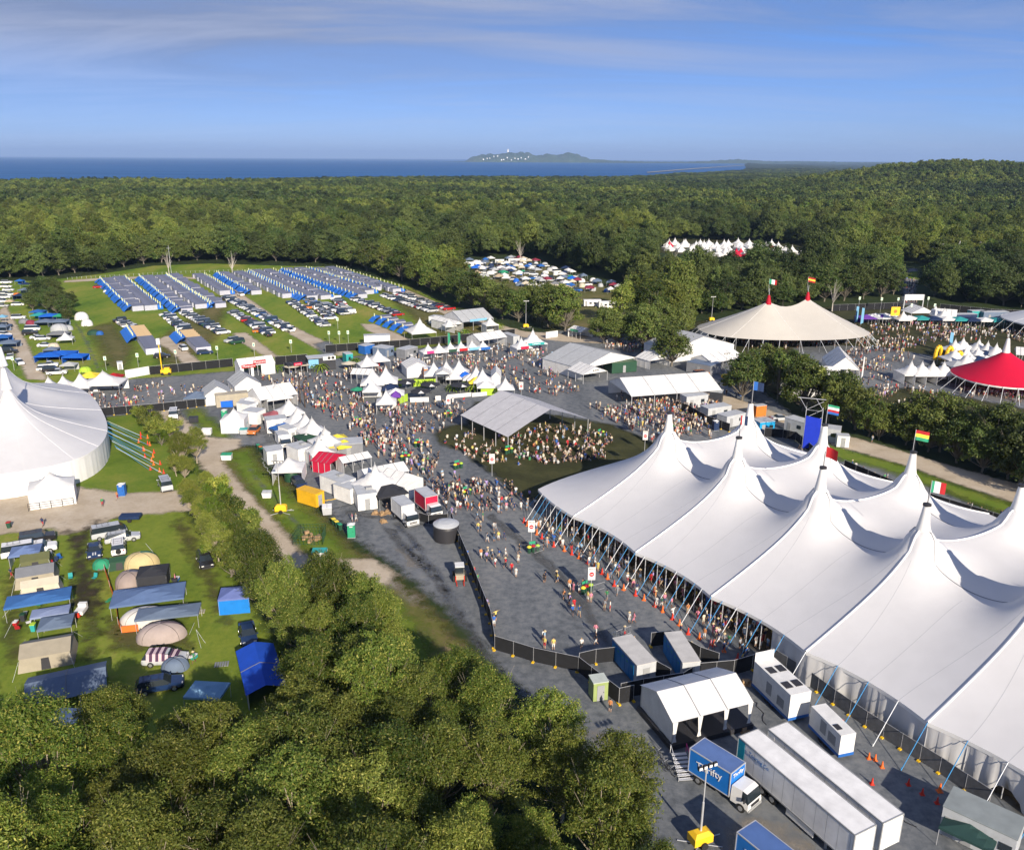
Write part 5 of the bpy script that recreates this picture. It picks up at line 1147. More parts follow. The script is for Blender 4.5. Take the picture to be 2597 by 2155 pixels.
for (c, x0, y0, x1, y1, nm, ms) in (('A', 820, 1142, 918, 1278, 'left', [ru2, ru2, ru2, ru3, ru3, ru3]), ('A', 1110, 1168, 1215, 1270, 'right', [ru2, ru2, ru3, ru3, ru3])):
    a, b = q(c, x0, y0), q(c, x1, y1); d = b-a; n = int(d.length/3.3); rz = math.atan2(d.y, d.x)
    for i in range(n):
        p = a+d*((i+.5)/n); o = link_mesh('row_tent', ms[min(len(ms)-1, int(i/n*len(ms)))]); o.rotation_euler[2] = rz; off = Vector((math.sin(rz), -math.cos(rz), 0))*2.5; o.location = (p.x+off.x, p.y+off.y, 0.02)
        tag(o, '%s tent, %s from the back in the short %s tent row' % ('tan-roofed' if i/n < .4 else 'lilac-walled', nth(i), nm), 'tent', 'short tent rows near the black fence')
a, b = q('B', 375, 1085), q('B', 545, 1150); d = b-a
for i in range(5):
    p = a+d*(i/4); o = link_mesh('row_tent', ru); o.rotation_euler[2] = math.atan2(d.y, d.x); o.location = (p.x, p.y, .02); tag(o, 'blue and grey tent behind the pagoda marquee, %s from left' % nth(i), 'tent', 'short row of blue tents by the pagoda marquee')
CW = ['white']*9+['silver']*5+['black']*3+['navy']*2+['grey']*2+['red', 'blue', 'dark green']
KW = ['sedan', 'hatchback', 'hatchback', 'wagon', 'wagon', 'four wheel drive', 'four wheel drive', 'ute', 'van']
CROWS = [('A', 690, 1078, 800, 1140), ('A', 975, 1048, 1105, 1150), ('A', 1095, 1040, 1330, 1165), ('A', 1335, 945, 1715, 1145), ('A', 1375, 1035, 1595, 1165), ('A', 1725, 975, 1930, 1120), ('A', 1830, 968, 1960, 1070), ('A', 1985, 955, 2075, 1045),
         ('B', 230, 958, 500, 1055), ('B', 400, 935, 700, 1035), ('B', 480, 925, 800, 1022), ('B', 20, 985, 190, 1050), ('A', 1355, 1205, 1420, 1222)]
ccount = 0; lastcars = []
for ri, (c, x0, y0, x1, y1) in enumerate(CROWS):
    a, b = q(c, x0, y0), q(c, x1, y1); d = b-a; n = max(2, int(d.length/2.75)); rz = math.atan2(d.y, d.x)
    for i in range(n):
        if rd.random() < .04: continue
        p = a+d*((i+.5)/n); k = rd.choice(KW); col = rd.choice(CW)
        car(k, col, p, rz+math.pi/2+(math.pi if rd.random() < .6 else 0)+rd.uniform(-.05, .05), '%s %s, %s from the back in parked row %s from left' % (col, k, nth(i), nth(ri)), 'cars parked in rows on the field')
        ccount += 1
for (x, y, k, col, lb) in ((960, 1300, 'wagon', 'black', 'black wagon alone at the front of the field beside the yellow lift'), (1085, 1255, 'four wheel drive', 'white', 'white four wheel drive on the short dirt track'), (1215, 1278, 'wagon', 'navy', 'navy wagon below the short right tent row'),
                           (1425, 935, 'four wheel drive', 'white', 'white four wheel drive driving on the long dirt track'), (1955, 1075, 'ute', 'white', 'white ute with canopy at the end of a row'), (580, 888, 'hatchback', 'red', 'small red car alone on the empty grass'), (1715, 1145, 'ute', 'white', 'white ute nearest the puddle on the dirt track'), (1585, 1172, 'sedan', 'black', 'black sedan nearest the camera between two tracks'),
                           (1530, 1150, 'hatchback', 'orange', 'orange hatchback behind the black sedan'), (1825, 1010, 'wagon', 'orange', 'orange wagon in the right half of the field')):
    car(k, col, q('A', x, y), .35 if 'track' not in lb else 2.2, lb)
print('row tents', cnt, 'field cars', ccount)
# marker boards on poles along the field, fence of little posts at the back
def pole_board(p, label, h=4.0, group='marker boards on poles'):
    t = thing('marker_board', label, 'sign', (p.x, p.y, 0), rd.uniform(-.2, .2), group); mb = MB(); mb.tube((0, 0, 0), (0, 0, h), .05, n=5); mb.build('pole', alu, t)
    mb = MB(); mb.box(0, -.04, h-1.1, .75, .06, 1.15); b = mb.build('board', shell, t); b.color = (.70, .80, .62, 1); mb = MB(); mb.box(0, -.08, h-.75, .4, .02, .4); mb.build('symbol', ink['teal'], b); return t
for i, (x, y) in enumerate([(630, 1375), (820, 1355), (1045, 1335), (1290, 1310), (1507, 1290), (1725, 1270), (1950, 1215), (2010, 1215), (2062, 1212), (85, 1375), (2000, 1130)]):
    pole_board(q('A', x, y), 'pale marker board on a pole at the field edge, %s in the row' % nth(i))
mast = thing('utility_pole', 'tall pole with thin cross arm at the back of the field', 'pole', q('A', 1014, 800)); mb = MB(); mb.tube((0, 0, 0), (0, 0, 14), .14, .09, n=6); mb.build('post', steel, mast); mb = MB(); mb.box(0, 0, 12.5, 2.2, .12, .12); mb.build('cross_arm', steel, mast)
pf = thing('paddock_fence', 'low wire paddock fence on pale posts along the back of the field', 'fence', q('A', 400, 838)); o_ = pf.location.copy(); prev = None
for i in range(60):
    x = 400+i*28; y = 838-(x-400)*.055 if x < 1100 else 800-(x-1100)*.03; p = q('A', x, y)-o_; mb = MB(); mb.tube(p, p+Vector((0, 0, 1.2)), .07, n=4); mb.build('post', steel, pf)
    if prev is not None: mb = MB(); mb.tube(prev+Vector((0, 0, 1)), p+Vector((0, 0, 1)), .02, n=3); mb.build('wire', steel, pf)
    prev = p
# yellow boom lift by the fence
bl = thing('boom_lift', 'tall yellow boom lift with white lamp head at the black fence', 'lift', q('A', 985, 1400), 0.2); mb = MB(); mb.box(0, 0, .4, 2.6, 1.4, 1.1); mb.box(.3, 0, 1.5, 1.4, 1.0, .5); mb.build('chassis', yellow, bl)
mb = MB(); mb.tube((-1.0, 0, 1.4), (-1.1, 0, 8.5), .16, n=6); mb.build('boom', yellow, bl); mb = MB(); mb.box(-1.1, 0, 8.5, .9, .7, 1.6); mb.build('lamp_head', wall_w, bl)
for s in (-.9, .9): mb = MB(); mb.tube((s, -.7, .4), (s, -.9, .4), .4, n=10); mb.build('wheel', rubber, bl)
# small tents on the empty grass
for (x, y, w, d, h, col, lb) in ((475, 1080, 5, 4, 2.8, 'white', 'round white dome tent left of the field'), (508, 1115, 4, 3.5, 2.2, 'white', 'smaller white dome tent in front of the round one'), (550, 1168, 4.5, 3.2, 1.6, 'dark green', 'green dome tent alone on the grass'), (585, 1168, 2.5, 2.5, 1.3, 'blue', 'blue dome tent beside the green one'), (622, 915, 2.2, 2, 1.0, 'white', 'tiny white hoop tent near the red car')):
    dome(q('A', x, y), .2, lb, w, d, h, col)
# ---------------------------------------------------------------- left camp by the brown track
CAMP = [  # kind, colour, x, y (crop A), rotation, size
 ('c', 'white', 40, 862, 0, 'four wheel drive'), ('c', 'white', 38, 885, 0, 'wagon'), ('c', 'white', 50, 905, 0, 'sedan'), ('c', 'silver', 30, 925, 0, 'wagon'), ('c', 'white', 60, 932, 0, 'hatchback'), ('c', 'white', 30, 950, 0, 'four wheel drive'), ('c', 'white', 108, 992, .1, 'wagon'), ('c', 'silver', 15, 1000, 0, 'sedan'), ('c', 'white', 2, 975, 0, 'van'),
 ('g', 'blue', 112, 870, 0, 3.5), ('g', 'navy', 150, 890, 0, 4), ('g', 'slate', 140, 925, 0, 4.5), ('d', 'orange', 90, 935, 0, 3), ('g', 'navy', 105, 960, 0, 4), ('d', 'lime', 160, 958, 0, 2.5), ('g', 'cream', 190, 950, 0, 3), ('g', 'tan', 190, 995, 0, 4.5), ('g', 'light blue', 245, 990, 0, 2.2), ('g', 'tan', 55, 995, 0, 3),
 ('c', 'white', 112, 1072, .1, 'four wheel drive'), ('g', 'blue', 215, 1060, 0, 5), ('g', 'teal', 222, 1080, 0, 5), ('g', 'royal blue', 285, 1085, 0, 6), ('g', 'green', 345, 1085, 0, 3.5), ('d', 'grey', 130, 1100, 0, 4), ('d', 'maroon', 170, 1105, 0, 3.5), ('g', 'slate', 260, 1120, 0, 6), ('g', 'slate', 340, 1120, 0, 6), ('d', 'silver', 385, 1140, 0, 4),
 ('c', 'white', 195, 1140, .12, 'van'), ('c', 'black', 180, 1165, .1, 'four wheel drive'), ('c', 'white', 225, 1188, .1, 'sedan'), ('c', 'white', 255, 1195, .1, 'wagon'), ('d', 'silver', 330, 1150, 0, 6), ('g', 'grey', 335, 1195, 0, 6), ('m', 'white', 385, 1225, 0, 4), ('c', 'white', 270, 1235, .1, 'sedan'), ('d', 'cream', 305, 1245, 0, 3.5),
 ('g', 'royal blue', 280, 1330, 0, 7), ('g', 'royal blue', 350, 1320, 0, 7), ('g', 'royal blue', 430, 1335, 0, 6), ('g', 'slate', 300, 1290, 0, 4), ('c', 'white', 290, 1355, .15, 'ute'), ('c', 'white', 275, 1375, .15, 'wagon'), ('c', 'black', 310, 1385, .15, 'four wheel drive'), ('c', 'white', 340, 1400, .15, 'ute'), ('g', 'silver', 400, 1385, 0, 4), ('d', 'lime', 490, 1390, 0, 3.5),
 ('g', 'light blue', 10, 1090, 0, 3), ('c', 'navy', 30, 1122, .1, 'four wheel drive'), ('g', 'slate', 5, 1150, 0, 4), ('c', 'white', 28, 1170, -.4, 'wagon'), ('g', 'blue', 5, 1215, 0, 5), ('g', 'slate', 45, 1250, 0, 5.5), ('c', 'black', 55, 1275, 0, 'four wheel drive'), ('c', 'white', 60, 1305, -1.3, 'sedan'), ('c', 'white', 118, 1338, -1.0, 'wagon')]
for i, (k, col, x, y, r, s) in enumerate(CAMP):
    p = q('A', x, y); where = 'left of the brown track' if x < 90 and y > 1060 else 'at the back of the left camp' if y < 1010 else 'in the left camp, front group' if y > 1270 else 'in the left camp, middle group'
    if k == 'c': car(s, col, p, r+.15, '%s %s %s, %s item from the back' % (col, s, where, nth(i)), 'vehicles of the left camp')
    elif k == 'g': gazebo(p, r+.15+rd.uniform(-.1, .1), '%s gazebo %s, %s item from the back' % (col, where, nth(i)), s, s*.8, 1.9, 2.6, col, 'shelters of the left camp', walls=rd.choice(['', 'b', 'lb', 'lrb']))
    elif k == 'd': dome(p, r, '%s dome tent %s, %s item from the back' % (col, where, nth(i)), s, s*.8, s*.42, col, 'shelters of the left camp')
    else: pagoda(p, r+.3, 'white peaked tent with dark windows at the right of the left camp', 4.5, 4.5, 1.8, 3.8)
# ---------------------------------------------------------------- second campground behind the shade trees
POLY2 = [(1150, 668), (1330, 657), (1430, 688), (1550, 727), (1585, 745), (1570, 790), (1500, 850), (1420, 850), (1420, 760), (1300, 720), (1180, 705)]
pts = poisson(wpoly(POLY2), 4.3, seed=8, tries=2500); pts.sort(key=lambda p: -p[1]); pts = pts[:170]
G2 = ['white']*7+['silver']*3+['slate', 'slate', 'navy', 'blue', 'blue', 'royal blue', 'green', 'maroon', 'cream', 'cream', 'tan', 'grey']
for i, p in enumerate(pts):
    P = Vector((p[0], p[1], 0)); k = rd.random(); col = rd.choice(G2); r = rd.uniform(-.4, .6)
    if k < .28: c2 = rd.choice(CW); kk = rd.choice(KW); car(kk, c2, P, r, '%s %s in the crowded camp behind the shade trees, %s farthest' % (c2, kk, nth(i)), 'vehicles of the camp behind the shade trees')
    elif k < .72: gazebo(P, r, '%s gazebo in the crowded camp behind the shade trees, %s farthest' % (col, nth(i)), rd.uniform(3, 4.5), None, 2.1, 3.1, col, 'gazebos of the camp behind the shade trees', parts=False)
    else: dome(P, r, '%s dome tent in the crowded camp behind the shade trees, %s farthest' % (col, nth(i)), rd.uniform(2.6, 4.5), 3, rd.uniform(1.3, 2), col, 'dome tents of the camp behind the shade trees', parts=False)
for i, (x, y, L_) in enumerate(((930, 765, 9), (1195, 745, 10), (1090, 750, 5), (1640, 1000, 7), (1730, 1010, 7))):
    block(q('B', x, y), .1, 'white caravan with dark windows at the camp behind the trees, %s from left' % nth(i), L_, 2.4, 2.7, 'white', 'white caravans at the back camp', name='caravan', cat='caravan', z0=.4, windows=3, roofcol='white')
# teepee camp
pts = poisson(wpoly([(1690, 640), (1700, 622), (1900, 622), (2065, 634), (2060, 656), (1950, 660), (1800, 650)]), 7.0, seed=2, tries=900)
pts.sort(key=lambda p: p[0])
for i, p in enumerate(pts[:70]):
    w = rd.uniform(4.5, 6); col = 'crimson' if rd.random() < .04 else 'white'
    pagoda(Vector((p[0], p[1], 0)), rd.uniform(0, 1), '%s pointed bell tent in the forest clearing, %s from the left' % ('red' if col == 'crimson' else 'white', nth(i)), w, w, 1.4, w*.95, col, 'pointed tents in the forest clearing', walls='fblr', name='bell_tent')
for i, (x, y) in enumerate([(2400, 615), (2425, 612), (2447, 617), (2470, 610), (2500, 612), (2545, 617)]):
    p = G(x, y, 13); pagoda(Vector((p.x, p.y, 0)), .3, 'pale tent peak showing through the forest at far right, %s from left' % nth(i), 7, 7, 9.5, 14, 'white', 'pale peaks in the far right forest')
# ================================================================ market, stalls, fences
def BK(c, x0, y0, x1, y1, d, h, label, **k):
    p, w, rz = line(c, x0, y0, x1, y1); return block(p, rz, label, w, d, h, **k)
def GB(c, x0, y0, x1, y1, d, label, **k):
    p, w, rz = line(c, x0, y0, x1, y1); return gable(p, rz, label, w, d, **k)
def PG(c, x0, y0, x1, y1, label, **k):
    p, w, rz = line(c, x0, y0, x1, y1); k.setdefault('w', w); return pagoda(p, rz, label, **k)
def GZ(c, x0, y0, x1, y1, label, **k):
    p, w, rz = line(c, x0, y0, x1, y1); k.setdefault('w', w); return gazebo(p, rz, label, **k)
def under(c, x, y, z, rz, d):
    """spot whose canopy centre, d/2 behind the front edge, has its top at that photo point"""
    g = q(c, x, y, z); return Vector((g.x+math.sin(rz)*d/2, g.y-math.cos(rz)*d/2, 0))
def PK(c, x, y, w, label, rz, he=2.5, hp=None, **k):
    hp = hp or he+w*.55; return pagoda(under(c, x, y, hp+.2, rz, k.get('d') or w), rz, label, w=w, he=he, hp=hp, **k)
def GP(c, x, y, w, label, rz, he=2.1, hp=3.1, **k):
    return gazebo(under(c, x, y, hp, rz, w), rz, label, w=w, he=he, hp=hp, **k)
def umbrella(p, label, col='white', r=1.6, h=2.6, group=None, mark=False):
    t = thing('parasol', label, 'parasol', (p.x, p.y, 0), rd.random(), group); mb = MB(); n = 8; V = [(0, 0, h)]+[(r*math.cos(2*math.pi*i/n), r*math.sin(2*math.pi*i/n), h-.65) for i in range(n)]
    mb.add(V, [(0, i+1, (i+1) % n+1) for i in range(n)]); c = mb.build('canopy', cloth, t); c.color = C4(col); mb = MB(); mb.tube((0, 0, 0), (0, 0, h), .035, n=5); mb.build('pole', alu, t)
    mb = MB(); mb.box(0, 0, 0, .5, .5, .12); mb.build('base', dark, t)
    if mark:
        mb = MB(); a = V[6]; b = V[7]; c3 = (np.array(a)+np.array(b))/2; mb.tri(tuple(np.array(a)*.75+c3*.25+[0, 0, .04]), tuple(np.array(b)*.75+c3*.25+[0, 0, .04]), tuple(c3*.45+np.array([0, 0, .55*h+.04]))); mb.build('triangle_mark', wall_w, t)
    return t
def banner(p, rz, label, col, h=4.2, w=.8, group='feather banners'):
    t = thing('feather_banner', label, 'banner', (p.x, p.y, 0), rz, group); mb = MB(); mb.tube((0, 0, 0), (0, 0, h), .03, n=4); mb.build('pole', alu, t)
    mb = MB(); mb.slab((0.03, 0, .6), (w, 0, .9), (w*.9, 0, h-.3), (0.03, 0, h), .02); f = mb.build('flag', cloth, t); f.color = C4(col); return t
def palm(p, label, s=1.0, group='palm pot plants'):
    s *= .62
    t = thing('palm_plant', label, 'plant', (p.x, p.y, 0), rd.random()*6, group); mb = MB(); mb.tube((0, 0, 0), (0, 0, .8*s), .12, .07, n=5); mb.build('trunk', bark, t); mb = MB()
    for i in range(26):
        a = i*2.4; e = .9-.05*i/2; pr = Vector((0, 0, .8*s))
        for k in range(4):
            nx = pr+Vector((math.cos(a)*.42*s, math.sin(a)*.42*s, (e-.55*k)*.42*s)); sd_ = Vector((-math.sin(a), math.cos(a), 0))*(.20-.04*k)*s; mb.add([pr-sd_, pr+sd_, nx+sd_*.8, nx-sd_*.8], [(0, 1, 2, 3)]); pr = nx
    mb.build('fronds', leaf_bright, t); return t
HZ = ang('Z', 0, 720, 680, 655)
# --- back fence line of black shade cloth
fence([q('A', 888, 1402), q('A', 1380, 1352)], 'black shade cloth fence between parking field and market, left of the red-signed tent', 2.4, feet=False, postgap=3.4)
fence([q('A', 1630, 1345), q('A', 1820, 1330)], 'black shade cloth fence behind the cafe parasols', 2.6, feet=False, postgap=3.4)
fence([q('B', 60, 1270), q('B', 560, 1235), q('B', 910, 1200), q('B', 1180, 1170)], 'long black shade cloth fence behind the small white pagodas', 2.4, feet=False, postgap=3.4)
fence([q('A', 745, 1425), q('A', 885, 1400)], 'white panelled fence left of the yellow boom lift', 2.4, feet=False, mesh_m=wall_w, postgap=3.0)
fence([q('Z', 1420, 460), q('Z', 1560, 440)], 'white panelled fence right of the camp entrance pagodas', 2.2, feet=False, mesh_m=wall_w, postgap=3.0)
fence([q('D', 600, 478), q('D', 900, 455), q('D', 1110, 432), q('D', 1215, 418)], 'black clad temporary fence with yellow feet behind the white van', 2.0)
# --- left end of the market beside the white big top
for i, (x, y, w, sg) in enumerate([(282, 240, 5.2, None), (368, 232, 4.6, ('green', '', 'white', .8)), (468, 218, 5.6, None)]):
    PK('D', x, y, w, 'white pagoda stall at the market\'s left end, %s from left%s' % (nth(i), ' with green sign' if sg else ''), .12, 2.6, sign=sg, wcol='white', walls='b')
PK('D', 605, 205, 9.5, 'large white festival bar tent right of the three left pagodas', .1, 2.8, 5.6, d=7, walls='b')
GP('D', 530, 215, 4.5, 'yellow gazebo behind the left pagodas', .1, col='yellow'); GP('D', 670, 222, 4.2, 'red gazebo behind the large white bar tent', .1, col='red'); GP('D', 485, 277, 2.4, 'small red gazebo before the third left pagoda', .1, he=1.9, hp=2.5, col='red')
BK('D', 698, 208, 730, 205, 1.6, 2.2, 'small white site toilet left of the white panelled fence', name='site_toilet', cat='toilet', windows=0)
# --- Mutzners tent and the cafes
p, w, rz = line('Q', 985, 362, 1395, 312)
mz = gable(p, rz, 'white tent with two red lettered signs at the back of the plaza', w, 6.0, he=3.0, hr=4.6, seams=4, walls='lr', posts=5)
for x0, x1 in ((-w/2, -w*.40), (-w*.20, -w*.12), (w*.10, w/2)): mb = MB(); mb.box((x0+x1)/2, .05, 0, x1-x0, .06, 3.0); o = mb.build('front_wall', wall_w, mz)
for (cx_, z, ww, nm) in ((-w*.26, 3.05, w*.40, 'Mutzners'), (w*.06, 3.9, w*.36, 'Mutzners')):
    mb = MB(); mb.box(cx_, -.18, z-.55, ww, .06, .95); s = mb.build('sign', shell, mz); s.color = C4('red'); lettering(s, nm, .85, 'white', (cx_, -.23, z-.08))
GB('Q', 1560, 330, 1775, 300, 4, 'black cafe front with red sign under two cream parasols', he=2.6, hr=2.8, col='charcoal', walls='blr', name='cafe_stall', sign=('crimson', 'espresso', 'white', .45))
for i, (x, y) in enumerate([(1585, 200), (1722, 178)]):
    g = q('Q', x, y, 2.6); umbrella(Vector((g.x, g.y, 0)), 'cream cafe parasol before the black cafe, %s one' % ('left' if i == 0 else 'right'), 'cream', 2.2, group='cream parasols')
p, w, rz = line('Q', 1785, 290, 2110, 262); cf = block(p, rz, 'cafe container with tropical mural and sunglasses sign on its roof edge', w, 4, 3.6, 'charcoal', name='cafe_container', windows=0, doors=0)
mb = MB(); mb.box(-w*.30, -.05, .9, w*.36, .06, 2.4); s = mb.build('mural', shell, cf); s.color = C4('light blue'); mb = MB(); [mb.add([(-w*.46+i*.35, -.1, 1.0), (-w*.46+i*.35+.4, -.1, 1.0), (-w*.46+i*.35+.2+.1*math.sin(i*2), -.1, 1.7+.4*math.sin(i*1.3))], [(0, 1, 2)]) for i in range(8)]; mb.build('mural_leaves', leaf_bright, s)
mb = MB(); mb.box(w*.27, -.35, 2.9, w*.46, .4, 1.1); s = mb.build('sign', wall_w, cf); mb = MB()
for dx in (-.55, .55): mb.tube((w*.33+dx, -.55, 3.5), (w*.33+dx, -.59, 3.5), .42, n=12)
mb.box(w*.33, -.57, 3.6, .6, .04, .1); mb.build('sunglasses_symbol', ink['black'], s)
g = q('S', 160, 165, 2.6); umbrella(Vector((g.x, g.y, 0)), 'cream parasol before the sunglasses sign', 'cream', 2.2, group='cream parasols')
BK('S', 135, 200, 215, 190, 3, 2.8, 'teal kiosk right of the sunglasses sign', col='teal', name='kiosk', doors=0, windows=1)
for (c, x, y, s) in (('Q', 1420, 290, 1.9), ('Q', 1930, 285, 2.6), ('S', 245, 215, 2.6), ('Z', 460, 425, 2.6), ('Z', 850, 350, 2.6), ('S', 960, 455, 2.2), ('S', 1100, 470, 2.0), ('S', 1560, 500, 2.4), ('S', 1650, 520, 2.4), ('S', 1390, 520, 2.0)):
    palm(q(c, x, y), 'leafy palm %s' % {'Q1420': 'beside the red-signed tent', 'Q1930': 'in front of the tropical mural', 'S245': 'right of the teal kiosk', 'Z460': 'left of the grey-roofed camp marquee', 'Z850': 'right of the blue banner marquee', 'S960': 'left in the parasol garden', 'S1100': 'second in the parasol garden', 'S1560': 'right in the parasol garden', 'S1650': 'beside the yellow gazebo', 'S1390': 'by the white garden fence'}[c+str(x)], s)
# --- pagodas along the back
PK('S', 375, 75, 5.0, 'white pagoda stall right of the teal kiosk', HZ, 2.5, walls='b'); PK('S', 505, 12, 5.4, 'open white pagoda stall, right of the one by the teal kiosk', HZ, 2.6)
BK('S', 355, 95, 470, 70, 3, 2.7, 'blue-sided container behind the two left pagodas', col='blue', doors=0, windows=0); BK('S', 600, 130, 700, 100, 5, 2.8, 'grey kitchen container beside the grey toilet', col='slate', roofcol='silver')
BK('S', 830, 150, 980, 110, 3.5, 2.9, 'dark grey container behind the grey toilet', col='grey')
toilet(q('S', 912, 182), HZ, 'grey portable toilet at the edge of the plaza', 'grey')
for i, x in enumerate([25, 155, 290, 415, 545, 675]):
    sg = [('pink', '', 'white', .5), None, ('dark green', '', 'white', .6), ('red', '', 'white', .6), ('light blue', '', 'white', .8), ('blue', '', 'white', .7)][i]
    PK('Z', x, [508, 500, 488, 478, 468, 465][i], 4.3, 'white pagoda stall, %s from left in the line along the back fence' % nth(i), HZ, 2.5, 4.9, walls='bl', sign=sg, group='white pagodas along the back fence')
for x, y in ((262, 560), (382, 555)): banner(q('Z', x, y), HZ, 'dark green feather banner %s' % ('left of the fourth pagoda' if x > 300 else 'left of the third pagoda'), 'green', 4.6)
GB('Z', 640, 600, 955, 548, 7, 'white gable marquee behind the last back-fence pagodas', he=3.0, hr=4.6, walls='lr', seams=4)
PK('Z', 1130, 435, 5.2, 'white pagoda with red counter, left of the teal sign', HZ, 2.9, sign=('crimson', '', 'white', .5), walls='l'); PK('Z', 1268, 338, 7.6, 'tall white pagoda with big teal camping sign', HZ, 3.1, 7.4, d=5, sign=('teal', 'CAMPING', 'white', .72), walls='lb')
BK('Z', 1035, 540, 1110, 530, 7, 2.8, 'long pale container left of the two entrance pagodas', col='silver', doors=0, windows=0, ribs=True)
GB('Z', 340, 400, 440, 385, 14, 'white annex of the grey-roofed camp marquee', he=3, hr=4, ridge='y', walls='lr')
GB('Z', 440, 380, 800, 335, 14, 'wide grey-roofed marquee with blue beach banner', he=3.4, hr=6.2, roofcol='silver', walls='lb', sign=('light blue', '', 'white', .55)); PK('Z', 275, 215, 4.2, 'small white pagoda left of the blue beach banner', HZ, 2.5)
PK('Z', 760, 192, 4.6, 'small white pagoda at the right end of the grey-roofed marquee', HZ, 3.0, walls='lrb'); BK('Z', 35, 285, 200, 300, 4, 2.6, 'low white shed left of the grey-roofed marquee', name='shed', cat='shed', windows=0)
PK('B', 617, 1062, 8.4, 'big white pagoda on the grass near the blue tents', HZ, 2.9, 7.0)
BK('B', 290, 1228, 443, 1222, 3, 3.0, 'white corrugated container behind the back fence', ribs=True, doors=0, windows=0)
light_tower(q('B', 1245, 1125), .2, 'yellow light tower under the dark trees behind the camp entrance', 9.5)
GB('W', 210, 540, 320, 565, 6, 'white arched tent with green banners under the first shade tree', he=2.5, hr=3.6, walls='lb', sign=('green', '', 'white', .6)); GZ('W', 400, 540, 455, 545, 'white gazebo with green edge right of the arched tent', w=3, col='white')
# --- big clear-span marquees right of the plaza
GB('W', 335, 925, 815, 820, 16, 'large white gabled marquee with grey roof right of the plaza', he=3.2, hr=6.2, ridge='y', roofcol='silver', walls='lrb', seams=3, posts=4)
p, w, rz = line('W', 345, 960, 560, 925); am = gable(p, rz, 'small white gabled porch with ATM sign', w, 7, he=2.6, hr=4.2, ridge='y', posts=3); lettering(am, 'ATM', 1.0, 'black', (0, -.04, 3.2))
BK('W', 600, 870, 820, 850, 5, 3.0, 'dark green flat-roofed container behind the ATM porch', col='dark green', roofcol=(.035, .09, .035), windows=0)
p, w, rz = line('E', 1868, 440, 2395, 400)
gable(p, rz, 'open white marquee with four roof bays and dense crowd beneath', w, 15, he=3.3, hr=6.0, walls='b', seams=4, posts=5)
# --- pavilion over the lawn
fl = Vector((-0.8, 160.5, 0)); dv = Vector((-10.3, 14.6, 0)).normalized(); wv = Vector((dv.y, -dv.x, 0))
gable(fl+wv*10.6, math.atan2(wv.y, wv.x), 'open white pavilion with four roof bays over the seated crowd on the lawn', 21.2, 18.0, he=3.4, hr=7.4, ridge='y', seams=4, posts=5, gab='', roofcol=(.56, .56, .59))
# --- white sheds right of the plaza, behind the screen tower
GB('W', 1110, 770, 1680, 700, 13, 'large white gabled marquee behind the big eucalypt trunk', he=3.4, hr=6.8, ridge='y', roofcol='silver', walls='lrf', seams=3)
GB('W', 1490, 860, 1760, 800, 8, 'medium white gabled tent right of the grey shed', he=2.8, hr=4.5, roofcol='white', walls='lr'); BK('W', 1260, 850, 1470, 890, 6, 2.9, 'long grey arched shed behind the orange buggy', col='grey', roofcol='slate', name='shed', cat='shed', windows=0)
GB('W', 935, 830, 1110, 800, 6, 'small white gabled tent with dark doorway beside the tree trunk', he=2.5, hr=4.0, ridge='y', walls='lr')
GB('F', 640, 350, 1000, 380, 15, 'white marquee hidden behind the tree strip', he=3.2, hr=6.6, walls='lrf'); GB('F', 940, 270, 1120, 280, 14, 'white roofed marquee with peaked end right of the tree strip', he=3.4, hr=6.8, ridge='y', walls='lr', roofcol='white')
light_tower(q('W', 1605, 915), .3, 'yellow light tower with orange mast by the grey shed', 7.0); car('four wheel drive', 'orange', q('W', 1390, 890), .4, 'orange utility buggy in front of the grey shed')
light_tower(q('C', 250, 1085), .2, 'tall yellow light tower left of the two-peaked tent', 9.0)
# --- central island of stalls
IR = ang('S', 885, 655, 1110, 650)
LS = [('P', 440, 232, 6.0, 'white', 'tall white pagoda at the left of the centre island'), ('P', 595, 216, 6.0, 'white', 'second tall white pagoda of the centre island'), ('P', 430, 362, 4.4, 'white', 'white pagoda in front of the tall left pair'), ('P', 600, 490, 4.6, 'white', 'white pagoda stall at the front left of the centre island'),
      ('P', 1165, 160, 5.2, 'white', 'white pagoda behind the blue gazebo'), ('P', 1315, 148, 5.2, 'white', 'white pagoda second behind the blue gazebo'), ('P', 1465, 138, 5.6, 'white', 'white pagoda third behind the blue gazebo'), ('P', 1670, 212, 5.0, 'white', 'white pagoda left of the last back pagoda'), ('P', 1745, 242, 5.0, 'white', 'white pagoda directly behind the yellow gazebo'),
      ('P', 2015, 345, 4.2, 'white', 'white open pagoda at the right corner of the centre island'), ('G', 1240, 236, 4.4, 'blue', 'blue gazebo between white pagodas of the centre island'), ('G', 1535, 286, 3.6, 'royal blue', 'small royal blue gazebo right in the centre island'), ('G', 650, 425, 4.0, 'navy', 'navy and blue gazebo at the left of the centre island'),
      ('G', 715, 515, 2.6, 'purple', 'small purple gazebo at the front of the centre island'), ('G', 1672, 348, 4.2, 'yellow', 'yellow gazebo of the centre island'), ('G', 1600, 312, 4.2, 'white', 'white gazebo left of the yellow one'), ('G', 715, 482, 4.2, 'white', 'white gazebo behind the purple one'), ('G', 1780, 395, 4.6, 'white', 'white gazebo in front right of the yellow one'),
      ('G', 1400, 300, 4.2, 'white', 'white gazebo behind the white entry frame'), ('G', 1345, 235, 4.4, 'silver', 'pale grey gazebo between back pagodas'), ('G', 1490, 260, 4.4, 'white', 'white gazebo left of the small royal blue one')]
for k, x, y, w, col, lb in LS:
    if k == 'P': PK('S', x, y, w, lb, IR, 2.6, 2.6+w*.62, col=col, walls='bl' if x != 2015 else '')
    else: GP('S', x, y, w, lb, IR, he=2.3, hp=3.5, col=col)
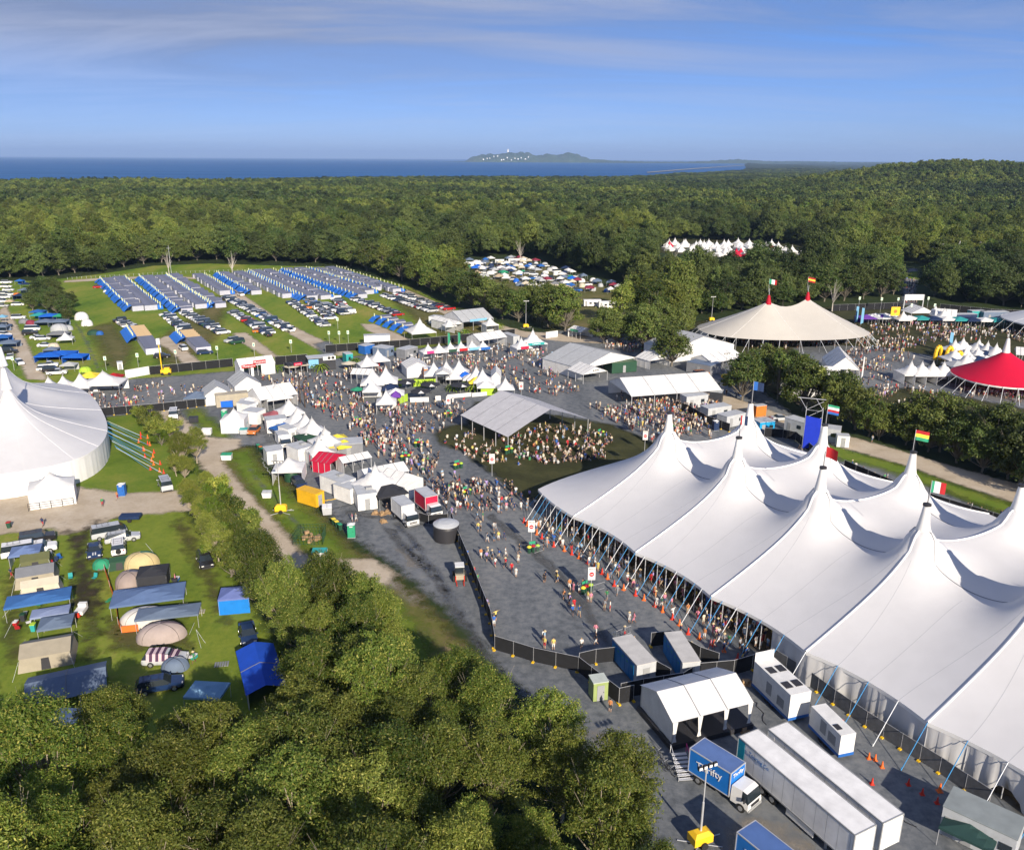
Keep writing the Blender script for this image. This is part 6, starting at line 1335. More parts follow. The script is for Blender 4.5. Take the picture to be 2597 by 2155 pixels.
GB('S', 850, 370, 1110, 350, 7, 'white gabled marquee in the centre island', he=2.8, hr=4.2, ridge='y', walls='lrf'); GB('S', 190, 430, 400, 440, 5, 'white stall with low roof at the left tip of the centre island', he=2.6, hr=3.6, walls='b')
GB('S', 1850, 470, 1960, 470, 7, 'white gabled tent right of the yellow gazebo', he=2.7, hr=4.0, ridge='y', walls='lrf'); BK('S', 1060, 390, 1160, 385, 3, 3.0, 'orange wooden bar hut in the centre island', col='orange', roofcol='white', name='bar_hut', cat='hut', doors=0)
GB('S', 1195, 480, 1365, 478, 4, 'white framed entry porch with a triangle crest', he=3.6, hr=4.6, ridge='y', posts=3, walls='')
GB('S', 1370, 420, 1480, 415, 4, 'white flat stall with red notice beside the entry porch', he=3.0, hr=3.2, walls='lrf', sign=('red', '', 'white', .3))
for i, (x, y) in enumerate([(835, 382), (1125, 412), (1012, 490), (1482, 418)]):
    g = q('S', x, y, 2.9); umbrella(Vector((g.x, g.y, 0)), 'black parasol with white triangle mark in the garden, %s from left' % nth([0, 2, 1, 3][i]), 'charcoal', 2.7, 2.9, 'black parasols with triangle marks', True)
g = q('S', 262, 470, 2.6); umbrella(Vector((g.x, g.y, 0)), 'green parasol at the left tip of the centre island', 'green', 1.8)
def panel(c, x0, y0, x1, y1, h, col, label, name='banner_panel', cat='panel'):
    p, w, rz = line(c, x0, y0, x1, y1); t = thing(name, label, cat, (p.x, p.y, 0), rz); mb = MB(); mb.box(0, 0, .05, w, .05, h); o = mb.build('panel', cloth, t); o.color = C4(col)
    for x in (-w/2, 0, w/2): mb = MB(); mb.tube((x, .05, 0), (x, .05, h+.05), .03, n=4); mb.build('post', alu, t)
    return t
panel('S', 888, 655, 1108, 650, 1.2, 'white', 'white low fence at the left front of the centre island'); panel('S', 1187, 637, 1250, 633, 1.2, 'white', 'short white fence piece by the garden gap'); panel('S', 1330, 612, 1612, 585, 1.0, 'white', 'long white low fence, left half'); panel('S', 1620, 592, 1795, 575, 1.0, 'white', 'long white low fence, right half')
panel('S', 1725, 575, 1938, 572, 1.8, 'lime', 'lime green banner under the white gazebos'); panel('S', 640, 470, 790, 465, 1.9, 'lime', 'lime green wall behind the first black parasol'); panel('S', 930, 470, 1190, 455, 1.8, 'lime', 'lime green wall between black parasols'); panel('S', 745, 680, 860, 640, 1.9, 'lime', 'lime green banner beside the front left pagoda')
# --- diagonal stall row
AR = ang('D', 1800, 440, 2100, 660)+math.pi
ST2 = [('Q', 1390, 422, 6.2, 'far end, behind the big white marquee'), ('Q', 1545, 595, 5.4, 'beside the two dark posts'), ('Q', 1640, 708, 5.2, 'third from far end'), ('Q', 1740, 768, 5.2, 'behind the maroon gazebo'), ('Q', 1822, 820, 5.6, 'fifth from far end'), ('Q', 1972, 935, 5.6, 'behind the blue gazebo'), ('R', 1040, 5, 5.4, 'just before the yellow gazebos'), ('R', 965, 110, 4.4, 'with grey side left of the yellow gazebos')]
for i, (c, x, y, w, lb) in enumerate(ST2): PK(c, x, y, w, 'white pagoda of the diagonal stall row, %s' % lb, AR, 2.6, 5.6, walls='b', group='white pagodas of the diagonal stall row')
GP('R', 1075, 170, 4.0, 'golden yellow gazebo of the diagonal stall row', AR, col=(.85, .58, .10), walls='b'); GP('R', 1190, 95, 4.4, 'lemon yellow gazebo, rear of the pair', AR, col='yellow'); GP('R', 1270, 160, 4.0, 'lemon yellow gazebo, front of the pair', AR, col='yellow')
GB('Q', 1230, 770, 1660, 690, 8, 'big white gabled marquee at the far end of the diagonal row', he=2.9, hr=5.0, walls='lr', seams=3); GB('Q', 570, 700, 880, 668, 7, 'white gabled tent right of the grey gazebo', he=2.6, hr=4.6, ridge='y', walls='lrf', roofcol='silver')
GB('Q', 920, 600, 1235, 560, 8, 'white gabled tent behind the beige container', he=2.8, hr=5.0, ridge='y', walls='lrf', roofcol='silver')
BK('Q', 700, 725, 1080, 685, 2.6, 3.0, 'long beige container with blue tarpaulin in front', col='stone', roofcol='stone', doors=0, windows=0, ribs=True); BK('Q', 740, 720, 890, 715, 1.5, 1.5, 'bright blue covered crate before the beige container', col='royal blue', roofcol='royal blue', doors=0, windows=0, name='covered_crate', cat='crate')
GP('Q', 1078, 590, 5.0, 'white gazebo on legs right of the beige container', .1, he=2.3, hp=3.3, col='white'); GP('Q', 462, 518, 5.2, 'grey topped gazebo by the black fence', .1, he=2.2, hp=3.3, col='slate', walls='')
PK('Q', 895, 712, 5.0, 'white walled pagoda beside the green toilet', .1, 3.0, 5.0, walls='fblr'); toilet(q('Q', 790, 862), .1, 'green portable toilet left of the walled pagoda', 'green')
skip(q('Q', 1000, 985), .1, 'teal waste skip by the walled pagoda, rear one', 'teal', 'teal', 2, 1.4, 1.5); skip(q('Q', 1015, 1045), .1, 'teal waste skip with white front by the walled pagoda', 'silver', 'teal', 1.7, 1.2, 1.3)
car('hatchback', 'orange', q('Q', 1142, 1020), -1.6, 'orange buggy with grey roof parked on the service track', parts=True)
car('van', 'white', q('Q', 195, 830), 1.9, 'white minivan driving on the dirt road behind the bushes', parts=True)
skip(q('Q', 575, 1050), .05, 'white waste skip with LT marks on the grass wedge', 'white', 'white'); skip(q('Q', 810, 1352), .05, 'white waste skip with green lid nearest the dark tree', 'white', 'green'); skip(q('Q', 430, 905), .3, 'open black mesh skip on the grass wedge', 'charcoal', 'charcoal')
for i, (x, y, h) in enumerate(((1690, 660, 6.5), (1745, 715, 6.5))):
    t = thing('timber_pole', 'tall dark timber pole at the big marquee corner, %s one' % ('rear' if i == 0 else 'front'), 'pole', q('Q', x, y), 0, 'dark timber poles'); mb = MB(); mb.tube((0, 0, 0), (0, 0, h), .14, .11, n=7); mb.build('shaft', mat('dark_timber', (.07, .045, .03), .9), t)
BL2 = [('Q', 1095, 830, 1180, 800, 4, 2.9, 'white', 'white container left of the cold room'), ('Q', 1185, 930, 1290, 880, 4, 3.0, 'white', 'white cold room with blue lettering panel'), ('Q', 1300, 1030, 1545, 1000, 3.2, 3.0, 'white', 'white caravan left of the blue gazebo'), ('Q', 1560, 1140, 1660, 1110, 3.6, 3.0, 'white', 'white cube container behind the white van'),
       ('R', 370, 468, 550, 440, 3.6, 2.7, 'white', 'white container at the verge left of the white van'), ('R', 740, 450, 920, 400, 4.4, 2.9, 'white', 'white container with roof hatch beside the maroon trailer'), ('R', 480, 430, 560, 420, 3, 2.6, 'white', 'small white container behind the walled pagoda'), ('R', 1160, 370, 1500, 350, 4, 2.6, 'grey', 'grey flat-roofed kitchen behind the red tent'),
       ('R', 1250, 862, 1420, 800, 6.2, 2.9, 'white', 'long white cold room with lifted roof unit'), ('R', 1355, 935, 1490, 880, 4.4, 2.8, 'white', 'white container between two cold rooms'), ('R', 1440, 1015, 1670, 985, 4.4, 3.0, 'white', 'white cube cold room with roof fans')]
for i, (c, x0, y0, x1, y1, d, h, col, lb) in enumerate(BL2): BK(c, x0, y0, x1, y1, d, h, lb, col=col, windows=0, ac=i in (5, 8, 10), ribs=i in (2,))
GP('Q', 1375, 750, 4.2, 'faded maroon gazebo behind the caravans', AR, col=(.33, .10, .12)); GP('Q', 1490, 893, 4.6, 'blue gazebo beside the white caravan', AR+.3, col='blue'); GP('R', 830, 85, 4.4, 'dark green tarpaulin shelter beside the white cube', AR, he=2.3, hp=3.0, col='dark green')
GP('R', 1060, 265, 4.6, 'beige gazebo between container and red tent', AR, col=(.62, .57, .52)); p, w, rz = line('R', 870, 485, 1000, 470); block(p, rz, 'dark red catering trailer with open hatch', w, 2.6, 2.6, 'maroon', name='catering_trailer', cat='trailer', windows=0, z0=.4, roofcol='grey')
GB('R', 1120, 580, 1310, 470, 4.2, 'bright red walled tent in the service yard', he=2.3, hr=3.3, col='crimson', walls='lrb', roofcol='crimson', ridge='y'); GB('R', 1270, 575, 1600, 500, 3.4, 'white awning tent with open side beside the red tent', he=2.3, hr=3.0, walls='l', roofcol='white')
PK('R', 610, 345, 5.4, 'white walled pagoda behind the green water tank', .1, 2.6, 4.6, walls='blr')
wt = thing('water_tank', 'dark green round water tank in front of the walled pagoda', 'tank', q('R', 650, 640)); mb = MB(); mb.lathe([(1.25, 0), (1.28, .4), (1.25, .8), (1.28, 1.2), (1.25, 1.9), (.9, 2.2), (.3, 2.3)], 18); o = mb.build('tank_shell', shell, wt, True); o.color = C4('dark green'); mb = MB(); mb.lathe([(.28, 2.3), (.28, 2.4)], 10); mb.build('lid', dark, wt)
car('wagon', 'navy', q('R', 745, 720), -1.05, 'navy wagon parked behind the yellow generator', parts=True); BK('R', 945, 975, 1045, 930, 4.6, 2.5, 'yellow orange generator container in the service yard', col=(.75, .42, .02), roofcol=(.75, .42, .02), name='generator', cat='generator', doors=1, windows=0)
skip(q('R', 1075, 1068), .2, 'round shouldered white water cube at the end of the yellow generator', 'silver', 'white', 1.6, 1.6, 1.5); skip(q('R', 355, 868), .05, 'small white storage bin alone on the green strip', 'white', 'silver', 1.6, 1.1, 1.2)
light_tower(q('R', 530, 1025), .1, 'yellow light tower with tall white mast on the green strip', 9.0)
for i, (x, y) in enumerate([(1150, 1165), (1185, 1195), (1225, 1230), (255, 275), (285, 300), (310, 325)]): wheelie(q('R', x, y), .6, '%s lidded bin %s' % (['yellow', 'yellow', 'green', 'green', 'orange', 'green'][i], ['first beside the green toilet', 'second beside the green toilet', 'touching the green toilet', 'rear one left of the verge container', 'middle one left of the verge container', 'front one left of the verge container'][i]), 'dark green', ['yellow', 'yellow', 'green', 'green', 'orange', 'green'][i])
toilet(q('R', 1360, 1330), .1, 'bright green portable toilet beside the yellow bins', 'green')
p, w, rz = line('R', 1360, 660, 1550, 750)
PK('R', 1635, 430, 7.4, 'large white pagoda with blue side wall in the service yard', ang('R', 1525, 760, 1925, 600), 2.7, 6.4, walls='lb', wcol='navy'); GB('R', 1560, 790, 2040, 690, 5, 'white gabled marquee behind the dark gazebo', he=2.7, hr=3.7, walls='lr'); GP('R', 1790, 700, 5.4, 'black topped gazebo beside the white truck', ang('R', 1640, 980, 1830, 940), he=2.6, hp=3.5, col='charcoal')
GB('E', 530, 985, 640, 930, 8, 'white marquee between dark gazebo and red truck', he=2.8, hr=4.2, ridge='y', walls='lrf')
def TR(c, xr, yr, xf, yf, label, **k):
    a, b = q(c, xr, yr), q(c, xf, yf); d = b-a; return box_truck(a, math.atan2(d.y, d.x), label, L_=k.pop('L_', None) or d.length, **k)
TR('E', 490, 1060, 580, 1140, 'white refrigerated box truck parked at the front of the service yard', H=3.3); TR('E', 625, 1010, 715, 1085, 'red box truck with white cab behind the black wrapped barrier', col='crimson', cabcol='white', H=3.4, L_=6.4)
TR('R', 530, 190, 610, 300, 'white delivery van facing the camera between white containers', H=2.6, L_=5.4, z0=.5)
wt = thing('water_tank', 'black round water tank with pale lid at the fence corner', 'tank', q('X', 987, 335)); mb = MB(); mb.lathe([(2.0, 0), (2.05, .5), (2.0, 1.0), (2.05, 1.5), (2.0, 2.0), (2.02, 2.6)], 24); mb.build('tank_shell', dark, wt, True); mb = MB(); mb.lathe([(2.05, 2.55), (2.05, 2.65), (1.2, 2.95), (.2, 3.05)], 24); o = mb.build('roof', shell, wt); o.color = C4('silver')
bw = fence([q('X', 745, 180), q('X', 830, 205), q('X', 1000, 190), q('X', 1005, 160)], 'black plastic wrapped barrier around the red truck nose', 1.6, name='barrier', feet=False)
# skip cage and green-lid skip by the dirt road
cg = thing('mesh_cage', 'dark green mesh cage full of cartons by the dirt road', 'cage', q('D', 1820, 1240)); 
for a, b in (((-2.3, 0), (2.3, 0)), ((2.3, 0), (2.0, 4)), ((2.0, 4), (-2.0, 4)), ((-2.0, 4), (-2.3, 0))):
    mb = MB()
    for i in range(9):
        f = i/8; x, y = lerp(a[0], b[0], f), lerp(a[1], b[1], f); mb.tube((x, y, 0), (x, y, 1.7), .03, n=4)
    for z in (.1, .6, 1.15, 1.7): mb.tube((*a, z), (*b, z), .025, n=4)
    o = mb.build('mesh_panel', shell, cg); o.color = C4('dark green')
ct = thing('carton_pile', 'heap of brown cartons inside the green mesh cage', 'cartons', q('D', 1830, 1236)); mb = MB()
for i in range(16): mb.box(rd.uniform(-1.4, 1.4), rd.uniform(.5, 3.2), 0 if i < 10 else .45, rd.uniform(.4, .8), rd.uniform(.4, .7), rd.uniform(.3, .5), rz=rd.random()*3)
mb.build('cartons', mat('cardboard', (.36, .24, .13), .9, .2), ct)
skip(q('D', 1890, 1335), .05, 'white waste skip with teal lid below the mesh cage', 'white', 'teal', 2.2, 1.4, 1.4)
# left big top annexes
PK('D', 290, 800, 7.0, 'white walled pagoda stage annex in front of the big top', ang('D', 165, 1035, 440, 995), 3.4, 5.6, d=5, walls='flrb')
rl = thing('railing', 'dark pipe railing in front of the white annex', 'railing', q('D', 170, 1042)); e = q('D', 438, 1003)-q('D', 170, 1042); mb = MB(); [mb.tube(Vector((0, 0, z)), e+Vector((0, 0, z)), .035, n=4) for z in (.5, .9, 1.3)]; mb.build('rail', dark, rl)
for i in range(5): mb = MB(); mb.tube(e*i/4, e*i/4+Vector((0, 0, 1.35)), .04, n=4); mb.build('post', dark, rl)
toilet(q('D', 720, 955), .15, 'blue portable toilet at the corner of the big top', 'blue'); car('van', 'silver', q('D', 980, 905), 2.1, 'silver camper van on the lawn right of the big top', parts=True)
# --- right arena
def banner_at(c, x, y, rz, lb, col, h=5, w=1): banner(q(c, x, y), rz, lb, col, h, w)
for i, (x, y, w, col, lb) in enumerate([(680, 210, 5, 'white', 'white pagoda left of the arena entry tent'), (1060, 150, 6, 'white', 'white pagoda behind the arena entry tent'), (1165, 185, 6, 'white', 'white pagoda at the right of the arena entry tent'), (1295, 548, 6.2, 'white', 'white pagoda, far left of the arena stall block'), (1392, 530, 6.2, 'white', 'white pagoda, second of the arena stall block'), (1578, 545, 6.2, 'white', 'white pagoda, third of the arena stall block'),
                                         (1682, 575, 6.2, 'white', 'white pagoda, fourth of the arena stall block'), (1785, 598, 6.2, 'white', 'white pagoda left of the red tent mast'), (1430, 625, 4.4, 'white', 'white pagoda in the middle of the arena stall block'), (1570, 630, 4.4, 'white', 'white pagoda beside the blue arena gazebo'), (1295, 650, 6.2, 'white', 'tall white pagoda at the near left of the arena block'),
                                         (1437, 708, 6.2, 'white', 'white pagoda at the near side of the arena block'), (778, 805, 6.2, 'white', 'white pagoda with pink gazebo in front of it'), (905, 812, 6.2, 'white', 'white pagoda second left of the red tent'), (1035, 812, 6.2, 'white', 'white pagoda third left of the red tent'), (1165, 812, 6.2, 'white', 'white pagoda touching the red tent')]):
    PK('V', x, y, w, lb, .05, 2.6, 5.8, walls='lb' if i > 11 else '')
for (x, y, w, col, lb) in [(850, 895, 5, 'pink', 'bright pink gazebo left of the red tent'), (235, 265, 6, 'purple', 'purple and blue stall roof by the arena entrance'), (1660, 660, 6, 'blue', 'blue gazebo in the arena stall block'), (1390, 680, 4.5, 'navy', 'navy gazebo in the arena stall block'), (1510, 600, 4, 'charcoal', 'dark gazebo among arena pagodas'), (345, 250, 5, 'white', 'white gazebo beside the purple stall'), (460, 250, 7, 'white', 'white gazebo with sunflower flag'), (1260, 225, 5, 'navy', 'navy gazebo right of the entry tent'), (1600, 740, 6, 'white', 'wide white gazebo at the near right of the arena block')]:
    GP('V', x, y, w, lb, .05, he=2.3, hp=3.4, col=col, walls='b')
GB('V', 755, 350, 1030, 345, 7, 'white open gabled entry tent with crowd beneath', he=3, hr=5.2, ridge='y', posts=3); GB('V', 1035, 370, 1280, 390, 7, 'grey white gabled tent with window fronts right of the entry tent', he=3, hr=5, walls='lrf')
GB('V', 1990, 860, 2200, 880, 8, 'pale blue-grey roofed tent at the right edge of the arena', he=3, hr=4.6, walls='')
p, w, rz = line('V', 668, 215, 890, 215); ar = thing('entry_arch', 'white entry arch banner at the mouth of the forest path', 'arch', (p.x, p.y, 0), rz)
for s in (-1, 1): mb = MB(); mb.box(s*w/2, 0, 0, .35, .35, 6.2); mb.build('post', alu, ar)
mb = MB(); mb.box(0, -.02, 4.0, w, .2, 2.2); mb.build('banner', wall_w, ar)
fence([q('C', 960, 1025), q('C', 1100, 1020), q('C', 1380, 1010)], 'long black fence behind the arena, left of the entry arch', 2.6, feet=False, postgap=4); fence([q('C', 1600, 1020), q('C', 1900, 1050), q('C', 2100, 1060)], 'long black fence behind the arena, right of the entry arch', 2.6, feet=False, postgap=4)
for i, (c, x, y, r, col, lb) in enumerate([('V', 95, 380, .4, 'light blue', 'pale blue feather banner at the right of the two-peaked tent, left one'), ('V', 160, 400, .4, 'light blue', 'pale blue feather banner at the right of the two-peaked tent, right one'), ('V', 1195, 720, .2, 'light blue', 'tall pale feather banner at the arena stall block'), ('F', 1040, 275, .7, 'white', 'white feather banner lying toward the arena, left one'), ('F', 1135, 265, .9, 'white', 'white feather banner leaning toward the arena, right one')]): banner(q(c, x, y), r, lb, col, 6.5, 1.3)
for i, (x, y) in enumerate([(1075, 800), (1205, 810), (1315, 870)]):
    t = thing('inflatable_arch', 'yellow inflatable figure in the arena stall block, %s from left' % nth(i), 'inflatable', q('V', x, y), .3, 'yellow inflatables'); mb = MB(); pr = None
    for k in range(9): a = math.pi*k/8; cpt = Vector((1.0*math.cos(a), 0, 1.6+2.4*math.sin(a))); (mb.tube(pr, cpt, .55, n=8) if pr else None); pr = cpt
    mb.tube((1, 0, 0), (1, 0, 1.6), .55, n=8); mb.tube((-1, 0, 0), (-1, 0, 1.6), .55, n=8); mb.build('body', yellow, t)
sf = thing('sunflower_flag', 'yellow sunflower flag above the white arena gazebo', 'flag', q('V', 555, 400)); mb = MB(); mb.tube((0, 0, 0), (0, 0, 7), .05, n=5); mb.build('pole', alu, sf); mb = MB(); mb.slab((-1.6, 0, 3.6), (1.6, 0, 3.6), (1.6, 0, 6.8), (-1.6, 0, 6.8), .04); mb.build('cloth', yellow, sf); mb = MB(); mb.tube((0, -.03, 5.2), (0, -.08, 5.2), .6, n=12); mb.build('flower_centre', orange, sf)
for i, (x, y) in enumerate([(135, 240), (395, 250), (590, 250), (745, 330), (945, 240), (1020, 330)]): pole_board(q('V', x, y), 'pale marker board on a pole along the arena fence, %s from left' % nth(i), 6, 'marker boards along the arena fence')
for i, (x, y, L_) in enumerate([(1400, 370, 9), (1560, 330, 6), (1760, 340, 10)]): block(q('V', x, y), .1, 'dark blue backstage container at the back right of the arena, %s from left' % nth(i), L_, 3, 3.2, ['navy', 'teal', 'slate'][i], windows=1)
for i in range(16):
    x = 1320+(i % 6)*85+rd.uniform(-12, 12); y = 690+(i//6)*62; GP('V', x, y, rd.uniform(4.5, 6), '%s gazebo packed in the arena stall block, %s from its back left' % (['white', 'white', 'silver', 'white', 'navy'][i % 5], nth(i)), .05, he=2.3, hp=3.5, col=['white', 'white', 'silver', 'white', 'navy'][i % 5], parts=False)
for i in range(10):
    GP('V', 300+i*42, 268+3*math.sin(i*2), 4.2, '%s small stall by the arena entrance, %s from left' % (['white', 'silver', 'white', 'purple', 'white'][i % 5], nth(i)), .05, he=2.2, hp=3.2, col=['white', 'silver', 'white', 'purple', 'white'][i % 5], parts=False)
for i in range(9):
    GP('C', 1420+i*75, 1048+2*i, 6, '%s backstage roof behind the arena, %s from left' % (['white', 'teal', 'navy'][i % 3], nth(i)), .05, he=2.5, hp=3.4, col=['white', 'teal', 'navy'][i % 3], parts=False)
# ================================================================ foreground service yard, fences, screen tower
fence([q('X', 1030, 190), q('X', 1065, 300), q('X', 1140, 480), q('X', 1210, 650), q('X', 1290, 860), q('X', 1380, 1090), q('X', 1415, 1310)], 'long black shade cloth fence with yellow feet running down the grey yard', 2.0)
fence([q('I', 383, 490), q('I', 500, 525), q('I', 625, 565), q('I', 765, 595), q('I', 905, 625)], 'black fence below the yard with a white notice', 2.0)
fence([q('I', 905, 628), q('I', 1160, 830), q('I', 1250, 810)], 'black fence around the left toilet block', 2.1)
fence([q('I', 910, 600), q('I', 1015, 575), q('I', 1150, 560)], 'short black fence behind the left toilet block', 2.0); fence([q('I', 1170, 520), q('I', 1300, 600), q('I', 1480, 700)], 'black screen between the two toilet blocks', 2.0, feet=False)
fence([q('I', 1170, 800), q('I', 1310, 770), q('I', 1560, 730), q('J', 50, 670), q('J', 270, 650), q('J', 500, 580)], 'black fence in front of the toilet blocks reaching the huge tent', 2.1)
fence([q('I', 1360, 470), q('I', 1480, 455), q('J', 60, 560), q('J', 175, 600)], 'black fence behind the right toilet block', 2.0)
fence([q('J', 505, 560), q('J', 700, 680), q('J', 900, 830), q('J', 1100, 970), q('J', 1320, 1110), q('J', 1560, 1260), q('J', 1720, 1370), q('J', 1870, 1470)], 'grey mesh fence with yellow feet along the curtain of the huge tent', 1.9, mesh_m=mat('grey_shade_cloth', (.10, .105, .115), .9, .3))
# toilet blocks
def tblock(c, x0, y0, x1, y1, L_, label):
    p, w, rz = line(c, x0, y0, x1, y1); t = block(p, rz, label, w, L_, 2.7, 'silver', roofcol=(.52, .51, .49), doors=1, windows=0, name='toilet_block', cat='toilet block')
    mb = MB(); n = 5
    for i in range(n): mb.box(-w/2-.03, .6+i*(L_-.6)/n+(L_-.6)/n/2, .2, .06, (L_-.6)/n-.08, 2.3)
    o = mb.build('stall_doors', shell, t); o.color = (.01, .16, .42, 1); mb = MB()
    for i in range(n): mb.box(-w/2-.07, .6+i*(L_-.6)/n+(L_-.6)/n/2, 1.9, .02, .35, .16)
    o2 = mb.build('door_signs', shell, o); o2.color = C4('green'); return t
tblock('I', 1268, 718, 1388, 690, 6.0, 'long blue and white toilet block with open door, left one'); tblock('I', 1552, 700, 1662, 690, 6.4, 'long blue and white toilet block, right one nearer the huge tent')
p = q('I', 1045, 812); bx = block(p, .25, 'olive green timber booth at the fence corner', 1.7, 1.6, 2.4, (.30, .38, .14), roofcol=(.5, .55, .5), windows=0, name='booth', cat='booth')
# marquee on deck with open front
a, b, c_ = q('I', 1490, 1110, 0), q('J', 370, 980, 0), q('I', 1240, 950, 0); w = (b-a).length; rz = math.atan2((b-a).y, (b-a).x)
mq = gable(a.lerp(b, .5), rz, 'open white marquee on a raised deck beside the blue truck', w, 6.5, he=3.3, hr=4.7, seams=3, posts=4, walls='lb')
mb = MB(); mb.box(0, 3.2, .1, w+.6, 7.0, .55); mb.build('deck', dark, mq)
for x in (-w/2+.2, -w/6, w/6, w/2-.2): mb = MB(); mb.add([(x-.3, -.12, 3.2), (x+.3, -.12, 3.2), (x+.12, -.1, 1.4), (x-.12, -.1, 1.4), (x+.25, -.1, .8), (x-.25, -.1, .8)], [(0, 3, 2, 1), (3, 5, 4, 2)]); o = mb.build('gathered_curtain', cloth, mq); o.color = C4('white')
st = thing('steps', 'metal steps with pink handrails up to the white marquee deck', 'steps', q('I', 1590, 1320), rz-.25)
mb = MB(); [mb.box(0, .35+i*.42, .12+i*.14, 1.5, .34, .05) for i in range(7)]; mb.build('treads', alu, st); hr = mat('pink_rail', (.7, .05, .25), .5)
for s in (-.8, .8): mb = MB(); mb.tube((s, .2, .9), (s, 3.2, 1.9), .04, n=5); mb.tube((s, .2, 0), (s, .2, .9), .03, n=4); mb.tube((s, 3.2, .9), (s, 3.2, 1.9), .03, n=4); mb.build('handrail', hr if s > 0 else alu, st)
for i, (x, y) in enumerate([(1395, 1150), (1435, 1220), (1475, 1262)]):
    bk = thing('bicycle', 'parked bicycle leaning by the deck corner, %s from the back' % nth(i), 'bicycle', q('I', x, y), -.8, 'bicycles parked by the deck corner')
    for s in (-.52, .52):
        mb = MB(); pr = None
        for k in range(13): a_ = 2*math.pi*k/12; cp_ = Vector((s+.33*math.cos(a_), 0, .34+.33*math.sin(a_))); (mb.tube(pr, cp_, .025, n=4) if pr is not None else None); pr = cp_
        mb.build('wheel', rubber, bk)
    mb = MB(); fr = [((-.52, 0, .34), (-.1, 0, .34)), ((-.1, 0, .34), (.4, 0, .82)), ((-.1, 0, .34), (-.25, 0, .85)), ((-.25, 0, .82), (.4, 0, .82)), ((.52, 0, .34), (.38, 0, 1.0)), ((-.52, 0, .34), (-.25, 0, .82))]; [mb.tube(a_, b_, .022, n=4) for a_, b_ in fr]; mb.build('frame', dark, bk)
    mb = MB(); mb.tube((.36, -.28, 1.0), (.36, .28, 1.0), .018, n=4); mb.build('handlebar', alu, bk); mb = MB(); mb.box(-.27, 0, .86, .26, .14, .05); mb.build('saddle', dark, bk)
# generators
def gen(a, b, d, h, label, flap):
    p = a.lerp(b, .5); w = (b-a).length; rz = math.atan2((b-a).y, (b-a).x); t = thing('generator_trailer', label, 'generator', (p.x, p.y, 0), rz)
    mb = MB(); mb.box(0, d/2, .75, w, d, h-.75); mb.build('body', wall_w, t)
    mb = MB(); mb.box(0, d/2, .45, w+.05, d+.1, .32); o = mb.build('chassis', shell, t); o.color = C4('blue')
    for i, y in enumerate((d*.25, d*.68)):
        for x in (-.5, .55):
            mb = MB(); mb.box(x*w*.45, y, h+.003, w*.34, d*.16, .07); mb.build('roof_vent', dark, t)
            if not flap: break
        if not flap: break
    mb = MB(); [mb.box(-w/2-.015, d*.15+i*.12, 1.2, .04, .05, 1.1) for i in range(10)]; [mb.box(-w/2-.015, d*.55, 1.3, .03, .9, 1.4) for _ in (0,)]; mb.build('louvre', grey_p, t)
    if flap: mb = MB(); mb.box(0, d+.05, h-.3, w*.95, .08, 1.3); mb.build('open_hatch', wall_w, t)
    for y in (d*.45, d*.6):
        for s in (-1, 1): mb = MB(); mb.tube((s*(w/2-.3), y, .42), (s*(w/2-.02), y, .42), .42, n=12); mb.build('wheel', rubber, t)
    return t
gen(q('J', 610, 955), q('J', 738, 925), 6.6, 3.6, 'big white generator trailer with open roof hatches', True); gen(q('J', 925, 1185), q('J', 1018, 1165), 4.9, 3.0, 'smaller white generator with one roof vent behind the trailers', False)
# trucks
TR('J', 30, 1260, 270, 1415, 'blue rental box truck with white lettering and white cab', col=(.01, .16, .55), txt='Thrifty', H=3.5, L_=6.6, roof=(.10, .17, .38), W=2.3)
TR('J', 330, 1800, 640, 2060, 'second blue box truck cut by the bottom edge of the photo', col=(.01, .16, .55), txt='Thrifty', H=3.5, L_=6.8, roof=(.08, .15, .36), W=2.3)
def TRL(c, x0, y0, x1, y1, label, **k):
    a, b = q(c, x0, y0, 4.1), q(c, x1, y1, 4.1); d = (b-a).normalized(); n = Vector((-d.y, d.x, 0)); a = a+n*1.25; return trailer(Vector((a.x, a.y, 0)), math.atan2(d.y, d.x), label, L_=(b-q(c, x0, y0, 4.1)).length, **k)
TRL('J', 305, 1032, 1035, 1650, 'long white semi trailer with teal end and blue lettering, left of the pair', txt='Touring Co.', front=(.01, .28, .38)); TRL('J', 490, 985, 1210, 1575, 'long white semi trailer, right of the pair', front='white')
light_tower(q('J', 60, 1705), .4, 'yellow light tower trailer at the bottom edge beside the blue truck', 8.2)
# office block bottom right, tarpaulin
p0, p1 = q('J', 1555, 1640), q('J', 2010, 1860); w = (p1-p0).length; rz = math.atan2((p1-p0).y, (p1-p0).x)
ob = block(p0.lerp(p1, .5), rz, 'white site office with grey roof at the bottom right corner', w, 3.2, 3.0, 'silver', roofcol=(.25, .28, .28), doors=2, windows=2, ac=False)
gazebo(q('J', 1700, 1790), rz, 'dark green tarpaulin shelter beside the site office', 4.2, 3.2, 2.0, 2.5, (.02, .06, .055))
for i, (x, y) in enumerate([(1120, 1170), (1160, 1180), (1203, 1225), (1140, 1330), (1368, 1335), (1455, 1395), (1548, 1450)]):
    c = link_mesh('traffic_cone', cone_me2 if i > 2 else cone_me); c.location = q('J', x, y); c.location.z = .02; tag(c, 'traffic cone on the asphalt right of the white generator, %s from the back' % nth(i), 'traffic cone', 'cones between generator and site office')
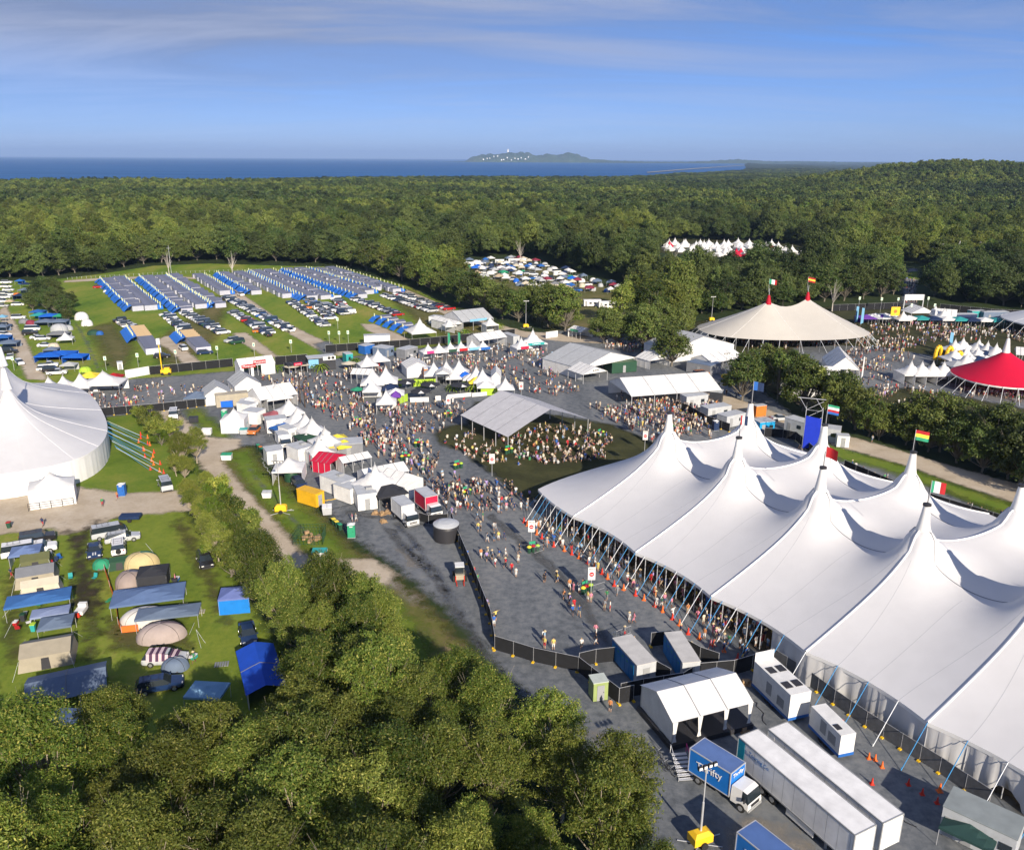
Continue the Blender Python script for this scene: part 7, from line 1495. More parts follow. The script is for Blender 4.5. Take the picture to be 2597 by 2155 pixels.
# tractor / bobcat in the yard
tl = thing('skid_loader', 'small cream and black skid loader beside the long black fence', 'loader', q('X', 1105, 690), -1.45)
mb = MB(); mb.box(0, 0, .45, 2.4, 1.3, .75); mb.box(-.5, 0, 1.2, 1.2, 1.2, .5); o = mb.build('body', shell, tl); o.color = C4('stone'); mb = MB(); mb.box(.1, 0, 1.2, 1.3, 1.1, 1.0); mb.build('cab_glass', glass, tl); mb = MB(); mb.box(.1, 0, 2.2, 1.5, 1.3, .1); mb.build('roof', wall_w, tl)
for x in (-.75, .75):
    for s in (-1, 1): mb = MB(); mb.tube((x, s*.68, .45), (x, s*.98, .45), .45, n=12); w_ = mb.build('wheel', rubber, tl)
for s in (-.5, .5): mb = MB(); mb.box(1.7, s, .1, 1.3, .12, .06); mb.box(1.2, s*1.2, .2, .1, .1, .9); mb.build('fork', cone_red, tl)
# direction boards, barrels of bins
def noentry(p, label, h=4.2):
    t = thing('notice_board', label, 'sign', (p.x, p.y, 0), rd.uniform(-.2, .1), 'white notice boards with red circles on poles'); mb = MB(); mb.tube((0, 0, 0), (0, 0, h), .05, n=5); mb.build('pole', alu, t)
    mb = MB(); mb.box(0, -.05, h-1.6, 1.0, .06, 1.9); b = mb.build('board', wall_w, t); lettering(b, 'NO.5', .34, 'black', (0, -.1, h-.0)); mb = MB(); mb.tube((0, -.09, h-.75), (0, -.12, h-.75), .33, n=14); mb.build('red_disc', ink['red'], b); mb = MB(); mb.box(0, -.13, h-.8, .4, .02, .1); mb.build('white_bar', wall_w, b)
    return t
for i, (c, x, y) in enumerate([('X', 1740, 410), ('I', 985, 155), ('E', 1045, 835), ('E', 1947, 690), ('E', 788, 470), ('E', 1217, 380), ('Z', 1187, 650)]):
    noentry(q(c, x, y), 'white notice board with red circle %s' % ['on the yard left of the straps', 'near the yard group of people', 'on the dark lawn edge', 'between pavilion and huge tent', 'left of the pavilion', 'behind the pavilion ridge', 'before the tall teal sign pagoda'][i])
def binset(p, label):
    t = thing('recycling_station', label, 'bins', (p.x, p.y, 0), rd.random(), 'recycling stations with coloured lids')
    for k, (dx, dy, col) in enumerate(((-.7, 0, 'yellow'), (0, .1, 'red'), (.7, 0, 'lime'))):
        mb = MB(); mb.lathe([(.26, 0), (.32, .95)], 8, dx, dy); b = mb.build('bin_body', shell, t); b.color = C4('dark green'); mb = MB(); mb.lathe([(.36, .95), (.36, 1.05), (.15, 1.2)], 8, dx, dy); l_ = mb.build('lid', shell, b); l_.color = C4(col)
    mb = MB(); mb.box(0, .5, 1.2, 1.0, .05, .4); f = mb.build('sign', shell, t); f.color = C4('green'); return t
for i, (c, x, y) in enumerate([('X', 1760, 455), ('E', 845, 790), ('E', 612, 660), ('E', 785, 485), ('E', 250, 525), ('E', 895, 950), ('E', 1145, 700), ('E', 1690, 600), ('E', 533, 740), ('I', 960, 130)]):
    binset(q(c, x, y), 'recycling bins with red, yellow and green lids %s' % ['beside the no entry notice on the yard', 'on the dark lawn edge', 'in the plaza centre with green sign', 'left of the pavilion corner', 'in the plaza by the diagonal stalls', 'near the yard crowd', 'under the front pavilion corner', 'at the right pavilion corner', 'in front of the white awning tent', 'beside the near notice board'][i])
# crowd barriers
for i, (c, x0, y0, x1, y1) in enumerate([('X', 1770, 470, 1850, 440), ('I', 995, 130, 1070, 105), ('I', 1115, 430, 1235, 385)]):
    a, b = q(c, x0, y0), q(c, x1, y1); br = thing('crowd_barrier', 'steel crowd barrier %s' % ['beside the yard recycling bins', 'beside the near notice board', 'between yard and toilet blocks'][i], 'barrier', a); e = b-a; mb = MB(); [mb.tube(Vector((0, 0, z)), e+Vector((0, 0, z)), .025, n=4) for z in (.15, 1.1)]; mb.build('rail', alu, br)
    mb = MB(); [mb.tube(e*k/12+Vector((0, 0, .15)), e*k/12+Vector((0, 0, 1.1)), .012, n=3) for k in range(13)]; mb.build('bars', alu, br)
# blue screen tower and cabins behind the huge tent
cab = [('T', 1340, 520, 1570, 590, 3, 3.0, 'silver', 'grey site cabin left of the blue banner tower'), ('T', 1700, 640, 1990, 680, 3.2, 3.0, 'silver', 'long grey site cabin right of the blue banner tower'), ('T', 185, 270, 440, 240, 3, 3.0, 'silver', 'grey cabin with two white doors near the open marquee'), ('T', 440, 400, 715, 360, 3, 2.7, 'silver', 'grey cabin with blue panel in front of the two-door cabin'),
       ('T', 660, 500, 880, 450, 3, 2.7, 'silver', 'grey toilet cabin beside the huge tent peak'), ('T', 1050, 570, 1230, 550, 3, 2.7, (.01, .30, .60), 'blue panelled cabin between two tent peaks')]
for c, x0, y0, x1, y1, d, h, col, lb in cab: BK(c, x0, y0, x1, y1, d, h, lb, col=col, windows=1, roofcol='silver')
BK('T', 1965, 720, 2110, 730, 2, 2.5, 'white and blue generator by the tan service road', col='white', name='generator', cat='generator', windows=0); BK('T', 1010, 365, 1130, 350, 1.5, 2.6, 'orange and red panel box by the service road', col='orange', doors=0, windows=0, name='panel_box', cat='box')
BK('T', 455, 200, 600, 215, 3, 3, 'black wrapped stack beside the two-door cabin', col='charcoal', doors=0, windows=0, name='wrapped_stack', cat='crates'); toilet(q('T', 852, 118), .2, 'blue toilet on the service road behind the flag', 'blue'); toilet(q('T', 545, 525), .2, 'dark blue toilet beside the grey toilet cabin', 'navy')
tw = thing('screen_tower', 'scaffold tower with tall blue banner behind the huge tent', 'tower', q('T', 1650, 770), -.35)
for x in (-1.6, 1.6):
    for y in (0, 2): mb = MB(); mb.tube((x, y, 0), (x, y, 9.0), .07, n=5); mb.build('upright', steel, tw)
mb = MB()
for k in range(6):
    z = k*1.7+.3; mb.tube((-1.6, 0, z), (1.6, 2, z+1.5), .035, n=4); mb.tube((-1.6, 0, z), (1.6, 0, z), .035, n=4); mb.tube((-1.6, 2, z), (-1.6, 0, z+1.5), .035, n=4)
for s in (-1.6, 1.6): mb.tube((s, 0, 9), (s-1.5, 3, 10.5), .06, n=4)
mb.tube((-3.5, 2.8, 10.5), (2, 2.8, 10.5), .08, n=4); mb.build('brace', steel, tw); mb = MB(); mb.slab((-1.5, -.15, .6), (1.5, -.15, 1.2), (1.5, -.15, 7.2), (-1.5, -.15, 7.6), .04); o = mb.build('banner', cloth, tw); o.color = (.01, .04, .55, 1)
car('sedan', 'silver', q('T', 1300, 400), .2, 'silver sedan half hidden behind the grey site cabin')
fence([q('T', 1110, 590), q('T', 1330, 610), q('T', 1480, 640), q('T', 1700, 830)], 'black fence around the cabins behind the huge tent', 2.0, feet=False); fence([q('F', 1030, 800), q('F', 1400, 960), q('F', 1650, 1040), q('F', 2040, 1160)], 'long black fence behind the huge tent beside the grass strip', 2.2, feet=False, postgap=3)
fence([q('T', 60, 260), q('T', 200, 310), q('T', 420, 440), q('T', 700, 540)], 'black fence between crowd and grey cabins', 2.0)
# flags on the tent masts
def flag(px_, py_, z, label, cols, vertical=True, w=2.6, h=1.5, extra=None, a=.3):
    g = G(px_, py_, z); t = thing('flag', label, 'flag', (g.x, g.y, z), a, 'national flags on the tent masts'); mb = MB(); mb.tube((0, 0, -2.6), (0, 0, h+.1), .04, n=5); mb.build('flagpole', steel, t)
    n = len(cols); seg = 8
    for k, c in enumerate(cols):
        mb = MB(); vs = []
        for i in range(seg+1):
            f = i/seg
            if vertical: x0 = w*(k+f)/n; z0, z1 = 0, h
            else: x0 = w*f; z0, z1 = h-h*(k+1)/n, h-h*k/n
            y = .22*math.sin(x0*2.4); s = -x0*.22; vs += [(x0, y, z0+s), (x0, y, z1+s)]
        mb.add(vs, [(2*i, 2*i+2, 2*i+3, 2*i+1) for i in range(seg)]); o = mb.build('stripe', cloth, t); o.color = C4(c)
    return t
flag(1697+592/2.333, 350+862/2.333, 20, 'green white red flag on the left red mast cap', ['green', 'white', 'red'], w=2.8); flag(1697+822/2.333, 350+850/2.333, 20, 'red and yellow flag on the right red mast cap', ['red', 'yellow', 'red'], False, w=2.8)
flag(1697+497/2.333, 850+325/2.333, 20, 'blue flag with white stars on the rear left mast', ['blue', 'navy'], w=1.9); flag(1697+935/2.333, 850+465/2.333, 19, 'green red and blue flag on the second rear mast', ['green', 'white', 'red', 'blue'], False, w=2.0); flag(1697+925/2.333, 850+720/2.333, 18, 'plain dark red flag on the third front mast', ['red'], w=1.6, a=-.6)
flag(1697+1452/2.333, 850+620/2.333, 19, 'red yellow green striped flag on the third rear mast', ['red', 'yellow', 'green'], False, w=2.4); flag(1697+1545/2.333, 850+930/2.333, 18, 'green white red flag on the fourth front mast', ['green', 'white', 'red'], w=2.1); flag(1697+420/2.333, 850+530/2.333, 18, 'red and blue crossed flag on the second front mast', ['red', 'white', 'navy'], w=1.3)
# ================================================================ near campsite
def H(x, y): return q('H', x, y)
_kit = (gazebo, cabin, dome)
def gazebo(p, rz, *a, **k): return _kit[0](p, rz+.22, *a, **k)
def cabin(p, rz, *a, **k): return _kit[1](p, rz+.27, *a, **k)
def dome(p, rz, *a, **k): return _kit[2](p, rz+.24, *a, **k)
car('four wheel drive', 'black', H(225, 175), .5, 'black four wheel drive with roof bars by the road at the top left campsite', parts=True)
car('ute', 'white', H(225, 235), .45, 'white ute with open tray beside the black four wheel drive', parts=True); car('van', 'white', H(130, 250), .5, 'white van mostly hidden by the blue gazebo', parts=True)
car('van', 'silver', H(650, 140), .55, 'silver long wheelbase van parked at the top of the lawn', parts=True); car('wagon', 'silver', H(730, 165), .42, 'silver wagon parked beside the silver van', parts=True)
car('sedan', 'navy', H(562, 245), -1.12, 'navy hatch with two white bonnet stripes facing the camera', parts=True, extra=lambda t, st: [lettering.__name__ and (lambda mb: (mb.box(1.65, s, .86, 1.1, .16, .02), mb.build('bonnet_stripe', wall_w, t)))(MB()) for s in (-.16, .16)])
ts = car('four wheel drive', 'white', H(705, 225), 2.0, 'white four wheel drive seen from behind with spare wheel', parts=True); mb = MB(); mb.tube((-2.42, 0, 1.0), (-2.62, 0, 1.0), .36, n=14); sp = mb.build('spare_wheel', rubber, ts)
tb = thing('box_trailer', 'dark blue box trailer at the edge of the dirt road', 'trailer', H(775, 45), .1); mb = MB(); mb.box(0, 0, .5, 3.2, 1.7, .5); o = mb.build('tray', shell, tb); o.color = C4('navy'); [(lambda m: (m.tube((.1, s*.9, .33), (.1, s*1.05, .33), .33, n=12), m.build('wheel', rubber, tb)))(MB()) for s in (-1, 1)]; mb = MB(); mb.tube((-1.6, 0, .5), (-2.8, 0, .45), .05, n=4); mb.build('drawbar', dark, tb)
car('wagon', 'black', H(1215, 300), -1.08, 'black sedan alone on the right side of the lawn', parts=True); car('sedan', 'navy', H(1470, 740), -1.18, 'dark blue sedan half under the trees by the blue shelter', parts=True)
car('wagon', 'navy', H(950, 1040), .33, 'dark blue wagon at the bottom of the campsite', parts=True)
sc_ = car('wagon', 'silver', H(985, 885), .1, 'silver wagon draped with a striped cloth', parts=True); mb = MB()
for i in range(10):
    x = 1.5-i*.33; zt = 1.55 if i > 3 else 1.12+.1*i; mb.add([(x, -1.0, .8), (x-.33, -1.0, .8), (x-.33, -.68, zt), (x, -.68, zt), (x, .68, zt), (x-.33, .68, zt), (x, 1.0, .8), (x-.33, 1.0, .8)], [(1, 0, 3, 2), (2, 3, 4, 5), (5, 4, 6, 7)], i % 2)
mb.build('striped_cloth', [mat('stripe_dark', (.07, .03, .07), .8), mat('stripe_pale', (.55, .42, .45), .8)], sc_)
gazebo(H(155, 330), .15, 'blue gazebo with white legs in front of the white van', 4.0, 3.4, 2.2, 2.9, 'dusty blue', walls='l', wcol='white')
cabin(H(215, 345), .15, 'olive canvas tent behind the grey family tent', 3.6, 3.0, 1.6, 2.2, 'olive'); cabin(H(215, 440), .15, 'grey and tan family tent with dark doorway', 4.6, 4.0, 1.7, 2.4, 'stone', roofcol='grey'); cabin(H(245, 500), .15, 'cream tent with green hem', 4.4, 2.6, 1.6, 2.2, 'cream', roofcol='cream')
gazebo(H(235, 620), .18, 'long blue tarpaulin shelter on poles over the camp kitchen', 7.6, 3.4, 2.1, 2.6, (.05, .16, .42)); gazebo(H(305, 680), .15, 'pale blue-grey tarpaulin flap below the long blue shelter', 4.4, 2.2, 1.8, 2.0, (.26, .32, .50)); gazebo(H(335, 770), .12, 'slate blue gazebo with steel legs', 3.8, 3.2, 2.1, 2.7, 'slate')
cabin(H(275, 925), .1, 'large olive-grey frame tent with blue flap on its roof', 5.2, 4.6, 1.7, 2.5, 'stone', roofcol='stone')
a, b = H(170, 1240), H(640, 1130); w = (b-a).length
gable(a.lerp(b, .5), math.atan2((b-a).y, (b-a).x), 'large slate blue tarpaulin roof at the lower left of the campsite', w, 5.6, he=2.0, hr=3.0, col='slate', walls='b', posts=4, seams=1, cat='shelter', name='tarpaulin_shelter', gab='')
cabin(H(710, 340), .1, 'green awning tent left of the cream and green dome', 2.4, 2.0, 1.3, 1.7, 'dark green'); dome(H(835, 345), .1, 'cream and green dome tent beside the spare wheel car', 5.0, 3.6, 2.1, (.62, .50, .26), None, (.03, .25, .18)); dome(H(600, 340), .1, 'small green pop-up dome by the striped bonnet car', 2.6, 2.2, 1.3, 'green', None, 'olive')
gazebo(H(905, 462), .05, 'black walled gazebo in the middle of the campsite', 3.9, 3.6, 2.2, 2.9, 'charcoal', walls='flrb'); dome(H(760, 475), .05, 'grey and tan tunnel tent left of the black gazebo', 4.0, 4.6, 2.1, (.36, .29, .26), None, (.16, .17, .22))
gazebo(H(880, 610), .08, 'wide blue-grey tarpaulin over a white tent', 9.0, 4.6, 2.0, 2.7, (.12, .19, .36)); dome(H(850, 690), .05, 'white dome tent under the wide tarpaulin', 6.2, 3.6, 2.0, (.66, .64, .60)); gazebo(H(995, 700), .0, 'slate tarpaulin over the striped tent, with many guy lines', 7.6, 3.0, 2.0, 2.5, 'slate'); dome(H(950, 785), .05, 'brown and white striped cabin tent', 6.0, 3.6, 2.0, (.42, .35, .33), None, (.20, .15, .16))
gazebo(H(1390, 600), -.03, 'blue gazebo with bright blue side wall alone at right of the lawn', 3.9, 3.3, 2.3, 2.9, (.15, .20, .48), walls='f', wcol=(.01, .22, .72)); dome(H(1030, 955), 0, 'small grey and blue dome behind the dark blue wagon', 3.2, 2.4, 1.4, 'slate', None, 'silver')
gable(H(1585, 1140), .42, 'royal blue tarpaulin shelter with grey lower half at the forest edge', 4.0, 9.0, he=2.0, hr=2.7, ridge='y', col='slate', roofcol=(.01, .08, .55), walls='lr', posts=4, seams=2, cat='shelter', name='tarpaulin_shelter', gab='')
gazebo(H(1200, 1185), -.3, 'light blue shelter peeking from under the bottom trees', 4.0, 3, 1.9, 2.4, (.22, .40, .60)); gazebo(H(360, 1330), -.3, 'torn pale blue sheet under the bottom left trees', 3.0, 2.6, 1.7, 2.1, (.55, .62, .72))
on = thing('safety_mesh', 'orange plastic mesh fence left of the tan tunnel tent', 'fence', H(620, 345)); P5 = [H(620, 345), H(650, 440), H(690, 560), H(700, 660), H(720, 710), H(820, 700)]
for a, b in zip(P5[:-1], P5[1:]): o_ = on.location; mb = MB(); z = Vector((0, 0, 1)); mb.slab(a-o_, b-o_, b-o_+z*.95, a-o_+z*.9, .02); mb.build('mesh_panel', orange, on); mb = MB(); mb.tube(a-o_, a-o_+z*1.1, .03, n=4); mb.build('stake', steel, on)
cs = thing('camp_trolley', 'white camp trolley with crates and a red chair on the lawn', 'trolley', H(480, 600), .1); mb = MB(); mb.box(0, 0, .3, 1.1, 1.6, .5); mb.box(0, .9, .3, 1.0, .6, .9); mb.build('crates', wall_w, cs); mb = MB(); mb.box(.1, -1.2, .35, .6, .6, .08); mb.box(.1, -1.45, .4, .6, .08, .6); mb.build('red_seat', cone_red, cs)
for i, (x, y, c) in enumerate([(1175, 588, 'stone'), (1312, 898, 'grey'), (1085, 540, 'yellow'), (1100, 558, 'yellow')]):
    t = thing('ground_mat' if i < 2 else 'camp_mat', ['pale pallet lying on the lawn below the blue gazebo', 'grey pallet lying in the shade of the lawn', 'yellow mat by the wide tarpaulin, upper', 'yellow mat by the wide tarpaulin, lower'][i], 'mat', H(x, y), .2); mb = MB(); [mb.box(-.7+k*.28, 0, .03, .2, 1.0, .08) for k in range(6)]; o = mb.build('slats', shell, t); o.color = C4(c); t.scale = (1, 1, 1) if i < 2 else (.7, .5, 1)
for i, (x, y) in enumerate([(55, 90), (140, 640), (1040, 430), (890, 905), (200, 700)]): wheelie(H(x, y), .2, ['red lidded bin beside the dirt road at the far left', 'dark bin under the long blue shelter', 'dark bin right of the black gazebo', 'red and green cool box bin beside the striped wagon', 'lime topped tub below the pale blue flap'][i], ['dark green', 'charcoal', 'charcoal', 'red', 'teal'][i], ['red', 'dark green', 'charcoal', 'lime', 'lime'][i])
for i, (x, y, x1, y1) in enumerate([(15, 620, 110, 500), (25, 740, 75, 640), (1190, 800, 1160, 690), (1215, 770, 1160, 690), (1120, 720, 1150, 650), (920, 250, 860, 180)]):
    a, b = H(x, y), q('H', x1, y1, 2.0); g = link_mesh('guy_rope', (lambda m: (m.tube((0, 0, 0), b-a, .02, n=3), m.mesh('guy_rope', white_rope))[1])(MB())); g.location = a; tag(g, 'thin guy rope %s' % ['of the long blue shelter, upper', 'of the long blue shelter, lower', 'right of the slate tarpaulin, lowest', 'right of the slate tarpaulin, middle', 'right of the slate tarpaulin, upper', 'of the tan awning by the silver wagon'][i], 'rope', 'guy ropes in the campsite')
# camp clutter
CL = [(330, 300), (320, 320), (300, 250), (275, 255), (120, 560), (150, 610), (235, 560), (260, 545), (95, 660), (170, 665), (420, 400), (1050, 400), (1035, 415), (640, 540), (690, 320), (675, 330), (1130, 870), (1150, 860), (905, 900), (1100, 610), (1010, 600), (380, 870), (110, 700), (1010, 590), (560, 400), (360, 280)]
for i, (x, y) in enumerate(CL):
    p = H(x, y); col = ['navy', 'red', 'white', 'teal', 'blue', 'charcoal', 'green'][i % 7]
    if i % 3 == 2:
        t = thing('cool_box', '%s cool box among the campsite tents, %s listed from the top left' % (col, nth(i)), 'cool box', p, i, 'cool boxes in the campsite'); mb = MB(); mb.box(0, 0, 0, .75, .45, .42); b = mb.build('box', shell, t); b.color = C4(col); mb = MB(); mb.box(0, 0, .42, .78, .48, .07); mb.build('lid', wall_w, t)
    else:
        t = thing('camp_chair', '%s folding camp chair among the campsite tents, %s listed from the top left' % (col, nth(i)), 'chair', p, i*1.3, 'folding chairs in the campsite'); mb = MB(); mb.box(0, 0, .42, .55, .5, .05); b = mb.build('seat', cloth, t); b.color = C4(col); mb = MB(); mb.add([(-.28, .22, .45), (.28, .22, .45), (.28, .42, 1.0), (-.28, .42, 1.0), (-.28, .26, .45), (.28, .26, .45), (.28, .46, 1.0), (-.28, .46, 1.0)], [(0, 1, 2, 3), (7, 6, 5, 4), (3, 2, 6, 7)]); b = mb.build('backrest', cloth, t); b.color = C4(col)
        for sx_ in (-.27, .27):
            for sy_ in (-.22, .24): mb = MB(); mb.tube((sx_, sy_, 0), (-sx_*.9, sy_, .45), .014, n=4); mb.build('leg', dark, t)
# cables over the yard, pallets and drums by the containers
for i, pts_ in enumerate([[('R', 1045, 885), ('R', 1140, 870), ('R', 1250, 850)], [('R', 1120, 1000), ('R', 1220, 960), ('R', 1350, 935)], [('J', 700, 1100), ('J', 900, 1250), ('J', 1100, 1420), ('J', 1420, 1600)], [('J', 300, 760), ('J', 420, 820), ('J', 480, 960)], [('R', 310, 380), ('R', 330, 470), ('R', 400, 560), ('R', 480, 640)]]):
    w_ = [q(*t_) for t_ in pts_]; mb = MB()
    for a, b in zip(w_[:-1], w_[1:]):
        for k in range(6): f0, f1 = k/6, (k+1)/6; A_ = a.lerp(b, f0)-w_[0]; B_ = a.lerp(b, f1)-w_[0]; A_.x += .25*math.sin(k*1.7+i); B_.x += .25*math.sin((k+1)*1.7+i) if k < 5 else 0; A_.z = B_.z = .04; mb.tube(A_, B_, .05, n=4)
    o = mb.build('cable', [yellow, dark, dark, dark, alu][i]); o.location = w_[0]; tag(o, ['yellow hose from the yellow generator to the cold room', 'grey cable from the water cube to the cold rooms', 'black cable across the asphalt right of the trailers', 'black cable beside the white deck marquee', 'pale hose winding over the green strip'][i], 'cable')
for i, (c, x, y) in enumerate([('R', 1640, 1040), ('R', 1720, 1050), ('R', 1790, 1035), ('X', 430, 190), ('J', 350, 700), ('J', 330, 990), ('F', 1000, 650), ('W', 640, 960)]):
    t = thing('pallet', 'timber pallet with boxes %s' % ['left of the white truck, first', 'left of the white truck, second', 'left of the white truck, third', 'alone on the yard left of the white truck', 'beside the deck marquee', 'behind the teal trailer end', 'by the white and blue generator', 'below the ATM porch'][i], 'pallet', q(c, x, y), i*.7, 'timber pallets'); mb = MB(); [mb.box(-.5+k*.2, 0, .1, .15, 1.1, .03) for k in range(6)]; [mb.box(0, k, 0, 1.1, .1, .1) for k in (-.5, 0, .5)]; mb.build('boards', mat('raw_timber', (.34, .22, .12), .9, .2), t)
    mb = MB(); mb.box(.1, .1, .13, .6, .6, .4, rz=.2); mb.box(-.2, -.2, .13, .4, .5, .3, rz=-.3); mb.build('cartons', MATS['cardboard'], t)
# ================================================================ people
SKIN = [mat('skin_light', (.44, .29, .21), .6, .05), mat('skin_tan', (.34, .20, .13), .6, .05), mat('skin_dark', (.20, .10, .06), .6, .05)]
HAIR = [mat('hair_brown', (.06, .035, .02), .8), mat('hair_blond', (.42, .28, .12), .8), mat('hair_black', (.012, .01, .01), .8)]
TOPC = {'white': (.62, .62, .60), 'black': (.02, .02, .025), 'red': (.5, .02, .03), 'blue': (.03, .12, .42), 'light blue': (.28, .45, .62), 'yellow': (.62, .50, .14), 'pink': (.62, .22, .30), 'grey': (.28, .29, .31), 'green': (.05, .22, .09), 'orange': (.50, .20, .07), 'cream': (.60, .54, .42), 'navy': (.02, .035, .10), 'lilac': (.36, .27, .55)}
BOTC = {'black': (.02, .02, .025), 'blue denim': (.08, .14, .26), 'white': (.70, .70, .68), 'beige': (.42, .34, .23), 'grey': (.22, .22, .24), 'red': (.40, .03, .04)}
TM = {k: mat('top_'+k.replace(' ', '_'), c, .85, .08) for k, c in TOPC.items()}; BM = {k: mat('bottoms_'+k.replace(' ', '_'), c, .85, .08) for k, c in BOTC.items()}
SHOE = mat('shoe', (.10, .09, .08), .8)
J0 = {'pel': (0, 0, .96, .125), 'sp': (0, 0, 1.13, .115), 'ch': (0, 0, 1.34, .135), 'nk': (0, 0, 1.48, .052), 'hd': (0, -.012, 1.60, .088), 'tp': (0, 0, 1.69, .070),
      'sL': (.175, 0, 1.41, .058), 'eL': (.23, .02, 1.14, .042), 'wL': (.25, -.03, .90, .030), 'fL': (.25, -.05, .82, .026), 'sR': (-.175, 0, 1.41, .058), 'eR': (-.23, .02, 1.14, .042), 'wR': (-.25, -.03, .90, .030), 'fR': (-.25, -.05, .82, .026),
      'hL': (.095, 0, .88, .085), 'kL': (.105, -.01, .49, .058), 'aL': (.105, .02, .09, .038), 'tL': (.11, -.14, .04, .034), 'hR': (-.095, 0, .88, .085), 'kR': (-.105, -.01, .49, .058), 'aR': (-.105, .02, .09, .038), 'tR': (-.11, -.14, .04, .034)}
BON = [('pel', 'sp'), ('sp', 'ch'), ('ch', 'nk'), ('nk', 'hd'), ('hd', 'tp'), ('ch', 'sL'), ('sL', 'eL'), ('eL', 'wL'), ('wL', 'fL'), ('ch', 'sR'), ('sR', 'eR'), ('eR', 'wR'), ('wR', 'fR'), ('pel', 'hL'), ('hL', 'kL'), ('kL', 'aL'), ('aL', 'tL'), ('pel', 'hR'), ('hR', 'kR'), ('kR', 'aR'), ('aR', 'tR')]
POSES = {'standing': {}, 'walking': {'kL': (.10, -.20, .52), 'aL': (.10, -.26, .09), 'tL': (.10, -.42, .08), 'kR': (-.10, .02, .49), 'aR': (-.10, .30, .13), 'tR': (-.11, .18, .04), 'eL': (.22, .14, 1.16), 'wL': (.22, .10, .92), 'fL': (.22, .06, .85), 'eR': (-.22, -.10, 1.16), 'wR': (-.21, -.26, .98), 'fR': (-.21, -.32, .93)},
         'striding': {'kR': (-.10, -.18, .53), 'aR': (-.10, -.22, .09), 'tR': (-.10, -.38, .07), 'kL': (.10, .03, .49), 'aL': (.10, .26, .12), 'tL': (.11, .14, .04), 'eR': (-.24, .12, 1.16), 'wR': (-.22, .0, .94), 'fR': (-.22, -.05, .87), 'eL': (.24, -.06, 1.16), 'wL': (.12, -.24, 1.15), 'fL': (.06, -.28, 1.17)},
         'waving': {'eL': (.34, -.05, 1.55), 'wL': (.30, -.08, 1.80), 'fL': (.29, -.09, 1.88), 'eR': (-.30, .02, 1.18), 'wR': (-.18, -.16, 1.08), 'fR': (-.12, -.18, 1.08)},
         'arms-wide': {'eL': (.42, 0, 1.38), 'wL': (.66, -.02, 1.40), 'fL': (.74, -.02, 1.40), 'eR': (-.42, 0, 1.36), 'wR': (-.66, -.02, 1.32), 'fR': (-.74, -.02, 1.31)},
         'sitting': {k: (J0[k][0]*(1.3 if k[0] in 'hk' else 1), J0[k][1]+(.12), J0[k][2]-.82) for k in ('pel', 'sp', 'ch', 'nk', 'hd', 'tp', 'sL', 'sR', 'hL', 'hR')}}
POSES['sitting'].update({'kL': (.20, -.22, .34), 'aL': (.12, -.42, .07), 'tL': (.12, -.55, .05), 'kR': (-.22, -.20, .32), 'aR': (-.12, -.40, .07), 'tR': (-.12, -.53, .05), 'eL': (.26, .05, .36), 'wL': (.20, -.14, .30), 'fL': (.18, -.20, .30), 'eR': (-.26, .05, .36), 'wR': (-.20, -.14, .30), 'fR': (-.18, -.20, .30)})
def body(pose, sub):
    J = {k: (*(POSES[pose].get(k) or v[:3]), v[3]) for k, v in J0.items()}; ks = list(J); ix = {k: i for i, k in enumerate(ks)}
    me = bpy.data.meshes.new('skel'); me.from_pydata([J[k][:3] for k in ks], [(ix[a], ix[b]) for a, b in BON], []); o = bpy.data.objects.new('skel', me); COL.objects.link(o)
    m = o.modifiers.new('s', 'SKIN'); m.use_smooth_shade = True
    for i, k in enumerate(ks): me.skin_vertices[0].data[i].radius = (J[k][3]*(1.25 if k in ('pel', 'ch', 'sp') else 1), J[k][3]*(.82 if k in ('pel', 'ch', 'sp') else 1)); me.skin_vertices[0].data[i].use_root = k == 'pel'
    if sub: s = o.modifiers.new('u', 'SUBSURF'); s.levels = s.render_levels = sub
    dg = bpy.context.evaluated_depsgraph_get(); r = bpy.data.meshes.new_from_object(o.evaluated_get(dg)); COL.objects.unlink(o); bpy.data.objects.remove(o)
    slot = []
    P = np.array([p.center[:] for p in r.polygons])
    seg = []
    for a, b in BON: seg.append((np.array(J[a][:3]), np.array(J[b][:3])))
    D = []
    for a, b in seg:
        t = np.clip(((P-a)@(b-a))/((b-a)@(b-a)), 0, 1); D.append(np.linalg.norm(P-a-t[:, None]*(b-a), axis=1))
    near = np.argmin(np.array(D), 0); hd = np.array(J['hd'][:3])
    for i, k in enumerate(near):
        a, b = BON[k]; c = P[i]
        if b in ('hd', 'tp') or a == 'hd': s = 1 if (c[2] > hd[2]+.045 or (c[1] > hd[1]+.02 and c[2] > hd[2]-.08)) else 0
        elif b in ('sp', 'ch', 'nk', 'sL', 'sR', 'eL', 'eR'): s = 2 if not (b == 'nk' and c[2] > J['nk'][2]-.03) else 0
        elif b in ('hL', 'hR', 'kL', 'kR'): s = 3
        elif b in ('tL', 'tR'): s = 4
        else: s = 0
        slot.append(s)
    return r, slot
BODY = {}
for ps in POSES:
    r, sl = body(ps, 1); r.name = 'person'; r.materials.clear(); [r.materials.append(x) for x in (SKIN[0], HAIR[0], TM['white'], BM['black'], SHOE)]
    r.polygons.foreach_set('material_index', sl); r.polygons.foreach_set('use_smooth', [True]*len(sl)); BODY[ps] = r
hat_me = MB().lathe([(.21, 0), (.20, .02), (.11, .03), (.10, .12), (.04, .14)], 12).mesh('hat', mat('straw_hat', (.62, .50, .30), .8))
bag_me = MB().box(0, .17, 1.02, .30, .18, .42).mesh('backpack', mat('backpack_cloth', (.04, .06, .10), .8))
PPL = []   # (x, y, pose or None, group words)
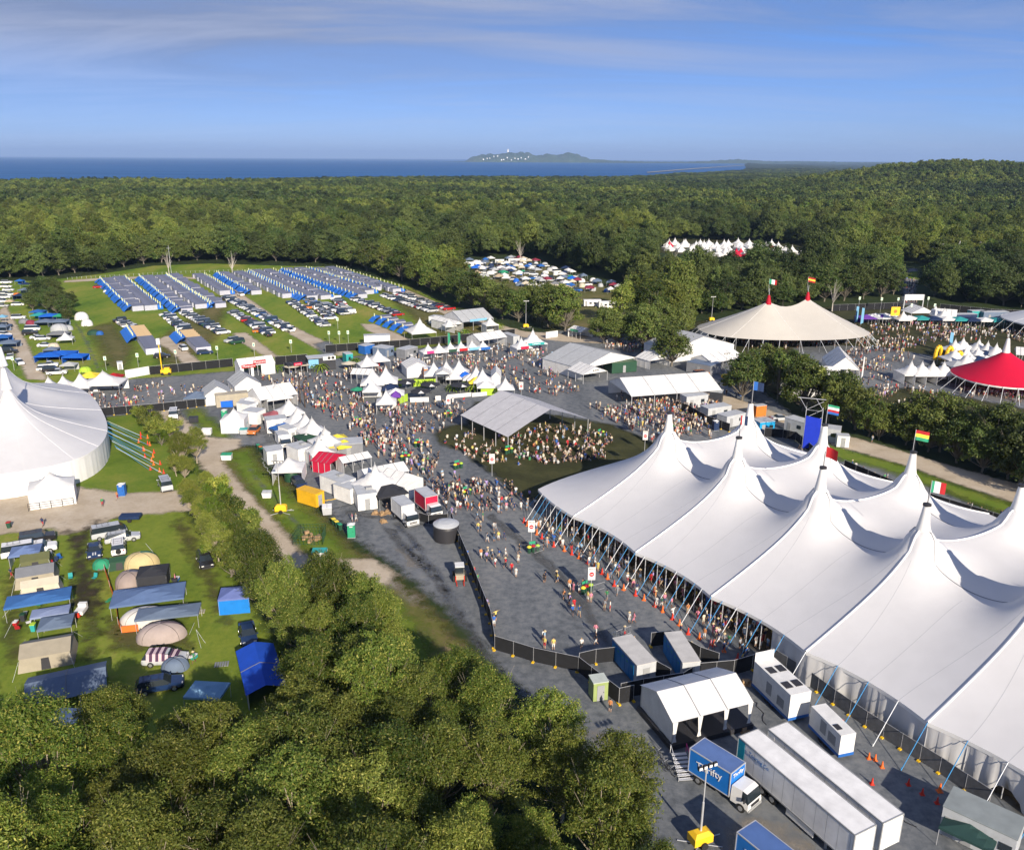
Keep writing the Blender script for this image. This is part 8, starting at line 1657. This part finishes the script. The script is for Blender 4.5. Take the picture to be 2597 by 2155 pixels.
def add(c, pts, where, pose=None):
    for x, y in pts: p = q(c, x, y); PPL.append((p.x, p.y, pose, where, True))
add('X', [(1037, 130), (1072, 125), (1112, 82), (1180, 88), (1212, 90), (1280, 95), (1310, 100), (1345, 95), (1385, 90), (1450, 110), (1475, 112), (1520, 90), (1590, 90), (1650, 80), (1710, 55), (1262, 180), (1312, 182), (1270, 275), (1292, 270), (1410, 268), (1425, 270), (1352, 372), (1412, 365), (1450, 355), (1500, 350),
          (1295, 510), (1345, 540), (1392, 528), (1355, 505), (1455, 515), (1512, 500), (1422, 590), (1512, 600), (1625, 555), (1635, 470), (1567, 640), (1605, 680), (1855, 730), (1970, 725), (2080, 790), (2030, 880), (2078, 920), (1425, 1062), (1860, 1255), (1850, 440), (1880, 415)], 'on the grey yard')
add('I', [(815, 175), (850, 205), (875, 130), (912, 135), (935, 110), (965, 190), (985, 195), (1070, 245), (1105, 250), (1085, 180), (870, 275), (880, 235), (912, 285), (1015, 400), (1225, 320), (1255, 325), (1195, 410), (925, 490), (1018, 460), (1150, 150), (1255, 475), (1250, 480), (1545, 400), (1610, 520), (700, 60), (770, 65), (690, 440)], 'by the huge tent\'s straps')
add('I', [(1105, 880)], 'below the green booth'); add('I', [(695, 485), (750, 492)], 'behind black fence in safety vest', 'standing')
add('X', [(1100, 385), (1170, 520), (1235, 680), (1265, 740), (1345, 960), (1365, 1010), (1410, 1120)], 'leaning at the long black fence', 'standing')
add('D', [(695, 975), (608, 1015)], 'by the blue toilet'); add('R', [(1370, 1135), (1415, 1140), (1785, 1010), (890, 525), (790, 500)], 'in the service yard'); add('H', [(1040, 425), (1150, 890), (70, 390), (255, 85)], 'in the campsite', None)
add('T', [(660, 110), (1385, 800), (1520, 780), (1550, 830)], 'behind the huge tent'); add('F', [(1080, 790), (1100, 800), (1145, 820), (1210, 860), (1270, 870), (1285, 865), (1200, 635), (1760, 1040), (1785, 1045), (1840, 1070), (1870, 1080), (1960, 1090)], 'behind the huge tent')
add('J', [(120, 330), (140, 400), (160, 420), (150, 500), (125, 490), (210, 460), (170, 360), (205, 380), (310, 490), (410, 470), (440, 480), (85, 240), (60, 260), (280, 380), (190, 330)], 'at the huge tent\'s edge')
AREAS = [([(200, 1000), (330, 985), (520, 985), (620, 1005), (540, 1022), (400, 1025), (270, 1042)], 100, 'on the promenade behind the white big top'), ([(650, 965), (850, 945), (1060, 912), (1110, 925), (900, 960), (870, 1000), (800, 1040), (700, 1010)], 170, 'before the cafe parasols'),
         ([(1060, 900), (1200, 885), (1380, 880), (1420, 905), (1420, 960), (1480, 1000), (1400, 1005), (1300, 990), (1230, 950), (1100, 930)], 280, 'on the upper plaza'), ([(800, 1010), (900, 1010), (950, 1045), (1100, 1025), (1180, 1020), (1170, 1070), (1090, 1110), (1120, 1160), (1090, 1210), (1010, 1180), (930, 1120), (850, 1060)], 260, 'on the plaza left of the pavilion'),
         ([(1480, 1030), (1560, 1040), (1700, 1042), (1760, 1060), (1780, 1080), (1700, 1120), (1640, 1110), (1520, 1050)], 250, 'on the plaza right of the pavilion'), ([(1560, 1005), (1640, 1010), (1820, 1025), (1820, 1040), (1600, 1045)], 130, 'under the open white marquee'),
         ([(1100, 1215), (1280, 1235), (1340, 1265), (1365, 1290), (1200, 1292), (1120, 1262)], 90, 'between lawn and grey yard'), ([(700, 1010), (860, 1070), (1000, 1210), (1090, 1290), (1180, 1300), (1100, 1200), (960, 1090), (830, 1010)], 150, 'beside the diagonal stalls'),
         ([(1700, 1045), (1745, 1052), (1830, 1098), (1795, 1108), (1720, 1100)], 70, 'beyond the huge tent peaks'), ([(2150, 835), (2280, 818), (2420, 818), (2520, 860), (2440, 870), (2380, 870), (2300, 888), (2160, 870)], 330, 'on the arena lawn'),
         ([(2140, 890), (2280, 882), (2290, 900), (2270, 940), (2170, 950)], 130, 'on the arena path'), ([(2170, 960), (2280, 965), (2270, 1010), (2200, 1000)], 30, 'on the arena path'), ([(1800, 848), (1990, 872), (2200, 852), (2205, 866), (2000, 888), (1850, 880)], 200, 'at the two-peaked tent'),
         ([(2440, 990), (2600, 1000), (2600, 1014), (2460, 1008)], 80, 'at the edge of the red tent'), ([(1530, 872), (1720, 880), (1780, 870), (1750, 900), (1700, 905), (1560, 890)], 170, 'under the shade trees'), ([(2288, 770), (2298, 712), (2325, 712), (2325, 770)], 70, 'on the forest path'), ([(2450, 830), (2620, 850), (2620, 880), (2480, 850)], 60, 'before the grey tent'),
         ([(2460, 900), (2600, 940), (2600, 985), (2420, 950)], 110, 'in the arena stall block'), ([(2180, 1010), (2330, 990), (2420, 1010), (2400, 1040), (2220, 1050)], 60, 'on the arena path')]
for poly, n, where in AREAS:
    pts = poisson(wpoly(poly), .75, seed=len(where)+n, tries=n*6); ctr = []
    rd.shuffle(pts); pts = pts[:n]
    # clumps: some of the points are pulled together into groups of friends
    for i, p in enumerate(pts):
        if i % 3 and ctr: c = rd.choice(ctr[-8:]); p = c+np.array([rd.gauss(0, 1.3), rd.gauss(0, 1.3)]) if np.hypot(*(p-c)) < 25 else p
        else: ctr.append(p)
        PPL.append((p[0], p[1], None, where, False))
for poly, n, where in (([(1262, 1108), (1400, 1082), (1500, 1092), (1560, 1112), (1530, 1148), (1400, 1165), (1300, 1150)], 140, 'under the pavilion'), ([(1110, 1112), (1200, 1100), (1290, 1160), (1330, 1185), (1200, 1170)], 40, 'on lawn left of pavilion'), ([(1300, 1150), (1400, 1168), (1530, 1150), (1540, 1165), (1400, 1180), (1310, 1165)], 60, 'on lawn before pavilion')):
    for p in poisson(wpoly(poly), .8, seed=n, tries=n*6)[:n]: PPL.append((p[0], p[1], 'sitting' if rd.random() < .72 else None, where, False))
for i in range(230):
    u = rd.uniform(-.6, 2.7); v = rd.uniform(.01, .30)**1.0; p = tpos(u, v); PPL.append((float(p[0]), float(p[1]), None, 'at the huge tent\'s edge', False))
for i in range(60):
    u = rd.uniform(-.6, 2.6); e = TE+dE*u; s = rd.uniform(.2, 3.2); PPL.append((float(e[0]-.836*s), float(e[1]-.548*s), None, 'by the huge tent\'s straps', False))
PPL.sort(key=lambda t: (not t[4], t[0]**2+t[1]**2))
one = PPL[:298]; rest = PPL[298:]; one.sort(key=lambda t: t[0]**2+t[1]**2); cnt = {}
for x, y, pose, where, ex in one:
    pose = pose or rd.choice(['standing', 'walking', 'walking', 'striding', 'standing', 'waving' if rd.random() < .2 else 'standing'])
    if ex and abs(x-G(1257, 1573).x) < .5 and abs(y-G(1257, 1573).y) < .8: pose = 'arms-wide'
    tp = rd.choice(list(TOPC)+['white', 'white', 'black', 'black', 'navy', 'grey', 'pink']); bt = rd.choice(list(BOTC)+['black', 'blue denim', 'white']); dress = rd.random() < .2; sk = rd.choice([0, 0, 0, 1, 1, 2])
    if 'vest' in where: tp = 'yellow'
    if 'belt' in where: pass
    o = link_mesh('person', BODY[pose]); o.location = (x, y, .03); o.rotation_euler = (0, 0, rd.uniform(0, 6.28)); s = rd.uniform(.93, 1.06); o.scale = (s, s, s)
    mm = (SKIN[sk], rd.choice(HAIR), TM[tp], TM[tp] if dress else BM[bt], SHOE)
    for i, m in enumerate(mm): o.material_slots[i].link = 'OBJECT'; o.material_slots[i].material = m
    cl = '%s dress' % tp if dress else '%s top, %s shorts' % (tp, bt)
    k = cnt.get(where, 0); cnt[where] = k+1
    tag(o, '%s person, %s, %s nearest %s' % (pose, cl, nth(k), where), 'person', 'festival visitors %s' % where)
    if pose != 'sitting' and rd.random() < .22: h = link_mesh('hat', hat_me, o); h.location = (0, -.01, 1.655)
    if pose != 'sitting' and rd.random() < .15: link_mesh('backpack', bag_me, o)
# the far crowd as one body of people
LOW = {}
for ps in POSES:
    r, sl = body(ps, 0); V = np.zeros(len(r.vertices)*3); r.vertices.foreach_get('co', V); V = V.reshape(-1, 3)
    r.calc_loop_triangles(); T_ = np.array([t.vertices[:] for t in r.loop_triangles]); ts = np.array([sl[t.polygon_index] for t in r.loop_triangles]); LOW[ps] = (V, T_, ts)
pal = SKIN+HAIR+list(TM.values())+list(BM.values())+[SHOE]; nT, nB = len(TM), len(BM); VV, FF, MM, b0 = [], [], [], 0
for x, y, pose, where, ex in rest:
    V, T_, ts = LOW[pose or rd.choice(['standing', 'walking', 'striding', 'standing', 'waving'])]; a = rd.uniform(0, 6.28); s = rd.uniform(.92, 1.06); c_, s_ = math.cos(a)*s, math.sin(a)*s
    VV.append(np.c_[V[:, 0]*c_-V[:, 1]*s_+x, V[:, 0]*s_+V[:, 1]*c_+y, V[:, 2]*s+.03]); FF.append(T_+b0); b0 += len(V)
    t6 = 6+rd.randrange(nT) if rd.random() < .32 else 6+rd.choice([0, 0, 1, 1, 7, 11, 10]); mp = np.array([rd.choice([0, 0, 0, 1, 1, 2]), 3+rd.choice([0, 0, 1, 2]), t6, t6 if rd.random() < .2 else 6+nT+rd.randrange(nB), 6+nT+nB]); MM.append(mp[ts])
tag(link_mesh('crowd', np_mesh('crowd', np.concatenate(VV), np.concatenate(FF), pal, np.concatenate(MM), smooth=True)), kind='stuff')
print('people', len(one), 'crowd', len(rest), 'crowd verts', b0)
# ================================================================ haze
hz = bpy.data.materials.new('haze_air'); hz.use_nodes = True; t = hz.node_tree; t.nodes.clear()
pv = N(t, 'ShaderNodeVolumePrincipled', i_Density=0.000042, i_Anisotropy=0.0); pv.inputs['Color'].default_value = (0.42, 0.62, 1.0, 1)
ou = N(t, 'ShaderNodeOutputMaterial'); L(t, pv.outputs[0], ou.inputs['Volume'])
mb = MB(); mb.box(0, 30000, -14, 126000, 66000, 14+420)
tag(mb.build('haze', hz), kind='stuff')
print('OBJECTS', len(bpy.data.objects))
